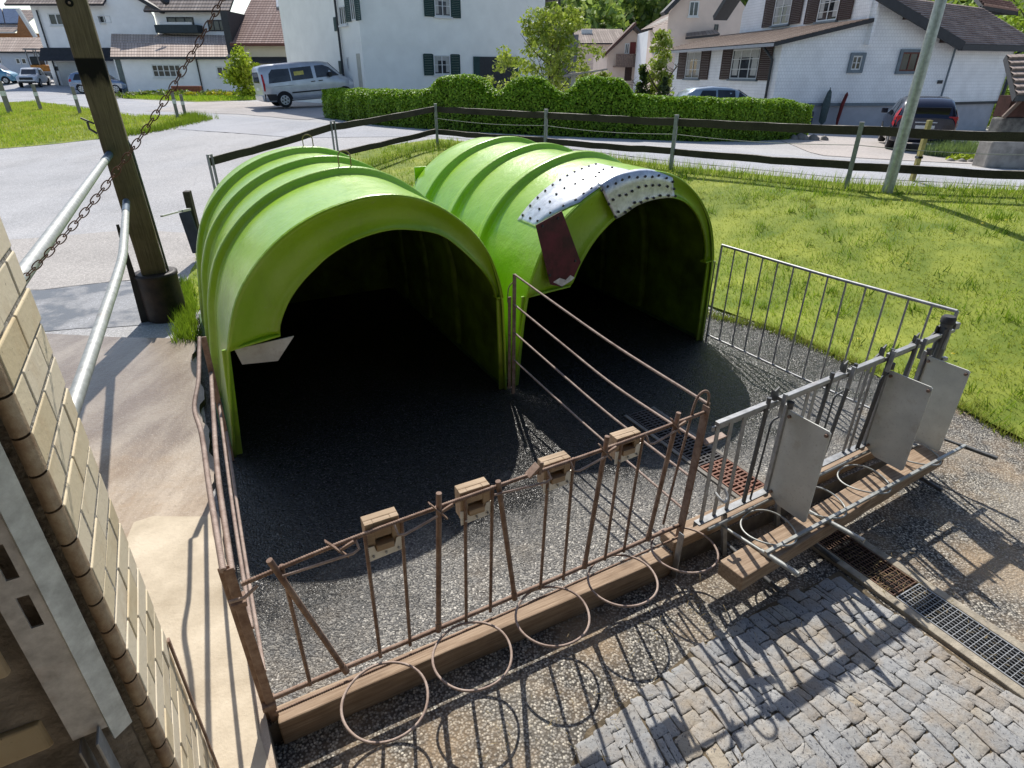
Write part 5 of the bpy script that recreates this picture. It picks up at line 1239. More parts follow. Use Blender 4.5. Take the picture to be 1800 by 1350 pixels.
def brown_roof_house():
    Y = 60; fc = Fac((at(400, 90, Y).x, Y), (1, 0)); S = lambda x, y: fc.sz(x, y)
    r = thing('house', (at(500, 120, Y).x, Y + 4, 1.2), 'cream house with a big brown tiled roof, skylight and dormer, behind the silver van', 'house')
    a0, a1 = S(424, 90)[0], S(640, 90)[0]; zt = zr(77, Y)
    volume(r, fc, a0, a1, .9, zt, 9, PLASB)
    e = fc.pt(S(411, 76)[0], .8, zt); e2 = fc.pt(a1, .8, zt + .0); up = Vector((0, 7.2, zr(-4, Y + 7.5) - zt))
    roof(r, e, e2, e2 + up, e + up, 26, TILE)
    mb = MB(); fc.box(mb, S(411, 76)[0], a1, .75, .9, zt - .2, zt + .02); mb.build('fascia', mat('red_brown_fascia', (.14, .055, .04), .7, .2, 5), r)
    # skylight, dormer, side wall in dark boards
    def onroof(x, y): 
        for k in range(400):
            t = k / 400; p = e + up * t
            if at(x, y, p.y).z <= p.z: return at(x, y, p.y), t
        return at(x, y, Y + 7), 1
    q = [onroof(*p)[0] for p in ((487, 15), (501, 14), (499, 3), (486, 3))]; n = up.cross(Vector((1, 0, 0))).normalized(); n = n if n.z > 0 else -n
    mb = MB(); mb.hexa([p + n * .02 for p in q] + [p + n * .16 for p in q]); mb.build('skylight', mat('skylight_glass', (.55, .58, .60), .15, .1, 3), r)
    fd = Fac((fc.P.x, Y + .2), (1, 0)); p0, p1, q0, q1 = fd.rect(533, 52, 600, 68); D = lambda x, y: fd.sz(x, y)
    mb = MB(); d0 = D(519, 60)[0]; fd.box(mb, d0, a1, -5, .0, zt - .2, D(560, 46)[1]); mb.build('dormer', BROWNS, r)
    mb = MB(); fd.box(mb, p0, p1, .0, .05, q0, q1); w = mb.build('window', M_WHITE, r)
    mb = MB(); b0, b1, c0, c1 = fd.rect(559, 58, 579, 66); fd.box(mb, b0, b1, .05, .07, c0, c1); mb.build('pane', M_GLASS, w)
    ee = fd.pt(d0 - .3, .5, D(520, 46)[1]); ee2 = fd.pt(a1, .5, D(520, 46)[1]); roof(r, ee, ee2, ee2 + Vector((0, 4.6, 1.9)), ee + Vector((0, 4.6, 1.9)), 10, TILE)
    mb = MB(); fc.box(mb, S(401, 70)[0], S(413, 70)[0], -6, .6, .9, zr(20, Y)); mb.build('board_wall', M_TRIMD, r)
    l0, l1 = S(432, 105)[0], S(535, 105)[0]; mb = MB(); mb.hexa([fc.pt(l0, 0, zr(112, Y)), fc.pt(l1, 0, zr(112, Y)), fc.pt(l1, 2.2, zr(112, Y)), fc.pt(l0, 2.2, zr(112, Y)), fc.pt(l0, 0, zr(100, Y)), fc.pt(l1 - .5, 0, zr(100, Y)), fc.pt(l1 - .5, .1, zr(100, Y)), fc.pt(l0, .1, zr(100, Y))]); mb.build('lean_to_roof', MAT['slate_dark'], r)
    mb = MB(); c = onroof(574, 12)[0]; mb.box(c.x - .8, c.x + .8, c.y, c.y + 1.4, c.z - .6, c.z + 4); mb.build('chimney', M_TRIMD, r)
brown_roof_house()
def solar_house():
    Y = 84; fc = Fac((at(-40, 90, Y).x, Y), (1, 0)); S = lambda x, y: fc.sz(x, y)
    r = thing('house', (at(20, 90, Y).x, Y + 3, 1.6), 'timber house with solar panels on the roof at the far left', 'house')
    a1 = S(60, 70)[0]; volume(r, fc, 0, a1, 1, zr(58, Y), 8, TIMB)
    fs = at(38, 58, Y - 1); wallp(r, fc, [(S(35, 60)[0], zr(62, Y)), (S(72, 65)[0], zr(66, Y)), (S(40, 20)[0], zr(20, Y))], TIMB, .6, 'gable')
    e = fc.pt(0, 1.2, zr(57, Y)); e2 = fc.pt(S(36, 57)[0], 1.2, zr(57, Y)); t = fc.pt(S(41, 17)[0], -3.5, zr(17, Y + 3.5)); t0 = fc.pt(0, -3.5, zr(17, Y + 3.5))
    o = roof(r, e, e2, t, t0, 14, CORR, under=mat('white_eave', (.6, .6, .58), .6, .05, 5))
    pm = mat('solar_panel_glass', (.10, .14, .22), .12, .2, 3)
    for x0, x1 in ((-40, -13), (-11, 8), (10, 37)):
        mb = MB(); q = []
        for x, t_ in ((x0, .30), (x1, .30), (x1 + 3, .96), (x0 + 3, .96)):
            p = e.lerp(t0, t_); s = at(x, 40, p.y); q.append(Vector((s.x, p.y - .0, p.z + .12)))
        mb.hexa(q + [p + Vector((0, -.05, .1)) for p in q]); mb.build('solar_panel', pm, r, bev=.01)
    mb = MB(); mb.bar(fc.pt(S(41, 17)[0], .9, zr(17, Y)), fc.pt(S(72, 66)[0], .9, zr(66, Y)), .3, .4); mb.build('barge_board', mat('white_eave', (.6, .6, .58)), r)
    Y2 = 74; f2 = Fac((at(-40, 90, Y2).x, Y2), (1, 0)); S2 = lambda x, y: f2.sz(x, y)
    r = thing('outbuilding', (at(30, 120, Y2).x, Y2 + 2, 1.5), 'low pale outbuilding with a corrugated roof behind the white pickup', 'building')
    volume(r, f2, 0, S2(86, 105)[0], 1, zr(91, Y2), 5, simple('bluish_render', (.52, .56, .62), .9, .05, 2))
    e = f2.pt(0, .6, zr(91, Y2)); e2 = f2.pt(S2(82, 92)[0], .6, zr(91, Y2)); roof(r, e, e2, f2.pt(S2(72, 66)[0], -3.5, zr(66, Y2 + 3.5)), f2.pt(S2(32, 66)[0] - 8, -3.5, zr(66, Y2 + 3.5)), 9, CORR)
    for q in ((28, 102, 36, 113), (38, 102, 47, 113), (-4, 101, 3, 112)): window(r, f2, f2.rect(*q), 1, 1, None, None, fw=.1)
solar_house()
def middle_houses():
    Y = 86; fc = Fac((at(1005, 90, Y).x, Y), (1, 0)); S = lambda x, y: fc.sz(x, y)
    r = thing('house', (at(1050, 110, Y).x, Y + 3, 1), 'low pinkish house with a long grey roof behind the small spring tree', 'house')
    volume(r, fc, -2, S(1110, 90)[0], .6, zr(76, Y), 8, PLASP); e = fc.pt(-3, .8, zr(76, Y)); e2 = fc.pt(S(1105, 76)[0], .8, zr(76, Y)); roof(r, e, e2, e2 + Vector((-.2, 6, zr(52, Y + 6) - zr(76, Y))), e + Vector((0, 6, zr(50, Y + 6) - zr(76, Y))), 12, TILE2)
    mb = MB(); c = at(1030, 58, Y + 4); mb.box(c.x - .7, c.x + .7, c.y - 1, c.y - .6, c.z - .35, c.z + .35); mb.build('skylight', MAT['skylight_glass'], r)
    Y = 70; fc = Fac((at(1062, 90, Y).x, Y), (.995, .10)); S = lambda x, y: fc.sz(x, y)
    r = thing('house', (at(1100, 130, Y).x, Y + 3, .8), 'small pink gabled house with red shutters and a wooden balcony', 'house')
    g0, gz0 = S(1068, 96); g1, gz1 = S(1142, 88); ga, gz = S(1112, 52)
    wallp(r, fc, [(g0, .5), (g1 + .4, .5), (g1 + .4, gz1), (ga, gz), (g0, gz0)], PLASP)
    o = MB(); fc.box(o, g0 + .1, g1 + .2, -7, -.05, .5, gz0); o.build('wall', PLASP, r)
    for p, q in ((S(1058, 97), (ga, gz + .3)),):
        mb = MB(); mb.bar(fc.pt(p[0], .7, p[1]), fc.pt(q[0], .7, q[1] + .2), .9, .22); mb.build('barge_board', mat('brown_barge', (.09, .04, .03), .7, .2, 6), r)
    a_, b_ = fc.pt(ga, .9, gz + .35), fc.pt(g1 + 1.0, .9, gz1 - .3); bk = Vector((.7, 7, 0)); roof(r, b_, b_ + bk, a_ + bk, a_, 10, TILE)
    a_, b_ = fc.pt(ga, .9, gz + .35), fc.pt(S(1058, 97)[0], .9, S(1058, 97)[1]); roof(r, b_, b_ + bk, a_ + bk, a_, 10, TILE)
    window(r, fc, fc.rect(1098, 76, 1106, 95), 2, 1, None, None, fw=.1); window(r, fc, fc.rect(1119, 75, 1127, 94), 2, 1, None, None, fw=.1)
    for q in ((1107, 74, 1117, 98), (1128, 73, 1133, 96)):
        mb = MB(); a0, a1, z0, z1 = fc.rect(*q); fc.box(mb, a0, a1, .02, .08, z0, z1); mb.build('shutter', REDS, r)
    mb = MB(); a0, a1, z0, z1 = fc.rect(1078, 97, 1125, 116)
    n = 16
    for k in range(n): x = a0 + (a1 - a0) * k / n; fc.box(mb, x, x + (a1 - a0) / n * .85, 1.0, 1.06, z0, z1)
    fc.box(mb, a0, a1, .0, 1.05, z0 - .12, z0 + .02); fc.box(mb, a0, a1, .98, 1.1, z1, z1 + .1); mb.build('balcony', BALC, r)
    mb = MB(); a0, a1, z0, z1 = fc.rect(1098, 118, 1110, 142); fc.box(mb, a0, a1, .0, .05, z0, z1); mb.build('door', BROWNS, r)
    Y = 62; fc = Fac((at(1143, 90, Y).x, Y), (1, 0)); S = lambda x, y: fc.sz(x, y)
    r = thing('house', (at(1160, 130, Y).x, Y + 3, .8), 'narrow white house with a grey roof left of the tall pinkish house', 'house')
    volume(r, fc, 0, S(1185, 90)[0], .4, zr(52, Y), 7, PLAS)
    e = at(1126, 53, Y - .8); e2 = at(1179, 42, Y - .8); roof(r, e, e2, at(1200, 18, Y + 4), at(1165, 28, Y + 4), 8, TILE2)
    mb = MB(); a = S(1172, 60)[0]; mb.tube([fc.pt(a, .6, zr(48, Y)), fc.pt(a + .3, .15, zr(56, Y)), fc.pt(a + .3, .15, .6)], .06, 6); mb.build('downpipe', GUT, r)
    window(r, fc, fc.rect(1163, 57, 1167, 66), 1, 1, None, None, fw=.08)
    Y = 55; fc = Fac((at(1172, 60, Y).x, Y), (1, 0)); S = lambda x, y: fc.sz(x, y)
    r = thing('house', (at(1220, 130, Y).x, Y + 3, .7), 'tall pinkish house with one small upper window behind the white shingled house', 'house')
    g1 = S(1330, 60)[0]; ga = S(1228, -40)
    wallp(r, fc, [(0, .3), (g1, .3), (g1, zr(40, Y)), (ga[0] + 1.5, zr(-45, Y)), (ga[0], zr(-40, Y)), (0, zr(22, Y))], PLASP)
    mb = MB(); fc.box(mb, .1, g1 - .1, -8, -.05, .3, zr(40, Y)); mb.build('wall', PLASP, r)
    window(r, fc, fc.rect(1211, 2, 1228, 29), 2, 1, None, M_WHITE, fw=.08); window(r, fc, fc.rect(1255, 43, 1262, 60), 1, 1, M_TRIMD, None, fw=.06)
    mb = MB(); mb.bar(fc.pt(-.6, .6, zr(26, Y)), fc.pt(ga[0], .6, zr(-42, Y)), 1.3, .3); mb.build('barge_board', M_TRIMD, r)
    roof(r, fc.pt(S(1196, 66)[0], 1.6, zr(66, Y - 1)), fc.pt(S(1255, 58)[0], 1.6, zr(60, Y - 1)), fc.pt(S(1258, 48)[0], .05, zr(52, Y)), fc.pt(S(1206, 58)[0], .05, zr(58, Y)), 5, TILE2, 'porch_roof')
middle_houses()
def white_house():
    K = at(1357, 180, 30); K = Vector((K.x, K.y)); ang = R(-10)
    ld = Vector((-math.sin(ang), -math.cos(ang)))                     # left face, from far to near
    gd = Vector((math.cos(ang), -math.sin(ang))) ; gd = Vector((math.cos(R(3)), math.sin(R(3))))
    fg = Fac(K, gd); f_ = Fac(K, ld); far = -f_.sz(1183, 130)[0]; fl = Fac(K - ld * far, ld)
    r = thing('house', (K.x + 4, K.y + 5, .5), 'white shingled house with dark brown shutters and a brown tiled roof on the right', 'house')
    G = fg.sz; zb = G(1450, 183)[1]; W1 = G(1645, 180)[0]; ap = G(1525, 37); lc = G(1378, 77)
    # the gable side
    rk = G(1680, 74); top = G(1550, -6); peak = (top[0] - 2.0, top[1] + 1.5)
    wallp(r, fg, [(0, zb), (ap[0], zb), ap, (0, lc[1])], SHING); wallp(r, fg, [(ap[0], zb), (W1 + .15, zb), (W1 + .15, rk[1] + .1), (top[0], top[1]), peak, (ap[0], peak[1] - .3)], SHING)
    mb = MB(); fg.box(mb, .06, W1, -6, -.06, -.5, zb); mb.build('base_wall', PLASG, r)
    mb = MB(); fg.box(mb, -.05, W1 + .2, -.04, .06, zb - .07, zb + .05); mb.build('drip_board', SILL, r)
    # the porch side with two windows
    L = fl.sz; zl = L(1280, 84)[1]
    wallp(r, fl, [(0, .3), (far, .3), (far, lc[1]), (0, lc[1])], SHING)
    for q, nx in (((1207, 91, 1232, 138), 2), ((1287, 86, 1335, 139), 3)): window(r, fl, fl.rect(*q), nx, 3, None, SILL, BROWNS, 1.05 if nx == 2 else 1.0, None, True)
    # lean-to roof
    E1 = fl.pt(L(1166, 88)[0], .55, lc[1] + .05); E2 = fl.pt(far + .25, .55, lc[1] + .05); T2 = fg.pt(ap[0] + .1, .3, ap[1] + .1); T1 = T2 - (E2 - E1)
    roof(r, E1, E2, T2, T1, 16, TILE2)
    mb = MB(); mb.bar(E1 + Vector((-.1, -.06, -.1)), E2 + Vector((-.1, -.06, -.1)), .14, .12); mb.build('gutter', mat('pale_gutter', (.45, .45, .47), .4, .1, 6), r)
    mb = MB(); a = far - .45; mb.tube([fl.pt(a - .3, .45, lc[1] - .1), fl.pt(a - .1, .3, lc[1] - .35), fl.pt(a, .1, lc[1] - .6), fl.pt(a, .1, .4)], .06, 8); mb.build('downpipe', GUT, r)
    # upper wall above the lean-to with two windows
    fu = Fac(Vector((T1.x, T1.y)), Vector((T2.x - T1.x, T2.y - T1.y)).normalized()); Lu = (T2.xy - T1.xy).length
    u0 = fu.sz(1302, 40)[0]
    wallp(r, fu, [(u0, T1.z - 1), (Lu, T1.z - 1), (Lu, T2.z + 5), (u0 + 3.2, T2.z + 5), (u0, fu.sz(1302, 22)[1])], SHING, -.02)
    for q in ((1362, -4, 1391, 43), (1441, -12, 1476, 36)): window(r, fu, fu.rect(*q), 2, 3, None, SILL, BROWNS, .95, None, True)
    p = fu.sz(1268, 32); mb = MB(); mb.bar(fu.pt(p[0], .1, p[1]), fu.pt(p[0] + 4.2, .1, p[1] + 3.0), .9, .3); mb.build('barge_board', M_TRIMD, r)
    # windows of the gable side
    window(r, fg, fg.rect(1496, 98, 1513, 123), 2, 2, None, None, None, casing=SILL); window(r, fg, fg.rect(1582, 92, 1612, 125), 2, 1, mat('red_brown_frame', (.16, .05, .035), .6, .2, 6), None, None, casing=SILL)
    mb = MB(); a, z = G(1652, 144); fg.box(mb, a - .12, a + .1, 0, .05, z - .07, z + .07); mb.build('house_number_plate', M_TRIMD, r)
    # right side, receding
    Cn = fg.pt(W1 + .15, 0, 0).xy; sd = Vector((math.cos(R(22)), math.sin(R(22)))); fs = Fac(Cn, sd); ws = fs.sz(1763, 150)[0]
    zb2 = zb + .02
    wallp(r, fs, [(0, zb2), (ws, zb2), (ws, rk[1] + .3), (0, rk[1] + .1)], SHING)
    mb = MB(); fs.box(mb, .05, ws - .05, -4, -.06, -.8, zb2); mb.build('base_wall', PLASG, r)
    mb = MB(); fs.box(mb, 0, ws, -.04, .05, zb2 - .07, zb2 + .04); mb.build('drip_board', M_TRIMD, r)
    mb = MB(); fs.box(mb, -.03, .03, -.02, .05, zb2, rk[1] + .1); mb.build('corner_strip', SILL, r)
    mb = MB(); mb.tube([fs.pt(ws + .05, .1, -.4), fs.pt(ws + .05, .1, rk[1] - .4), fs.pt(ws + .5, .5, rk[1] - .1), fs.pt(ws + 1.2, .7, rk[1])], .075, 8); mb.build('downpipe', GUT, r)
    # roof over the gable side: rake from the corner up to the left, eave to the right
    A_ = fg.pt(*[fg.sz(1688, 78)[0] - .35, .55, rk[1] - .1]); D_ = fg.pt(fg.sz(1548, -8)[0] - .45, .55, fg.sz(1548, -8)[1]); s3 = Vector((sd.x, sd.y, 0)).normalized(); A2 = A_ + s3 * (ws + 1.5) + Vector((0, 0, .0)); D2 = D_ + s3 * 6.2 + Vector((.3, 0, -.3))
    roof(r, A_, A2, D2, D_, 20, TILE_N, thick=.075)
    mb = MB(); mb.bar(A_ + Vector((0, -.1, -.08)), D_ + Vector((0, -.1, -.08)), .14, .34); mb.bar(A_ + Vector((0, 0, -.12)), A2 + Vector((0, 0, -.12)), .2, .24); mb.build('barge_board', M_TRIMD, r)
    mb = MB()
    for x, y in ((1597, 30), (1661, 71)): a, z = G(x, y); fg.box(mb, a - .25, a + .12, .0, .6, z - .1, z + .12)
    mb.build('purlin_end', BROWNS, r)
    # small upper roof at the far right
    q = [at(1728, 10, 33), at(1789, 20, 33), at(1775, 4, 35), at(1715, -6, 35)]; roof(r, *q, 4, TILE, 'dormer_roof', thick=.2); mb = MB(); mb.hexa([at(1735, 26, 33.2), at(1790, 27, 33.2), at(1790, 27, 34.5), at(1735, 26, 34.5), at(1722, 10, 33.2), at(1790, 20, 33.2), at(1790, 20, 34.5), at(1722, 10, 34.5)]); mb.build('dormer_side', M_TRIMD, r)
    # things at the foot of the base wall
    mb = MB(); a0, a1, z0, z1 = fg.rect(1402, 196, 1427, 232); fg.box(mb, a0, a1, .0, .03, .3, z1); mb.build('cellar_door', mat('dark_blue_door', (.05, .055, .09), .6, .2, 4), r)
    t = fg.pt(G(1443, 200)[0], .25, .4); tt = thing('folded_parasol', t, 'folded grey green garden parasol standing against the white house base', 'parasol'); mb = MB()
    mb.tube([t, t + Vector((0, 0, .25)), t + Vector((0, 0, .4)), t + Vector((.02, 0, 1.1)), t + Vector((.05, 0, 1.62)), t + Vector((.05, 0, 1.72))], [.02, .02, .15, .17, .09, .02], 10); mb.build('canopy', mat('grey_green_canvas', (.07, .10, .10), .8, .3, 8, .2, 30), tt); mb = MB(); mb.tube([t, t + Vector((.05, 0, 1.8))], .02, 6); mb.build('pole', M_STEELD, tt)
    t = fg.pt(G(1472, 195)[0], .2, .9); tt = thing('folded_parasol', t, 'closed dark red garden parasol leaning against the white house base', 'parasol'); mb = MB()
    mb.tube([t + Vector((0, 0, -.35)), t + Vector((0, 0, .0)), t + Vector((.05, 0, .6)), t + Vector((.14, 0, 1.0)), t + Vector((.15, 0, 1.1))], [.04, .07, .08, .07, .02], 10); mb.build('canopy', mat('red_canvas', (.15, .02, .02), .8, .3, 8, .2, 30), tt); mb = MB(); mb.tube([t + Vector((-.04, 0, -.55)), t + Vector((0, 0, -.3))], .02, 6); mb.build('pole', M_STEELD, tt)
    t = fg.pt(-.2, 3.2, T(11.5, 27)); 
white_house()
def well_house():
    b = at(1800, 230, 19.5); z = T(b.x, b.y); fc = Fac((at(1742, 160, 19.0).x, 19.0), (1, .05)); S = fc.sz
    r = thing('shelter_hut', (b.x, b.y, z), 'small brown hut with a tiled roof and stone base at the right edge', 'hut')
    zt = S(1780, 167)[1]
    e = fc.pt(S(1752, 166)[0], .7, zt); e2 = e + Vector((4.5, .2, 0)); roof(r, e, e2, e2 + Vector((-.6, 2.4, 1.15)), e + Vector((.95, 2.2, 1.05)), 7, TILE2, thick=.16)
    mb = MB(); mb.bar(e + Vector((0, -.05, -.06)), e2 + Vector((0, -.05, -.06)), .1, .12); mb.build('gutter', GUT, r)
    mb = MB(); a0 = S(1773, 190)[0]; fc.box(mb, a0, a0 + 3.5, -.5, .0, S(1780, 206)[1], zt - .02); mb.build('board_wall', mat('dark_red_boards', (.10, .045, .035), .8, .3, 6, .3, 30), r)
    mb = MB(); mb.bar(fc.pt(a0 - .15, .1, S(1780, 206)[1]), fc.pt(a0 + .2, .2, zt), .09, .09); mb.build('post', BALC, r)
    sm = simple('grey_field_stone', (.17, .16, .15), .9, .4, 4, .6, 18, 0, (.28, .265, .24))
    mb = MB(); fc.box(mb, a0 - .1, a0 + 3.5, -.4, .05, z - .1, S(1780, 207)[1]); mb.build('stone_base', sm, r, bev=.05)
    t = fc.pt(a0 + .6, 1.6, 0); z2 = T(t.x, t.y); t.z = z2; r = thing('stone_trough', t, 'pale grey stone water trough in front of the brown hut', 'trough')
    f2 = Fac((at(1742, 260, 17.2).x, 17.2), (1, -.03)); mb = MB(); ztp = f2.sz(1760, 249)[1]
    f2.box(mb, 0, 3.0, -.55, 0, z2 - .3, ztp); mb.build('basin', simple('pale_stone', (.30, .28, .25), .85, .3, 3, .5, 25, 0, (.40, .37, .33)), r, bev=.04)
    mb = MB(); f2.box(mb, -.05, 3.0, -.5, .06, z2 - .32, z2 + .08); mb.build('plinth', sm, r, bev=.03)
well_house()

# ------------------------------------------------------------------ vehicles
def paint(name, c, metal=.3, rough=.25):
    t = NT(name); n = t.noise(3, 4)
    col = t.mix(t.ramp(n, [(.4, 0.), (.7, 1.)]), mul(c, .88), mul(c, 1.06)); t.set(col, rough, metal, .5); t.b.inputs['Coat Weight'].default_value = .6; t.b.inputs['Coat Roughness'].default_value = .08
    return t.m
M_RED = mat('red_lamp_glass', (.42, .015, .02), .2, .2, 8, 0); M_LAMP = mat('clear_lamp_glass', (.65, .67, .70), .12, .1, 8, 0); M_RIM = mat('alloy_rim', (.45, .46, .48), .3, .15, 9, 0, 60, .6); M_PLATE = mat('white_number_plate', (.7, .7, .68), .5, .05, 8, 0); M_YEL = mat('yellow_card', (.55, .48, .12), .7, .2, 8, 0)
def vehicle(name, label, cat, loc, yaw, st, body, glass, wheels, L, Wd, wr, pitch=0, red=None, head=None, trim=None, extra=None, scale=1.0, wind=None, grp=None):
    """st: stations (x from the rear, z_bottom, z_belt, z_top, half_width_belt, half_width_top); side glass and panels are polygons in (x, z)."""
    scale = loc[3]; root = thing(name, loc[:3], label, cat, grp, (0, -pitch, yaw)); hw = Wd / 2
    def loc_build(mb, nm, m, par=None, **k):
        o = mb.build(nm, m, None, (0, 0, 0), **k); o.parent = par or root; return o
    def prof(x, i):
        return pl(x, [(s[0], s[i]) for s in st])
    def ysurf(x, z):
        zb, zt, wb, wt, z0 = prof(x, 2), prof(x, 3), prof(x, 4), prof(x, 5), prof(x, 1)
        zb = min(zb, zt - .1)
        if z > zb: t = min(1, (z - zb) / (zt - zb)); return wb + (wt - wb) * t ** 1.25
        return wb - .04 * max(0, 1 - (z - z0) / (zb - z0)) ** 2
    rows = []; xs_ = []
    for a, b in zip(st, st[1:]):
        k = max(1, int((b[0] - a[0]) / .22))
        for j in range(k): xs_.append(a[0] + (b[0] - a[0]) * j / k)
    xs_.append(st[-1][0])
    for x in xs_:
        z0, zb, zt, wb, wt = (prof(x, i) for i in range(1, 6)); zb = min(zb, zt - .1)
        side = [(-0.0, z0), (wb * .8, z0), (wb * .97, z0 + .06)]
        for t in (.25, .5, .75, 1): z = z0 + .06 + (zb - z0 - .06) * t; side.append((ysurf(x, z) * (1.0 if t < 1 else .995), z))
        for t in (.35, .7, .92): z = zb + (zt - zb) * t; side.append((ysurf(x, z), z))
        side += [(wt * .9, zt), (wt * .5, zt + .015), (0, zt + .02)]
        ring = [(x, -y, z) for y, z in side] + [(x, y, z) for y, z in side[-2:0:-1]]
        rows.append(ring)
    mb = MB(); mb.grid(rows, True); mb.face(rows[0]); mb.face(rows[-1][::-1])
    loc_build(mb, 'body', body)
    def panel(mb, poly, off, sd):
        # subdivide polygon boundary so that it follows the body
        P = []
        for i in range(len(poly)):
            a = poly[i]; b = poly[(i + 1) % len(poly)]; k = max(1, int(math.hypot(b[0] - a[0], b[1] - a[1]) / .2))
            for j in range(k): P.append((a[0] + (b[0] - a[0]) * j / k, a[1] + (b[1] - a[1]) * j / k))
        cx = sum(p[0] for p in P) / len(P); cz = sum(p[1] for p in P) / len(P)
        c = (cx, sd * (ysurf(cx, cz) + off), cz); q = [(x, sd * (ysurf(x, z) + off), z) for x, z in P]
        for a, b in zip(q, q[1:] + q[:1]): mb.face([c, a, b] if sd < 0 else [c, b, a])
    for g in glass:
        for sd in (-1, 1):
            mb = MB(); panel(mb, g, .012, sd); loc_build(mb, 'side_window', M_CGLASS)
    for xa, xb, nm in wind or []:
        mb = MB(); n = 6; rr = []
        for k in range(n + 1):
            x = xa + (xb - xa) * k / n; zt = prof(x, 3); wt = prof(x, 5); dz = (prof(x + .02, 3) - prof(x - .02, 3)) / .04; l = math.hypot(1, dz)
            rr.append([(x - dz / l * .016, y * wt * .86, zt + .018 + .016 / l) for y in (-1, -.5, 0, .5, 1)])
        mb.grid(rr); loc_build(mb, nm, M_CGLASS)
    for nm, m, polys in (trim or []):
        for g in polys:
            for sd in (-1, 1): mb = MB(); panel(mb, g, .018, sd); loc_build(mb, nm, m)
    for x in wheels:
        for sd in (-1, 1):
            y = sd * (hw - .02)
            mb = MB(); pts = [(x, y - sd * .20, wr), (x, y - sd * .02, wr), (x, y, wr)]
            mb.tube([(x, y - sd * .20, wr), (x, y - sd * .17, wr), (x, y - sd * .03, wr), (x, y + sd * .012, wr)], [wr * .9, wr, wr, wr * .92], 24); t = loc_build(mb, 'tyre', M_RUBBER)
            t.name = 'wheel'
            mb = MB(); mb.tube([(x, y, wr), (x, y + sd * .018, wr), (x, y + sd * .022, wr)], [wr * .66, wr * .66, wr * .62], 20); rm = loc_build(mb, 'rim', M_RIM, t)
            mb = MB()
            for k in range(6):
                a = k * math.pi / 3 + .3; c = (x + .43 * wr * math.cos(a), y + sd * .024, wr + .43 * wr * math.sin(a)); mb.tube([c, (c[0], c[1] + sd * .004, c[2])], wr * .11, 8)
            mb.tube([(x, y + sd * .02, wr), (x, y + sd * .035, wr)], wr * .13, 10)
            loc_build(mb, 'rim_opening', M_RUBBER, t)
            mb = MB(); g = [(x + wr * 1.2 * math.cos(a), max(prof(x, 1) + .0, wr + wr * 1.2 * math.sin(a))) for a in [k * math.pi / 10 - .2 for k in range(15)]][:13]; panel(mb, g, .008, sd); loc_build(mb, 'wheel_arch', M_RUBBER)
    for nm, m, boxes in (extra or []):
        for b in boxes: mb = MB(); mb.box(*b); loc_build(mb, nm, m, bev=.012)
    for g in red or []:
        for sd in (-1, 1): mb = MB(); panel(mb, g, .02, sd); loc_build(mb, 'tail_lamp', M_RED)
    for g in head or []:
        for sd in (-1, 1): mb = MB(); panel(mb, g, .02, sd); loc_build(mb, 'headlight', M_LAMP)
    root.scale = (scale,) * 3
    return root
def yaw_of(az): return R(90 - az)           # heading azimuth (clockwise from straight ahead) -> rotation of local +x
SILV = paint('silver_paint', (.50, .53, .58), .45, .3)
p = at(505, 192, 32.3)
# van: origin at the rear axle-side ground point
def place(px, py, Y, az, dx, dy, sc=1.0):
    """world origin so that local (dx,dy) lands on the surveyed ground point."""
    g = ground_hit(px, py); y = yaw_of(az); c, s = math.cos(y), math.sin(y); sc *= g.y / Y
    return (g.x - sc * (dx * c - dy * s), g.y - sc * (dx * s + dy * c), g.z, sc)
def ground_hit(px, py):
    d = ray(px, py); t = 2.0
    while t < 200:
        p = Vector((0, 0, CH)) + d * t
        if p.z <= T(p.x, p.y): return Vector((p.x, p.y, T(p.x, p.y) + .013))
        t += .02
    return p
vst = [(0, .38, 1.02, 1.55, .86, .70), (.03, .32, 1.02, 1.72, .89, .74), (.12, .30, 1.02, 1.82, .93, .77), (.5, .27, 1.02, 1.88, .95, .79), (2.0, .25, 1.02, 1.92, .95, .80), (3.1, .25, 1.02, 1.90, .95, .79), (3.38, .25, 1.02, 1.84, .95, .77), (3.7, .25, 1.02, 1.55, .94, .74), (4.02, .25, 1.02, 1.22, .93, .78), (4.45, .27, .95, 1.08, .91, .76), (4.68, .30, .75, .86, .84, .70), (4.76, .36, .6, .70, .72, .6)]
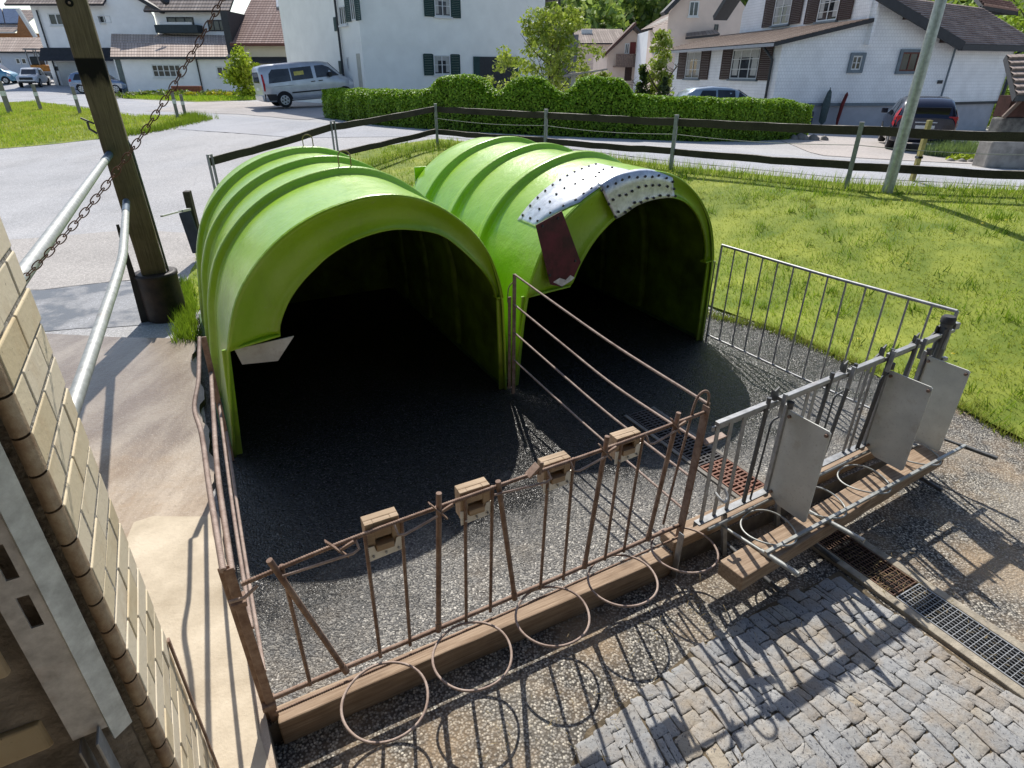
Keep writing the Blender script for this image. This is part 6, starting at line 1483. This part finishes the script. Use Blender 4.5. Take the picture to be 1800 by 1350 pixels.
van = vehicle('van', 'silver passenger van parked nose-up on the driveway at the end of the clipped hedge', 'van', place(505, 192, 32.3, 58, .95, -.93), yaw_of(58), vst, SILV,
    [[(.36, 1.10), (1.42, 1.14), (1.42, 1.68), (.62, 1.68), (.44, 1.5)], [(1.48, 1.15), (2.52, 1.19), (2.50, 1.72), (1.48, 1.69)], [(2.68, 1.20), (3.86, 1.24), (3.4, 1.62), (3.1, 1.74), (2.68, 1.73)]], [.95, 4.0], 4.76, 1.9, .335, R(3.6),
    red=[[(.06, .78), (.13, .78), (.17, 1.1), (.16, 1.5), (.08, 1.5)]], head=[[(4.25, .75), (4.6, .72), (4.55, .9), (4.3, 1.0)]], wind=[(3.42, 3.98, 'windscreen')],
    trim=[('bumper_panel', M_BLACK, [[(.03, .36), (.62, .34), (.6, .62), (.05, .66)]]), ('side_strip', M_BLACK, [[(1.35, .60), (3.6, .62), (3.6, .68), (1.35, .66)]]), ('door_rail', mat('rail_grey', (.25, .27, .30), .5, .1, 8), [[(.55, .93), (1.5, .95), (1.5, .97), (.55, .95)]]), ('door_handle', M_BLACK, [[(2.36, 1.03), (2.58, 1.04), (2.58, 1.08), (2.36, 1.07)], [(2.74, 1.04), (2.96, 1.05), (2.96, 1.09), (2.74, 1.08)]]), ('window_card', M_YEL, [[(1.62, 1.36), (2.1, 1.38), (2.1, 1.55), (1.62, 1.53)]]), ('sill', mat('sill_grey', (.30, .31, .33), .5, .1, 8), [[(1.3, .30), (3.62, .30), (3.62, .36), (1.3, .36)]])],
    extra=[('rear_window', M_CGLASS, [(-.012, .03, -.62, .62, 1.12, 1.6)]), ('bumper', SILV, [(-.06, .12, -.86, .86, .36, .6)]), ('number_plate', M_PLATE, [(-.02, .02, -.28, .28, .80, .92)]), ('door_mirror', M_BLACK, [(3.28, 3.42, -1.16, -.95, 1.2, 1.42), (3.28, 3.42, .95, 1.16, 1.2, 1.42)])])
NAVY = paint('dark_blue_paint', (.018, .022, .045), .4, .22)
hst = [(0, .35, .80, .95, .76, .66), (.06, .28, .85, 1.06, .84, .66), (.2, .24, .90, 1.30, .87, .64), (.5, .22, .92, 1.47, .88, .63), (1.2, .2, .92, 1.53, .88, .64), (1.9, .2, .92, 1.50, .88, .63), (2.25, .2, .92, 1.42, .88, .60), (2.95, .2, .92, 1.02, .87, .66), (3.5, .22, .85, .92, .85, .66), (3.8, .27, .7, .78, .76, .6), (3.88, .32, .55, .62, .62, .5)]
car = vehicle('car', 'dark blue hatchback seen from behind on the forecourt of the white shingled house', 'car', place(1555, 262, 23.4, 24, .55, .86, 1.12), yaw_of(24), hst, NAVY,
    [[(.62, .98), (1.35, .98), (1.35, 1.38), (.85, 1.38)], [(1.42, .98), (2.75, 1.0), (2.2, 1.34), (1.9, 1.39), (1.42, 1.39)]], [.62, 3.1], 3.88, 1.74, .31, 0,
    red=[[(.06, .72), (.3, .78), (.36, 1.06), (.3, 1.24), (.2, 1.2), (.12, .98)]], wind=[(2.3, 2.92, 'windscreen')], scale=1.12,
    extra=[('rear_window', M_CGLASS, [(.06, .24, -.56, .56, 1.0, 1.27)]), ('tail_lamp', M_RED, [(.02, .2, .56, .80, .74, 1.02), (.02, .2, -.80, -.56, .74, 1.02)]), ('trim_strip', M_LAMP, [(-.015, .03, -.3, .3, .83, .86)]), ('bumper', NAVY, [(-.08, .2, -.80, .80, .34, .62)]), ('number_plate', M_PLATE, [(-.015, .02, -.26, .26, .66, .76)]), ('door_mirror', NAVY, [(2.35, 2.47, -1.06, -.87, .98, 1.14), (2.35, 2.47, .87, 1.06, .98, 1.14)])])
sst_ = [(0, .42, .95, 1.1, .82, .7), (.08, .36, 1.0, 1.3, .88, .72), (.3, .32, 1.02, 1.6, .92, .72), (.7, .3, 1.02, 1.72, .93, .72), (2.2, .3, 1.02, 1.74, .93, .72), (2.8, .3, 1.02, 1.68, .93, .70), (3.5, .3, 1.02, 1.14, .92, .72), (4.3, .32, .95, 1.04, .9, .72), (4.62, .38, .75, .85, .8, .66), (4.7, .45, .6, .68, .66, .5)]
vehicle('car', 'silver and blue off-road car parked in front of the garage beside the wooden post', 'car', place(146, 165, 60, 78, .95, -.93), yaw_of(78), sst_, paint('blue_silver_paint', (.20, .27, .40), .4, .25),
    [[(.45, 1.1), (1.3, 1.1), (1.3, 1.58), (.7, 1.58)], [(1.36, 1.1), (2.2, 1.1), (2.2, 1.6), (1.36, 1.6)], [(2.26, 1.1), (3.25, 1.1), (2.7, 1.54), (2.26, 1.58)]], [.95, 3.75], 4.7, 1.86, .38,
    red=[[(.05, .95), (.3, .98), (.28, 1.2), (.1, 1.15)]], trim=[('lower_panel', SILV, [[(.06, .44), (4.3, .44), (4.3, .82), (.06, .82)]])], wind=[(2.85, 3.45, 'windscreen')], extra=[('roof_rail', M_RIM, [(.7, 2.6, -.66, -.62, 1.75, 1.80), (.7, 2.6, .62, .66, 1.75, 1.80)])])
sed = [(0, .35, .8, .88, .78, .62), (.1, .28, .85, .98, .84, .62), (.75, .24, .88, 1.02, .87, .62), (1.35, .22, .88, 1.36, .88, .60), (2.0, .22, .88, 1.42, .88, .60), (2.5, .22, .88, 1.36, .88, .58), (3.2, .22, .88, .96, .87, .66), (4.1, .26, .78, .82, .82, .64), (4.4, .32, .58, .66, .68, .55)]
vehicle('car', 'dark teal saloon car parked by the long farmhouse annex', 'car', place(330, 164, 61.5, 88, .8, -.87), yaw_of(88), sed, paint('teal_paint', (.015, .05, .06), .4, .2),
    [[(.98, .94), (1.7, .94), (1.7, 1.28), (1.35, 1.28)], [(1.76, .94), (2.95, .96), (2.45, 1.26), (1.76, 1.3)]], [.8, 3.4], 4.4, 1.74, .31, red=[[(.05, .66), (.3, .68), (.3, .82), (.08, .82)]], head=[[(3.9, .62), (4.25, .6), (4.2, .74), (3.95, .78)]], wind=[(2.55, 3.15, 'windscreen'), (.8, 1.3, 'rear_window')])
pk = [(0, .55, .98, 1.02, .88, .80), (.1, .5, 1.0, 1.04, .92, .84), (1.5, .5, 1.02, 1.06, .92, .84), (1.62, .45, 1.05, 1.70, .92, .70), (1.9, .42, 1.05, 1.80, .92, .72), (3.0, .42, 1.05, 1.78, .92, .70), (3.3, .42, 1.05, 1.66, .92, .68), (3.95, .42, 1.05, 1.16, .92, .74), (4.9, .45, 1.02, 1.08, .9, .74), (5.15, .5, .8, .95, .84, .7), (5.25, .55, .7, .78, .7, .6)]
vehicle('pickup_truck', 'white pickup truck facing the camera at the far left', 'pickup', place(35, 155, 66, 158, 5.1, -.8), yaw_of(158), pk, paint('white_car_paint', (.66, .68, .70), .05, .3),
    [[(1.75, 1.12), (2.5, 1.12), (2.5, 1.64), (1.85, 1.64)], [(2.56, 1.12), (3.7, 1.14), (3.15, 1.6), (2.56, 1.64)]], [1.0, 4.3], 5.25, 1.86, .39, wind=[(3.35, 3.9, 'windscreen')], head=[[(4.85, .86), (5.15, .84), (5.1, .98), (4.9, 1.0)]],
    extra=[('grille', M_BLACK, [(5.18, 5.29, -.55, .55, .72, .94)]), ('bumper', M_BLACK, [(5.1, 5.26, -.7, .7, .44, .60)])])
vehicle('van', 'light blue delivery van cut off by the left edge, beside the white pickup', 'van', place(22, 148, 70, 78, 4.5, -.9), yaw_of(78), vst, paint('light_blue_paint', (.10, .28, .42), .1, .3),
    [[(1.6, 1.15), (2.4, 1.15), (2.4, 1.62), (1.6, 1.62)], [(2.68, 1.20), (3.86, 1.24), (3.4, 1.62), (3.1, 1.72), (2.68, 1.72)]], [.95, 4.0], 4.76, 1.9, .335, head=[[(4.25, .75), (4.6, .72), (4.55, .9), (4.3, 1.0)]], wind=[(3.42, 3.98, 'windscreen')])
vehicle('car', 'pale blue car whose roof shows above the right end of the clipped hedge', 'car', place(1235, 232, 26.3, 86, .9, -.9), yaw_of(86), [(s[0], s[1], s[2] + .04, s[3] + .1, s[4], s[5]) for s in hst], paint('pale_blue_paint', (.33, .40, .48), .3, .25),
    [[(.5, 1.08), (1.3, 1.08), (1.3, 1.5), (.75, 1.5)], [(1.38, 1.08), (2.1, 1.08), (2.1, 1.5), (1.38, 1.52)], [(2.16, 1.08), (2.85, 1.1), (2.3, 1.45)]], [.62, 3.1], 3.88, 1.74, .31, wind=[(2.3, 2.92, 'windscreen')])
def excavator():
    Y = 69; b = at(86, 150, Y); z = T(b.x, b.y) ; r = thing('loader', (b.x, b.y, z), 'small orange and grey construction machine behind the white pickup', 'machine')
    org = mat('orange_machine_paint', (.45, .17, .02), .5, .25, 5); gry = mat('grey_machine_paint', (.18, .18, .18), .6, .25, 5)
    mb = MB(); mb.box(b.x - .9, b.x + .8, b.y - .6, b.y + .8, z + .95, z + 1.55); mb.build('body', org, r, bev=.1)
    mb = MB(); mb.box(b.x - 1.3, b.x + 1.9, b.y - .7, b.y + .8, z + .35, z + .9); mb.build('chassis', gry, r, bev=.08)
    for x in (-1.0, .3, 1.5):
        mb = MB(); mb.tube([(b.x + x, b.y - .8, z + .4), (b.x + x, b.y - .55, z + .4)], .4, 16); mb.build('wheel', M_RUBBER, r)
    mb = MB()
    for x, y in ((-.9, -.5), (.1, -.5), (-.9, .6), (.1, .6)): mb.bar((b.x + x, b.y + y, z + 1.5), (b.x + x, b.y + y, z + 2.9), .08, .08)
    mb.box(b.x - 1.05, b.x + .25, b.y - .65, b.y + .75, z + 2.9, z + 2.98); mb.build('cab_frame', gry, r)
    mb = MB(); mb.box(b.x - .85, b.x + .05, b.y - .4, b.y + .5, z + 1.5, z + 2.3); mb.build('seat', M_BLACK, r, bev=.1)
    mb = MB(); mb.bar((b.x + .3, b.y - .3, z + 2.6), (b.x + 1.5, b.y - .3, z + 1.2), .25, .3); mb.bar((b.x + 1.5, b.y - .3, z + 1.3), (b.x + 1.9, b.y - .3, z + .6), .4, .5); mb.build('boom', gry, r, bev=.05)
excavator()

# ------------------------------------------------------------------ vegetation
HG = [(.14, .27, .014), (.18, .33, .018), (.22, .38, .022), (.11, .22, .012), (.27, .42, .03)]
def hedge():
    base = [(-7.75, 28.6), (-4.2, 24.6), (0.0, 22.2), (3.6, 21.9), (7.7, 23.0), (11.1, 25.2)]
    L = [0]; B = smooth_poly(base, 10)
    for a, b in zip(B, B[1:]): L.append(L[-1] + (b - a).length)
    def at_s(s):
        for i in range(len(B) - 1):
            if s <= L[i + 1] + 1e-6: t = (s - L[i]) / (L[i + 1] - L[i]); return B[i].lerp(B[i + 1], t), (B[i + 1] - B[i]).normalized()
        return B[-1], (B[-1] - B[-2]).normalized()
    # top line surveyed as pixel rows along the hedge
    tops = [(597, 157), (640, 158), (750, 160), (768, 150), (775, 137), (800, 133), (845, 136), (858, 152), (872, 163), (885, 158), (905, 141), (930, 136), (955, 138), (975, 154), (990, 166), (1003, 158), (1015, 141), (1045, 136), (1090, 139), (1105, 152), (1112, 168), (1200, 171), (1300, 174), (1390, 176), (1402, 182)]
    prof_ = []
    for i in range(181):
        s = L[-1] * i / 180; p, d = at_s(s); px = None
        rr = p.x / p.y                        # plan bearing -> height of the clipped top there
        def fx(x): q = ray(x, 155); return q.x / q.y
        lo, hi = 500, 1500
        for _ in range(30):
            m = (lo + hi) / 2
            if fx(m) < rr: lo = m
            else: hi = m
        y = pl(lo, tops); prof_.append((s, max(.6, at(900, y, p.y + .4).z - T(p.x, p.y))))
    H_ = lambda s: pl(s, prof_)
    mid, _ = at_s(L[-1] / 2); r = thing('hedge', (mid.x, mid.y, T(mid.x, mid.y)), 'long clipped green hedge with three raised humps behind the road', 'hedge')
    n = 95000; s = RNG.uniform(0, L[-1], n); side = RNG.uniform(0, 1, n); VV = np.zeros((n, 3)); NN = np.zeros((n, 3)); sh = np.ones(n); dp = .95
    keep = RNG.uniform(0, 1, n)
    for i in range(n):
        p, d = at_s(s[i]); h = H_(s[i]); z0 = T(p.x, p.y); nrm = Vector((d.y, -d.x)); lump = .05 * math.sin(s[i] * 3.1) + .04 * math.sin(s[i] * 7.3 + 2)
        if side[i] < .45:   # front face
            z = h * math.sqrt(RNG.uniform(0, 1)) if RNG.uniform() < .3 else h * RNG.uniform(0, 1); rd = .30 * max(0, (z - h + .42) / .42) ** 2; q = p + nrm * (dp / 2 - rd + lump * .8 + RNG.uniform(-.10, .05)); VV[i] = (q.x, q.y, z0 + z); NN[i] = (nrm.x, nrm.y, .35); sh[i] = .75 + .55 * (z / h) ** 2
        elif side[i] < .52: # rear face
            z = h * RNG.uniform(.3, 1); q = p - nrm * (dp / 2 + RNG.uniform(-.1, .05)); VV[i] = (q.x, q.y, z0 + z); NN[i] = (-nrm.x, -nrm.y, .4)
        elif side[i] < .56: # ends
            e = 0 if RNG.uniform() < .5 else L[-1]; p, d = at_s(e); h = H_(e); q = p + d * (RNG.uniform(-.12, .06) * (1 if e else -1)) + Vector((d.y, -d.x)) * RNG.uniform(-dp / 2, dp / 2); VV[i] = (q.x, q.y, T(p.x, p.y) + h * RNG.uniform(0, 1)); NN[i] = (d.x * (1 if e else -1), d.y * (1 if e else -1), .3)
        else:               # top
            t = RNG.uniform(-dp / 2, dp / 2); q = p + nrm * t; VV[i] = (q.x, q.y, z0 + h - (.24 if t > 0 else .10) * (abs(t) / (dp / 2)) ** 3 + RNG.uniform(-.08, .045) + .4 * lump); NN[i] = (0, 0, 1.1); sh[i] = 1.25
    nn = NN + RNG.normal(0, .55, (n, 3)); nn /= np.linalg.norm(nn, axis=1)[:, None]
    t = np.cross(nn, RNG.normal(0, 1, (n, 3))); t /= np.linalg.norm(t, axis=1)[:, None]; b = np.cross(nn, t); sz = RNG.uniform(.026, .058, n)[:, None]
    q = np.stack([VV - t * sz, VV - b * sz * .6, VV + t * sz, VV + b * sz * .6], 1).reshape(-1, 3)
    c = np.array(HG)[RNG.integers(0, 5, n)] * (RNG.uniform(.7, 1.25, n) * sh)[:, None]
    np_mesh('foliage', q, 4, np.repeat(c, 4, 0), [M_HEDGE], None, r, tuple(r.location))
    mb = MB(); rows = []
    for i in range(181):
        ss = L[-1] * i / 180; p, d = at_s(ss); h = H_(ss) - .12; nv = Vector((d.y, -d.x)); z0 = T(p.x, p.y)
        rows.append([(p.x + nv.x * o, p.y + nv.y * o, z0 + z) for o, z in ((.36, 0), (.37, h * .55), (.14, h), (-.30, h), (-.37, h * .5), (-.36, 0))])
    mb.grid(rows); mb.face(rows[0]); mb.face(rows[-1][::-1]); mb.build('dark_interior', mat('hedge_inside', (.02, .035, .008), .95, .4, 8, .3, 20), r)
hedge()
def tree(name, label, base, h, blobs, size, pal, trunk_r, limbs, cat='tree', group=None, tr=M_LEAF):
    r = thing(name, base, label, cat, group); b = Vector(base)
    mb = MB(); tops = [b + Vector((0, 0, h * .35))]
    mb.tube(smooth_poly3([b + Vector((0, 0, -.1)), b + Vector((.04 * h * .3, 0, h * .2)), b + Vector((0, .02 * h, h * .42)), b + Vector((.02 * h, 0, h * .8))], 4), [trunk_r * (1 - .8 * k / 12) for k in range(13)], 8)
    for i in range(limbs):
        a = i * 2.4 + RNG.uniform(0, .6); z = h * RNG.uniform(.22, .6); l = h * RNG.uniform(.22, .42); s = b + Vector((0, 0, z)); e = s + Vector((math.cos(a) * l * .8, math.sin(a) * l * .8, l * .75)); m_ = s.lerp(e, .5) + Vector((0, 0, -.06 * l))
        mb.tube(smooth_poly3([s, m_, e], 3), [trunk_r * .45, trunk_r * .4, trunk_r * .34, trunk_r * .28, trunk_r * .22, trunk_r * .16, trunk_r * .08][:7], 6)
        for k in range(3):
            f = m_.lerp(e, RNG.uniform(.1, .9)); g = f + Vector((RNG.normal(0, 1), RNG.normal(0, 1), RNG.uniform(.1, 1.0))) * l * .28; mb.tube([f, g], [trunk_r * .14, trunk_r * .05], 5)
    mb.build('trunk', M_BARK, r)
    v, c = leaves(blobs, size, pal); np_mesh('crown', v, 4, c, [tr], None, r, tuple(base)); return r
SPRING = [(.46, .52, .09), (.54, .58, .12), (.36, .45, .06), (.58, .60, .20), (.30, .38, .05)]
def small_tree():
    b = at(985, 175, 29.5); z = T(b.x, b.y); bl = []
    rs = np.random.default_rng(4)
    for k in range(190):
        a = rs.uniform(0, 6.28); d = rs.uniform(.1, 1) ** .6; hh = rs.uniform(0, 1); w = (3.5 if hh < .3 else 2.4 if hh < .6 else 1.3) * d
        bl.append(((b.x - .75 + w * math.cos(a) + (.3 * hh), b.y + w * .8 * math.sin(a), z + .95 + 3.3 * hh), (rs.uniform(.18, .42),) * 2 + (rs.uniform(.14, .3),), int(rs.uniform(22, 60)), rs.uniform(.7, 1.15)))
    tree('fruit_tree', 'loose spring tree with sparse pale yellow-green leaves behind the hedge humps', (b.x - .5, b.y, z), 4.2, bl, .11, SPRING, .09, 16)
small_tree()
def bush(name, label, px, py, Y, w, h, n, size, pal, cat='bush', cone=False, dens=1.0, group=None, seed=1):
    b = at(px, py, Y); z = T(b.x, b.y); rs = np.random.default_rng(seed); bl = []
    for k in range(n):
        hh = rs.uniform(0, 1); ww = w / 2 * ((1 - hh) ** .8 * .95 + .05 if cone else math.sqrt(max(.05, 1 - (hh - .35) ** 2 * 1.9))) * rs.uniform(.2, .85); a = rs.uniform(0, 6.28); s = w * rs.uniform(.13, .24) * (1 - .5 * hh if cone else 1)
        bl.append(((b.x + ww * math.cos(a), b.y + ww * math.sin(a), z + .1 + h * hh * .93), (s, s, s * rs.uniform(.7, 1.2)), int(rs.uniform(50, 110) * dens), rs.uniform(.65, 1.2)))
    return tree(name, label, (b.x, b.y, z), h, bl, size, pal, .05 * h / 2, 5, cat, group)
YG = [(.42, .50, .035), (.50, .57, .05), (.32, .42, .03), (.37, .46, .035)]
CON = [(.03, .06, .025), (.045, .085, .03), (.025, .05, .02), (.06, .10, .04)]
DEC = [(.10, .18, .025), (.14, .22, .03), (.17, .26, .04), (.08, .14, .02), (.22, .29, .06)]
bush('bush', 'round yellow-green bush left of the silver van', 435, 168, 47, 2.6, 3.0, 40, .16, YG, seed=3)
bush('young_tree', 'slender young tree with pale yellow leaves beside the white shingled house', 1158, 168, 31, 1.5, 4.0, 34, .12, SPRING, 'tree', seed=5, dens=.8)
bush('conifer', 'dark conifer shrub left of the young yellow tree', 1128, 168, 31.5, 1.5, 2.5, 34, .09, CON, 'conifer', True, seed=6)
bush('conifer', 'grey-green conifer shrub at the corner of the white shingled house', 1166, 172, 30.0, 1.4, 1.9, 30, .09, [(.06, .085, .045), (.08, .11, .06), (.045, .07, .035)], 'conifer', True, seed=8)
bush('shrub', 'spiky green shrub hanging high on the balcony corner of the cream house', 1004, 60, 44, 1.0, 1.2, 14, .16, YG, 'shrub', seed=9) if False else None
def planter():
    c = at(1003, 45, 43.5); r = thing('planter', (c.x, c.y, c.z - .5), 'pot with a spiky green plant on the pergola terrace of the cream house', 'plant pot')
    mb = MB(); mb.tube([(c.x, c.y, c.z - .5), (c.x, c.y, c.z)], [.22, .32], 12); mb.build('pot', M_TRIMD, r)
    mb = MB(); mb.box(c.x - 1.2, c.x + .5, c.y - .3, c.y + .4, 1, c.z - .5); mb.build('terrace_wall', mat('grey_terrace', (.22, .21, .22), .8, .3, 4), r)
    v, q = leaves([((c.x, c.y, c.z + .3), (.55, .5, .35), 160, 1.1)], .22, YG, asp=3); np_mesh('leaves', v, 4, q, [M_LEAF], None, r, tuple(r.location))
planter()
def garden_bits():
    # flower bed and stones left of the van
    b = at(360, 172, 52); r = thing('flower_bed', (b.x, b.y, T(b.x, b.y)), 'garden bed with yellow flowers and low shrubs in front of the dark teal car', 'flower bed')
    bl = []; rs = np.random.default_rng(11)
    for k in range(60):
        x = rs.uniform(225, 450); p_ = at(x, rs.uniform(160, 172), 50); z = T(p_.x, p_.y); s = rs.uniform(.25, .6); bl.append(((p_.x, p_.y + rs.uniform(-2, 3), z + s * .4), (s, s, s * .55), 70, rs.uniform(.5, 1.1)))
    v, c = leaves(bl, .16, DEC + [(.30, .27, .2), (.2, .14, .14)]); np_mesh('foliage', v, 4, c, [M_LEAF], None, r, tuple(r.location))
    fl = []
    for x in (338, 346, 378, 392, 408): p_ = at(x, 167, 49); fl.append(((p_.x, p_.y - .6, T(p_.x, p_.y) + .3), (.35, .3, .14), 60, 1.0))
    v, c = leaves(fl, .10, [(.7, .55, .02), (.75, .62, .05)]); np_mesh('yellow_flowers', v, 4, c, [M_LEAF], None, r, tuple(r.location))
    mb = MB(); p_ = at(328, 155, 51); mb.box(p_.x - 1.1, p_.x + 1.1, p_.y - .2, p_.y + .2, T(p_.x, p_.y), T(p_.x, p_.y) + .75); mb.build('planter_box', mat('terracotta', (.30, .10, .06), .8, .2, 6), r, bev=.03)
    sheet('garden_lawn', [tuple(at(x, y, Y).xy) for x, y, Y in ((218, 178, 48), (350, 184, 42), (440, 176, 44), (480, 168, 48), (440, 160, 54), (225, 164, 56))], .9, .012, M_LAWN)
    g = scatter([tuple(at(x, y, Y).xy) for x, y, Y in ((218, 178, 48), (350, 184, 42), (440, 176, 44), (480, 168, 48), (440, 160, 54), (225, 164, 56))], 12000)
    v, c = blades('', np.c_[g, Tv(g[:, 0], g[:, 1]) + .05], .2 * RNG.uniform(.4, 1.2, len(g)), .03, GP, .6); tag(np_mesh('garden_grass', v, 3, c, [M_GRASS]), 'strip of garden grass in front of the long farmhouse annex', None, None, 'stuff')
    # lavender bed by the hut
    b = at(1705, 268, 19.6); z = T(b.x, b.y); r = thing('lavender_bed', (b.x, b.y, z), 'grey-green lavender bed with stone edging beside the stone trough', 'flower bed')
    n = 5200; a = RNG.uniform(0, 6.28, n); q = np.sqrt(RNG.uniform(0, 1, n)); x = b.x + q * 1.15 * np.cos(a); y = b.y + .3 + q * .75 * np.sin(a); hh = (.62 - .22 * q) * RNG.uniform(.5, 1.1, n)
    v, c = blades('', np.c_[x, y, Tv(x, y)], hh, .012, [(.17, .25, .16), (.22, .30, .20), (.13, .20, .10)], .6); v2, c2 = leaves([((b.x - .3, b.y - .75, z + .1), (.9, .2, .12), 500, 1.1)], .07, YG)
    np_mesh('lavender', v, 3, c, [M_GRASS], None, r, tuple(r.location)); np_mesh('ground_cover', v2, 4, c2, [M_LEAF], None, r, tuple(r.location))
    for k in range(9):
        mb = MB(); p_ = Vector((b.x - 1.2 + k * .28, b.y - 1.0 - .10 * math.sin(k), z)); mb.tube([p_ + Vector((0, 0, -.05)), p_ + Vector((0, 0, .06)), p_ + Vector((.02, 0, .10))], [.14, .13, .06], 7); mb.build('edging_stone', simple('edging_stone', (.27, .25, .22), .9, .3, 6, .4, 25) if k == 0 else bpy.data.materials['edging_stone'], r)
    # garden table roof behind the hedge
    b = at(1035, 150, 27.5); z = T(b.x, b.y); r = thing('garden_canopy', (b.x, b.y, z), 'small pale canopy roof on a post behind the hedge, right of the spring tree', 'canopy')
    q = [at(990, 133, 27), at(1068, 120, 28.2), at(1055, 122, 29.5), at(1000, 129, 29)]
    mb = MB(); mb.hexa([p_ - Vector((0, 0, .06)) for p_ in q] + q); mb.build('roof', mat('pale_canopy', (.38, .33, .28), .8, .2, 4), r)
    mb = MB(); p_ = at(1008, 130, 27.6); mb.bar((p_.x, p_.y, z), p_, .18, .18); mb.build('post', mat('pale_post', (.5, .47, .42), .8, .1, 5), r)
    # stones and plants where the hedge ends
    b = at(1410, 244, 24.2); z = T(b.x, b.y); r = thing('stone_edging', (b.x, b.y, z), 'low heap of stones with grass at the right end of the hedge', 'stones')
    for k, (dx, s) in enumerate(((0, .28), (.45, .22), (-.3, .2), (.85, .16))):
        mb = MB(); p_ = Vector((b.x + dx, b.y, z)); mb.tube([p_ - Vector((0, 0, .05)), p_ + Vector((0, 0, s * .45)), p_ + Vector((.03, 0, s * .7))], [s, s * .9, s * .5], 8); mb.build('stone', bpy.data.materials['edging_stone'], r)
garden_bits()
def hill():
    xs = [-70 + 8 * i for i in range(34)]; ys = [92 + 6 * i for i in range(30)]
    def hz(x, y):
        s = max(0, (y - 92 - max(0, -x - 5) * .25)); k = sst((x + 62) / 50) * 1.0; return .6 + k * (s * .42 + 2.0 * math.sin(x * .06) * sst(s / 30)) * .9
    mb = MB(); mb.grid([[(x, y, hz(x, y)) for x in xs] for y in ys]); tag(mb.build('hillside', sheetm('forest_floor', (.03, .06, .012), (.07, .11, .02))), kind='structure')
    bl = []; rs = np.random.default_rng(21)
    for k in range(520):
        y = rs.uniform(96, 200); x = rs.uniform(-30, 60) if rs.uniform() < .55 else rs.uniform(35, 150)
        if x < -45: continue
        z = hz(x, y); h = rs.uniform(7, 13); w = rs.uniform(2.2, 4.2); sh = rs.uniform(.45, 1.25)
        for j in range(4): bl.append(((x + rs.normal(0, w * .35), y + rs.normal(0, w * .35), z + h * (.35 + .17 * j)), (w * (1 - .17 * j),) * 2 + (h * .2,), 42, sh * (.75 + .12 * j)))
    v, c = leaves(bl, .85, [(.38, .50, .12), (.46, .57, .16), (.26, .38, .10), (.52, .60, .22), (.18, .28, .10)])
    tag(np_mesh('forest', v, 4, c, [M_LEAF]), 'pale green spring forest on the hillside behind the houses', None, None, 'stuff')
hill()
for i, (px, py, Y, w, h, lab) in enumerate(((1795, 200, 44, 7, 8.5, 'leafy green tree behind the brown hut at the right edge'), (1790, 120, 58, 10, 14, 'tall bright green tree behind the roof of the white shingled house'), (1768, 215, 33, 3.0, 3.4, 'light green shrub between the white shingled house and the brown hut'))):
    bush('deciduous_tree' if i < 2 else 'shrub', lab, px, py, Y, w, h, 60, .30 if i < 2 else .13, [(.26, .40, .04), (.33, .48, .06), (.20, .33, .035), (.40, .52, .09)], 'tree' if i < 2 else 'shrub', seed=30 + i)

# ------------------------------------------------------------------ unseen building behind the camera, added to block sky and deepen near shadows
def shade_barn():
    m = m_wood('dark_barn_boards', (.035, .028, .02), (.075, .06, .045), along='z')
    r = thing('shade_barn', (0, -1, 0), 'unseen dark timber wall and roof overhang behind the viewpoint, added to shade the foreground', 'shade_barn')
    mb = MB(); mb.box(-14, 12, -3.4, -3.0, -.2, 7, None); mb.build('wall', m, r)
    mb = MB(); mb.hexa([Vector(p) for p in ((-14, -3.4, 7.2), (12, -3.4, 7.2), (12, 1.5, 4.9), (-14, 1.5, 4.9), (-14, -3.4, 7.4), (12, -3.4, 7.4), (12, 1.6, 5.02), (-14, 1.6, 5.02))]); mb.build('roof', m, r)
shade_barn()

# ------------------------------------------------------------------ sky, sun, camera
SUN_AZ, SUN_EL, SUN_P, SKY_P = -8.5, 46.0, 5.0, .15
w = bpy.data.worlds.new('World'); scene.world = w; w.use_nodes = True; nt = w.node_tree
sky = nt.nodes.new('ShaderNodeTexSky'); sky.sky_type = 'NISHITA'; sky.sun_disc = False; sky.sun_elevation = R(SUN_EL); sky.sun_rotation = R(SUN_AZ); sky.dust_density = 1.5; sky.air_density = 1.0; sky.altitude = 600
bg = nt.nodes['Background']; nt.links.new(sky.outputs[0], bg.inputs[0]); bg.inputs[1].default_value = SKY_P
sl = bpy.data.lights.new('Sun', 'SUN'); sl.energy = SUN_P; sl.angle = R(.5); sl.color = (1, .955, .88)
so = bpy.data.objects.new('Sun', sl); COL.objects.link(so)
sd = Vector((math.sin(R(SUN_AZ)) * math.cos(R(SUN_EL)), math.cos(R(SUN_AZ)) * math.cos(R(SUN_EL)), math.sin(R(SUN_EL))))
so.rotation_euler = sd.to_track_quat('Z', 'Y').to_euler(); so.location = (0, 0, 30)
cd = bpy.data.cameras.new('Camera'); cam = bpy.data.objects.new('Camera', cd); COL.objects.link(cam)
cd.sensor_width = 36; cd.lens = F / 1800 * 36; cd.clip_end = 3000; cd.clip_start = .05
cam.location = (0, 0, CH); cam.rotation_euler = (R(90) - PIT, 0, 0); scene.camera = cam
scene.view_settings.view_transform = 'Standard'; scene.view_settings.look = 'None'; scene.view_settings.exposure = 0
scene.render.resolution_x, scene.render.resolution_y = 1024, 768
scene.cycles.max_bounces = 6; scene.cycles.caustics_reflective = False; scene.cycles.caustics_refractive = False; scene.cycles.sample_clamp_indirect = 6
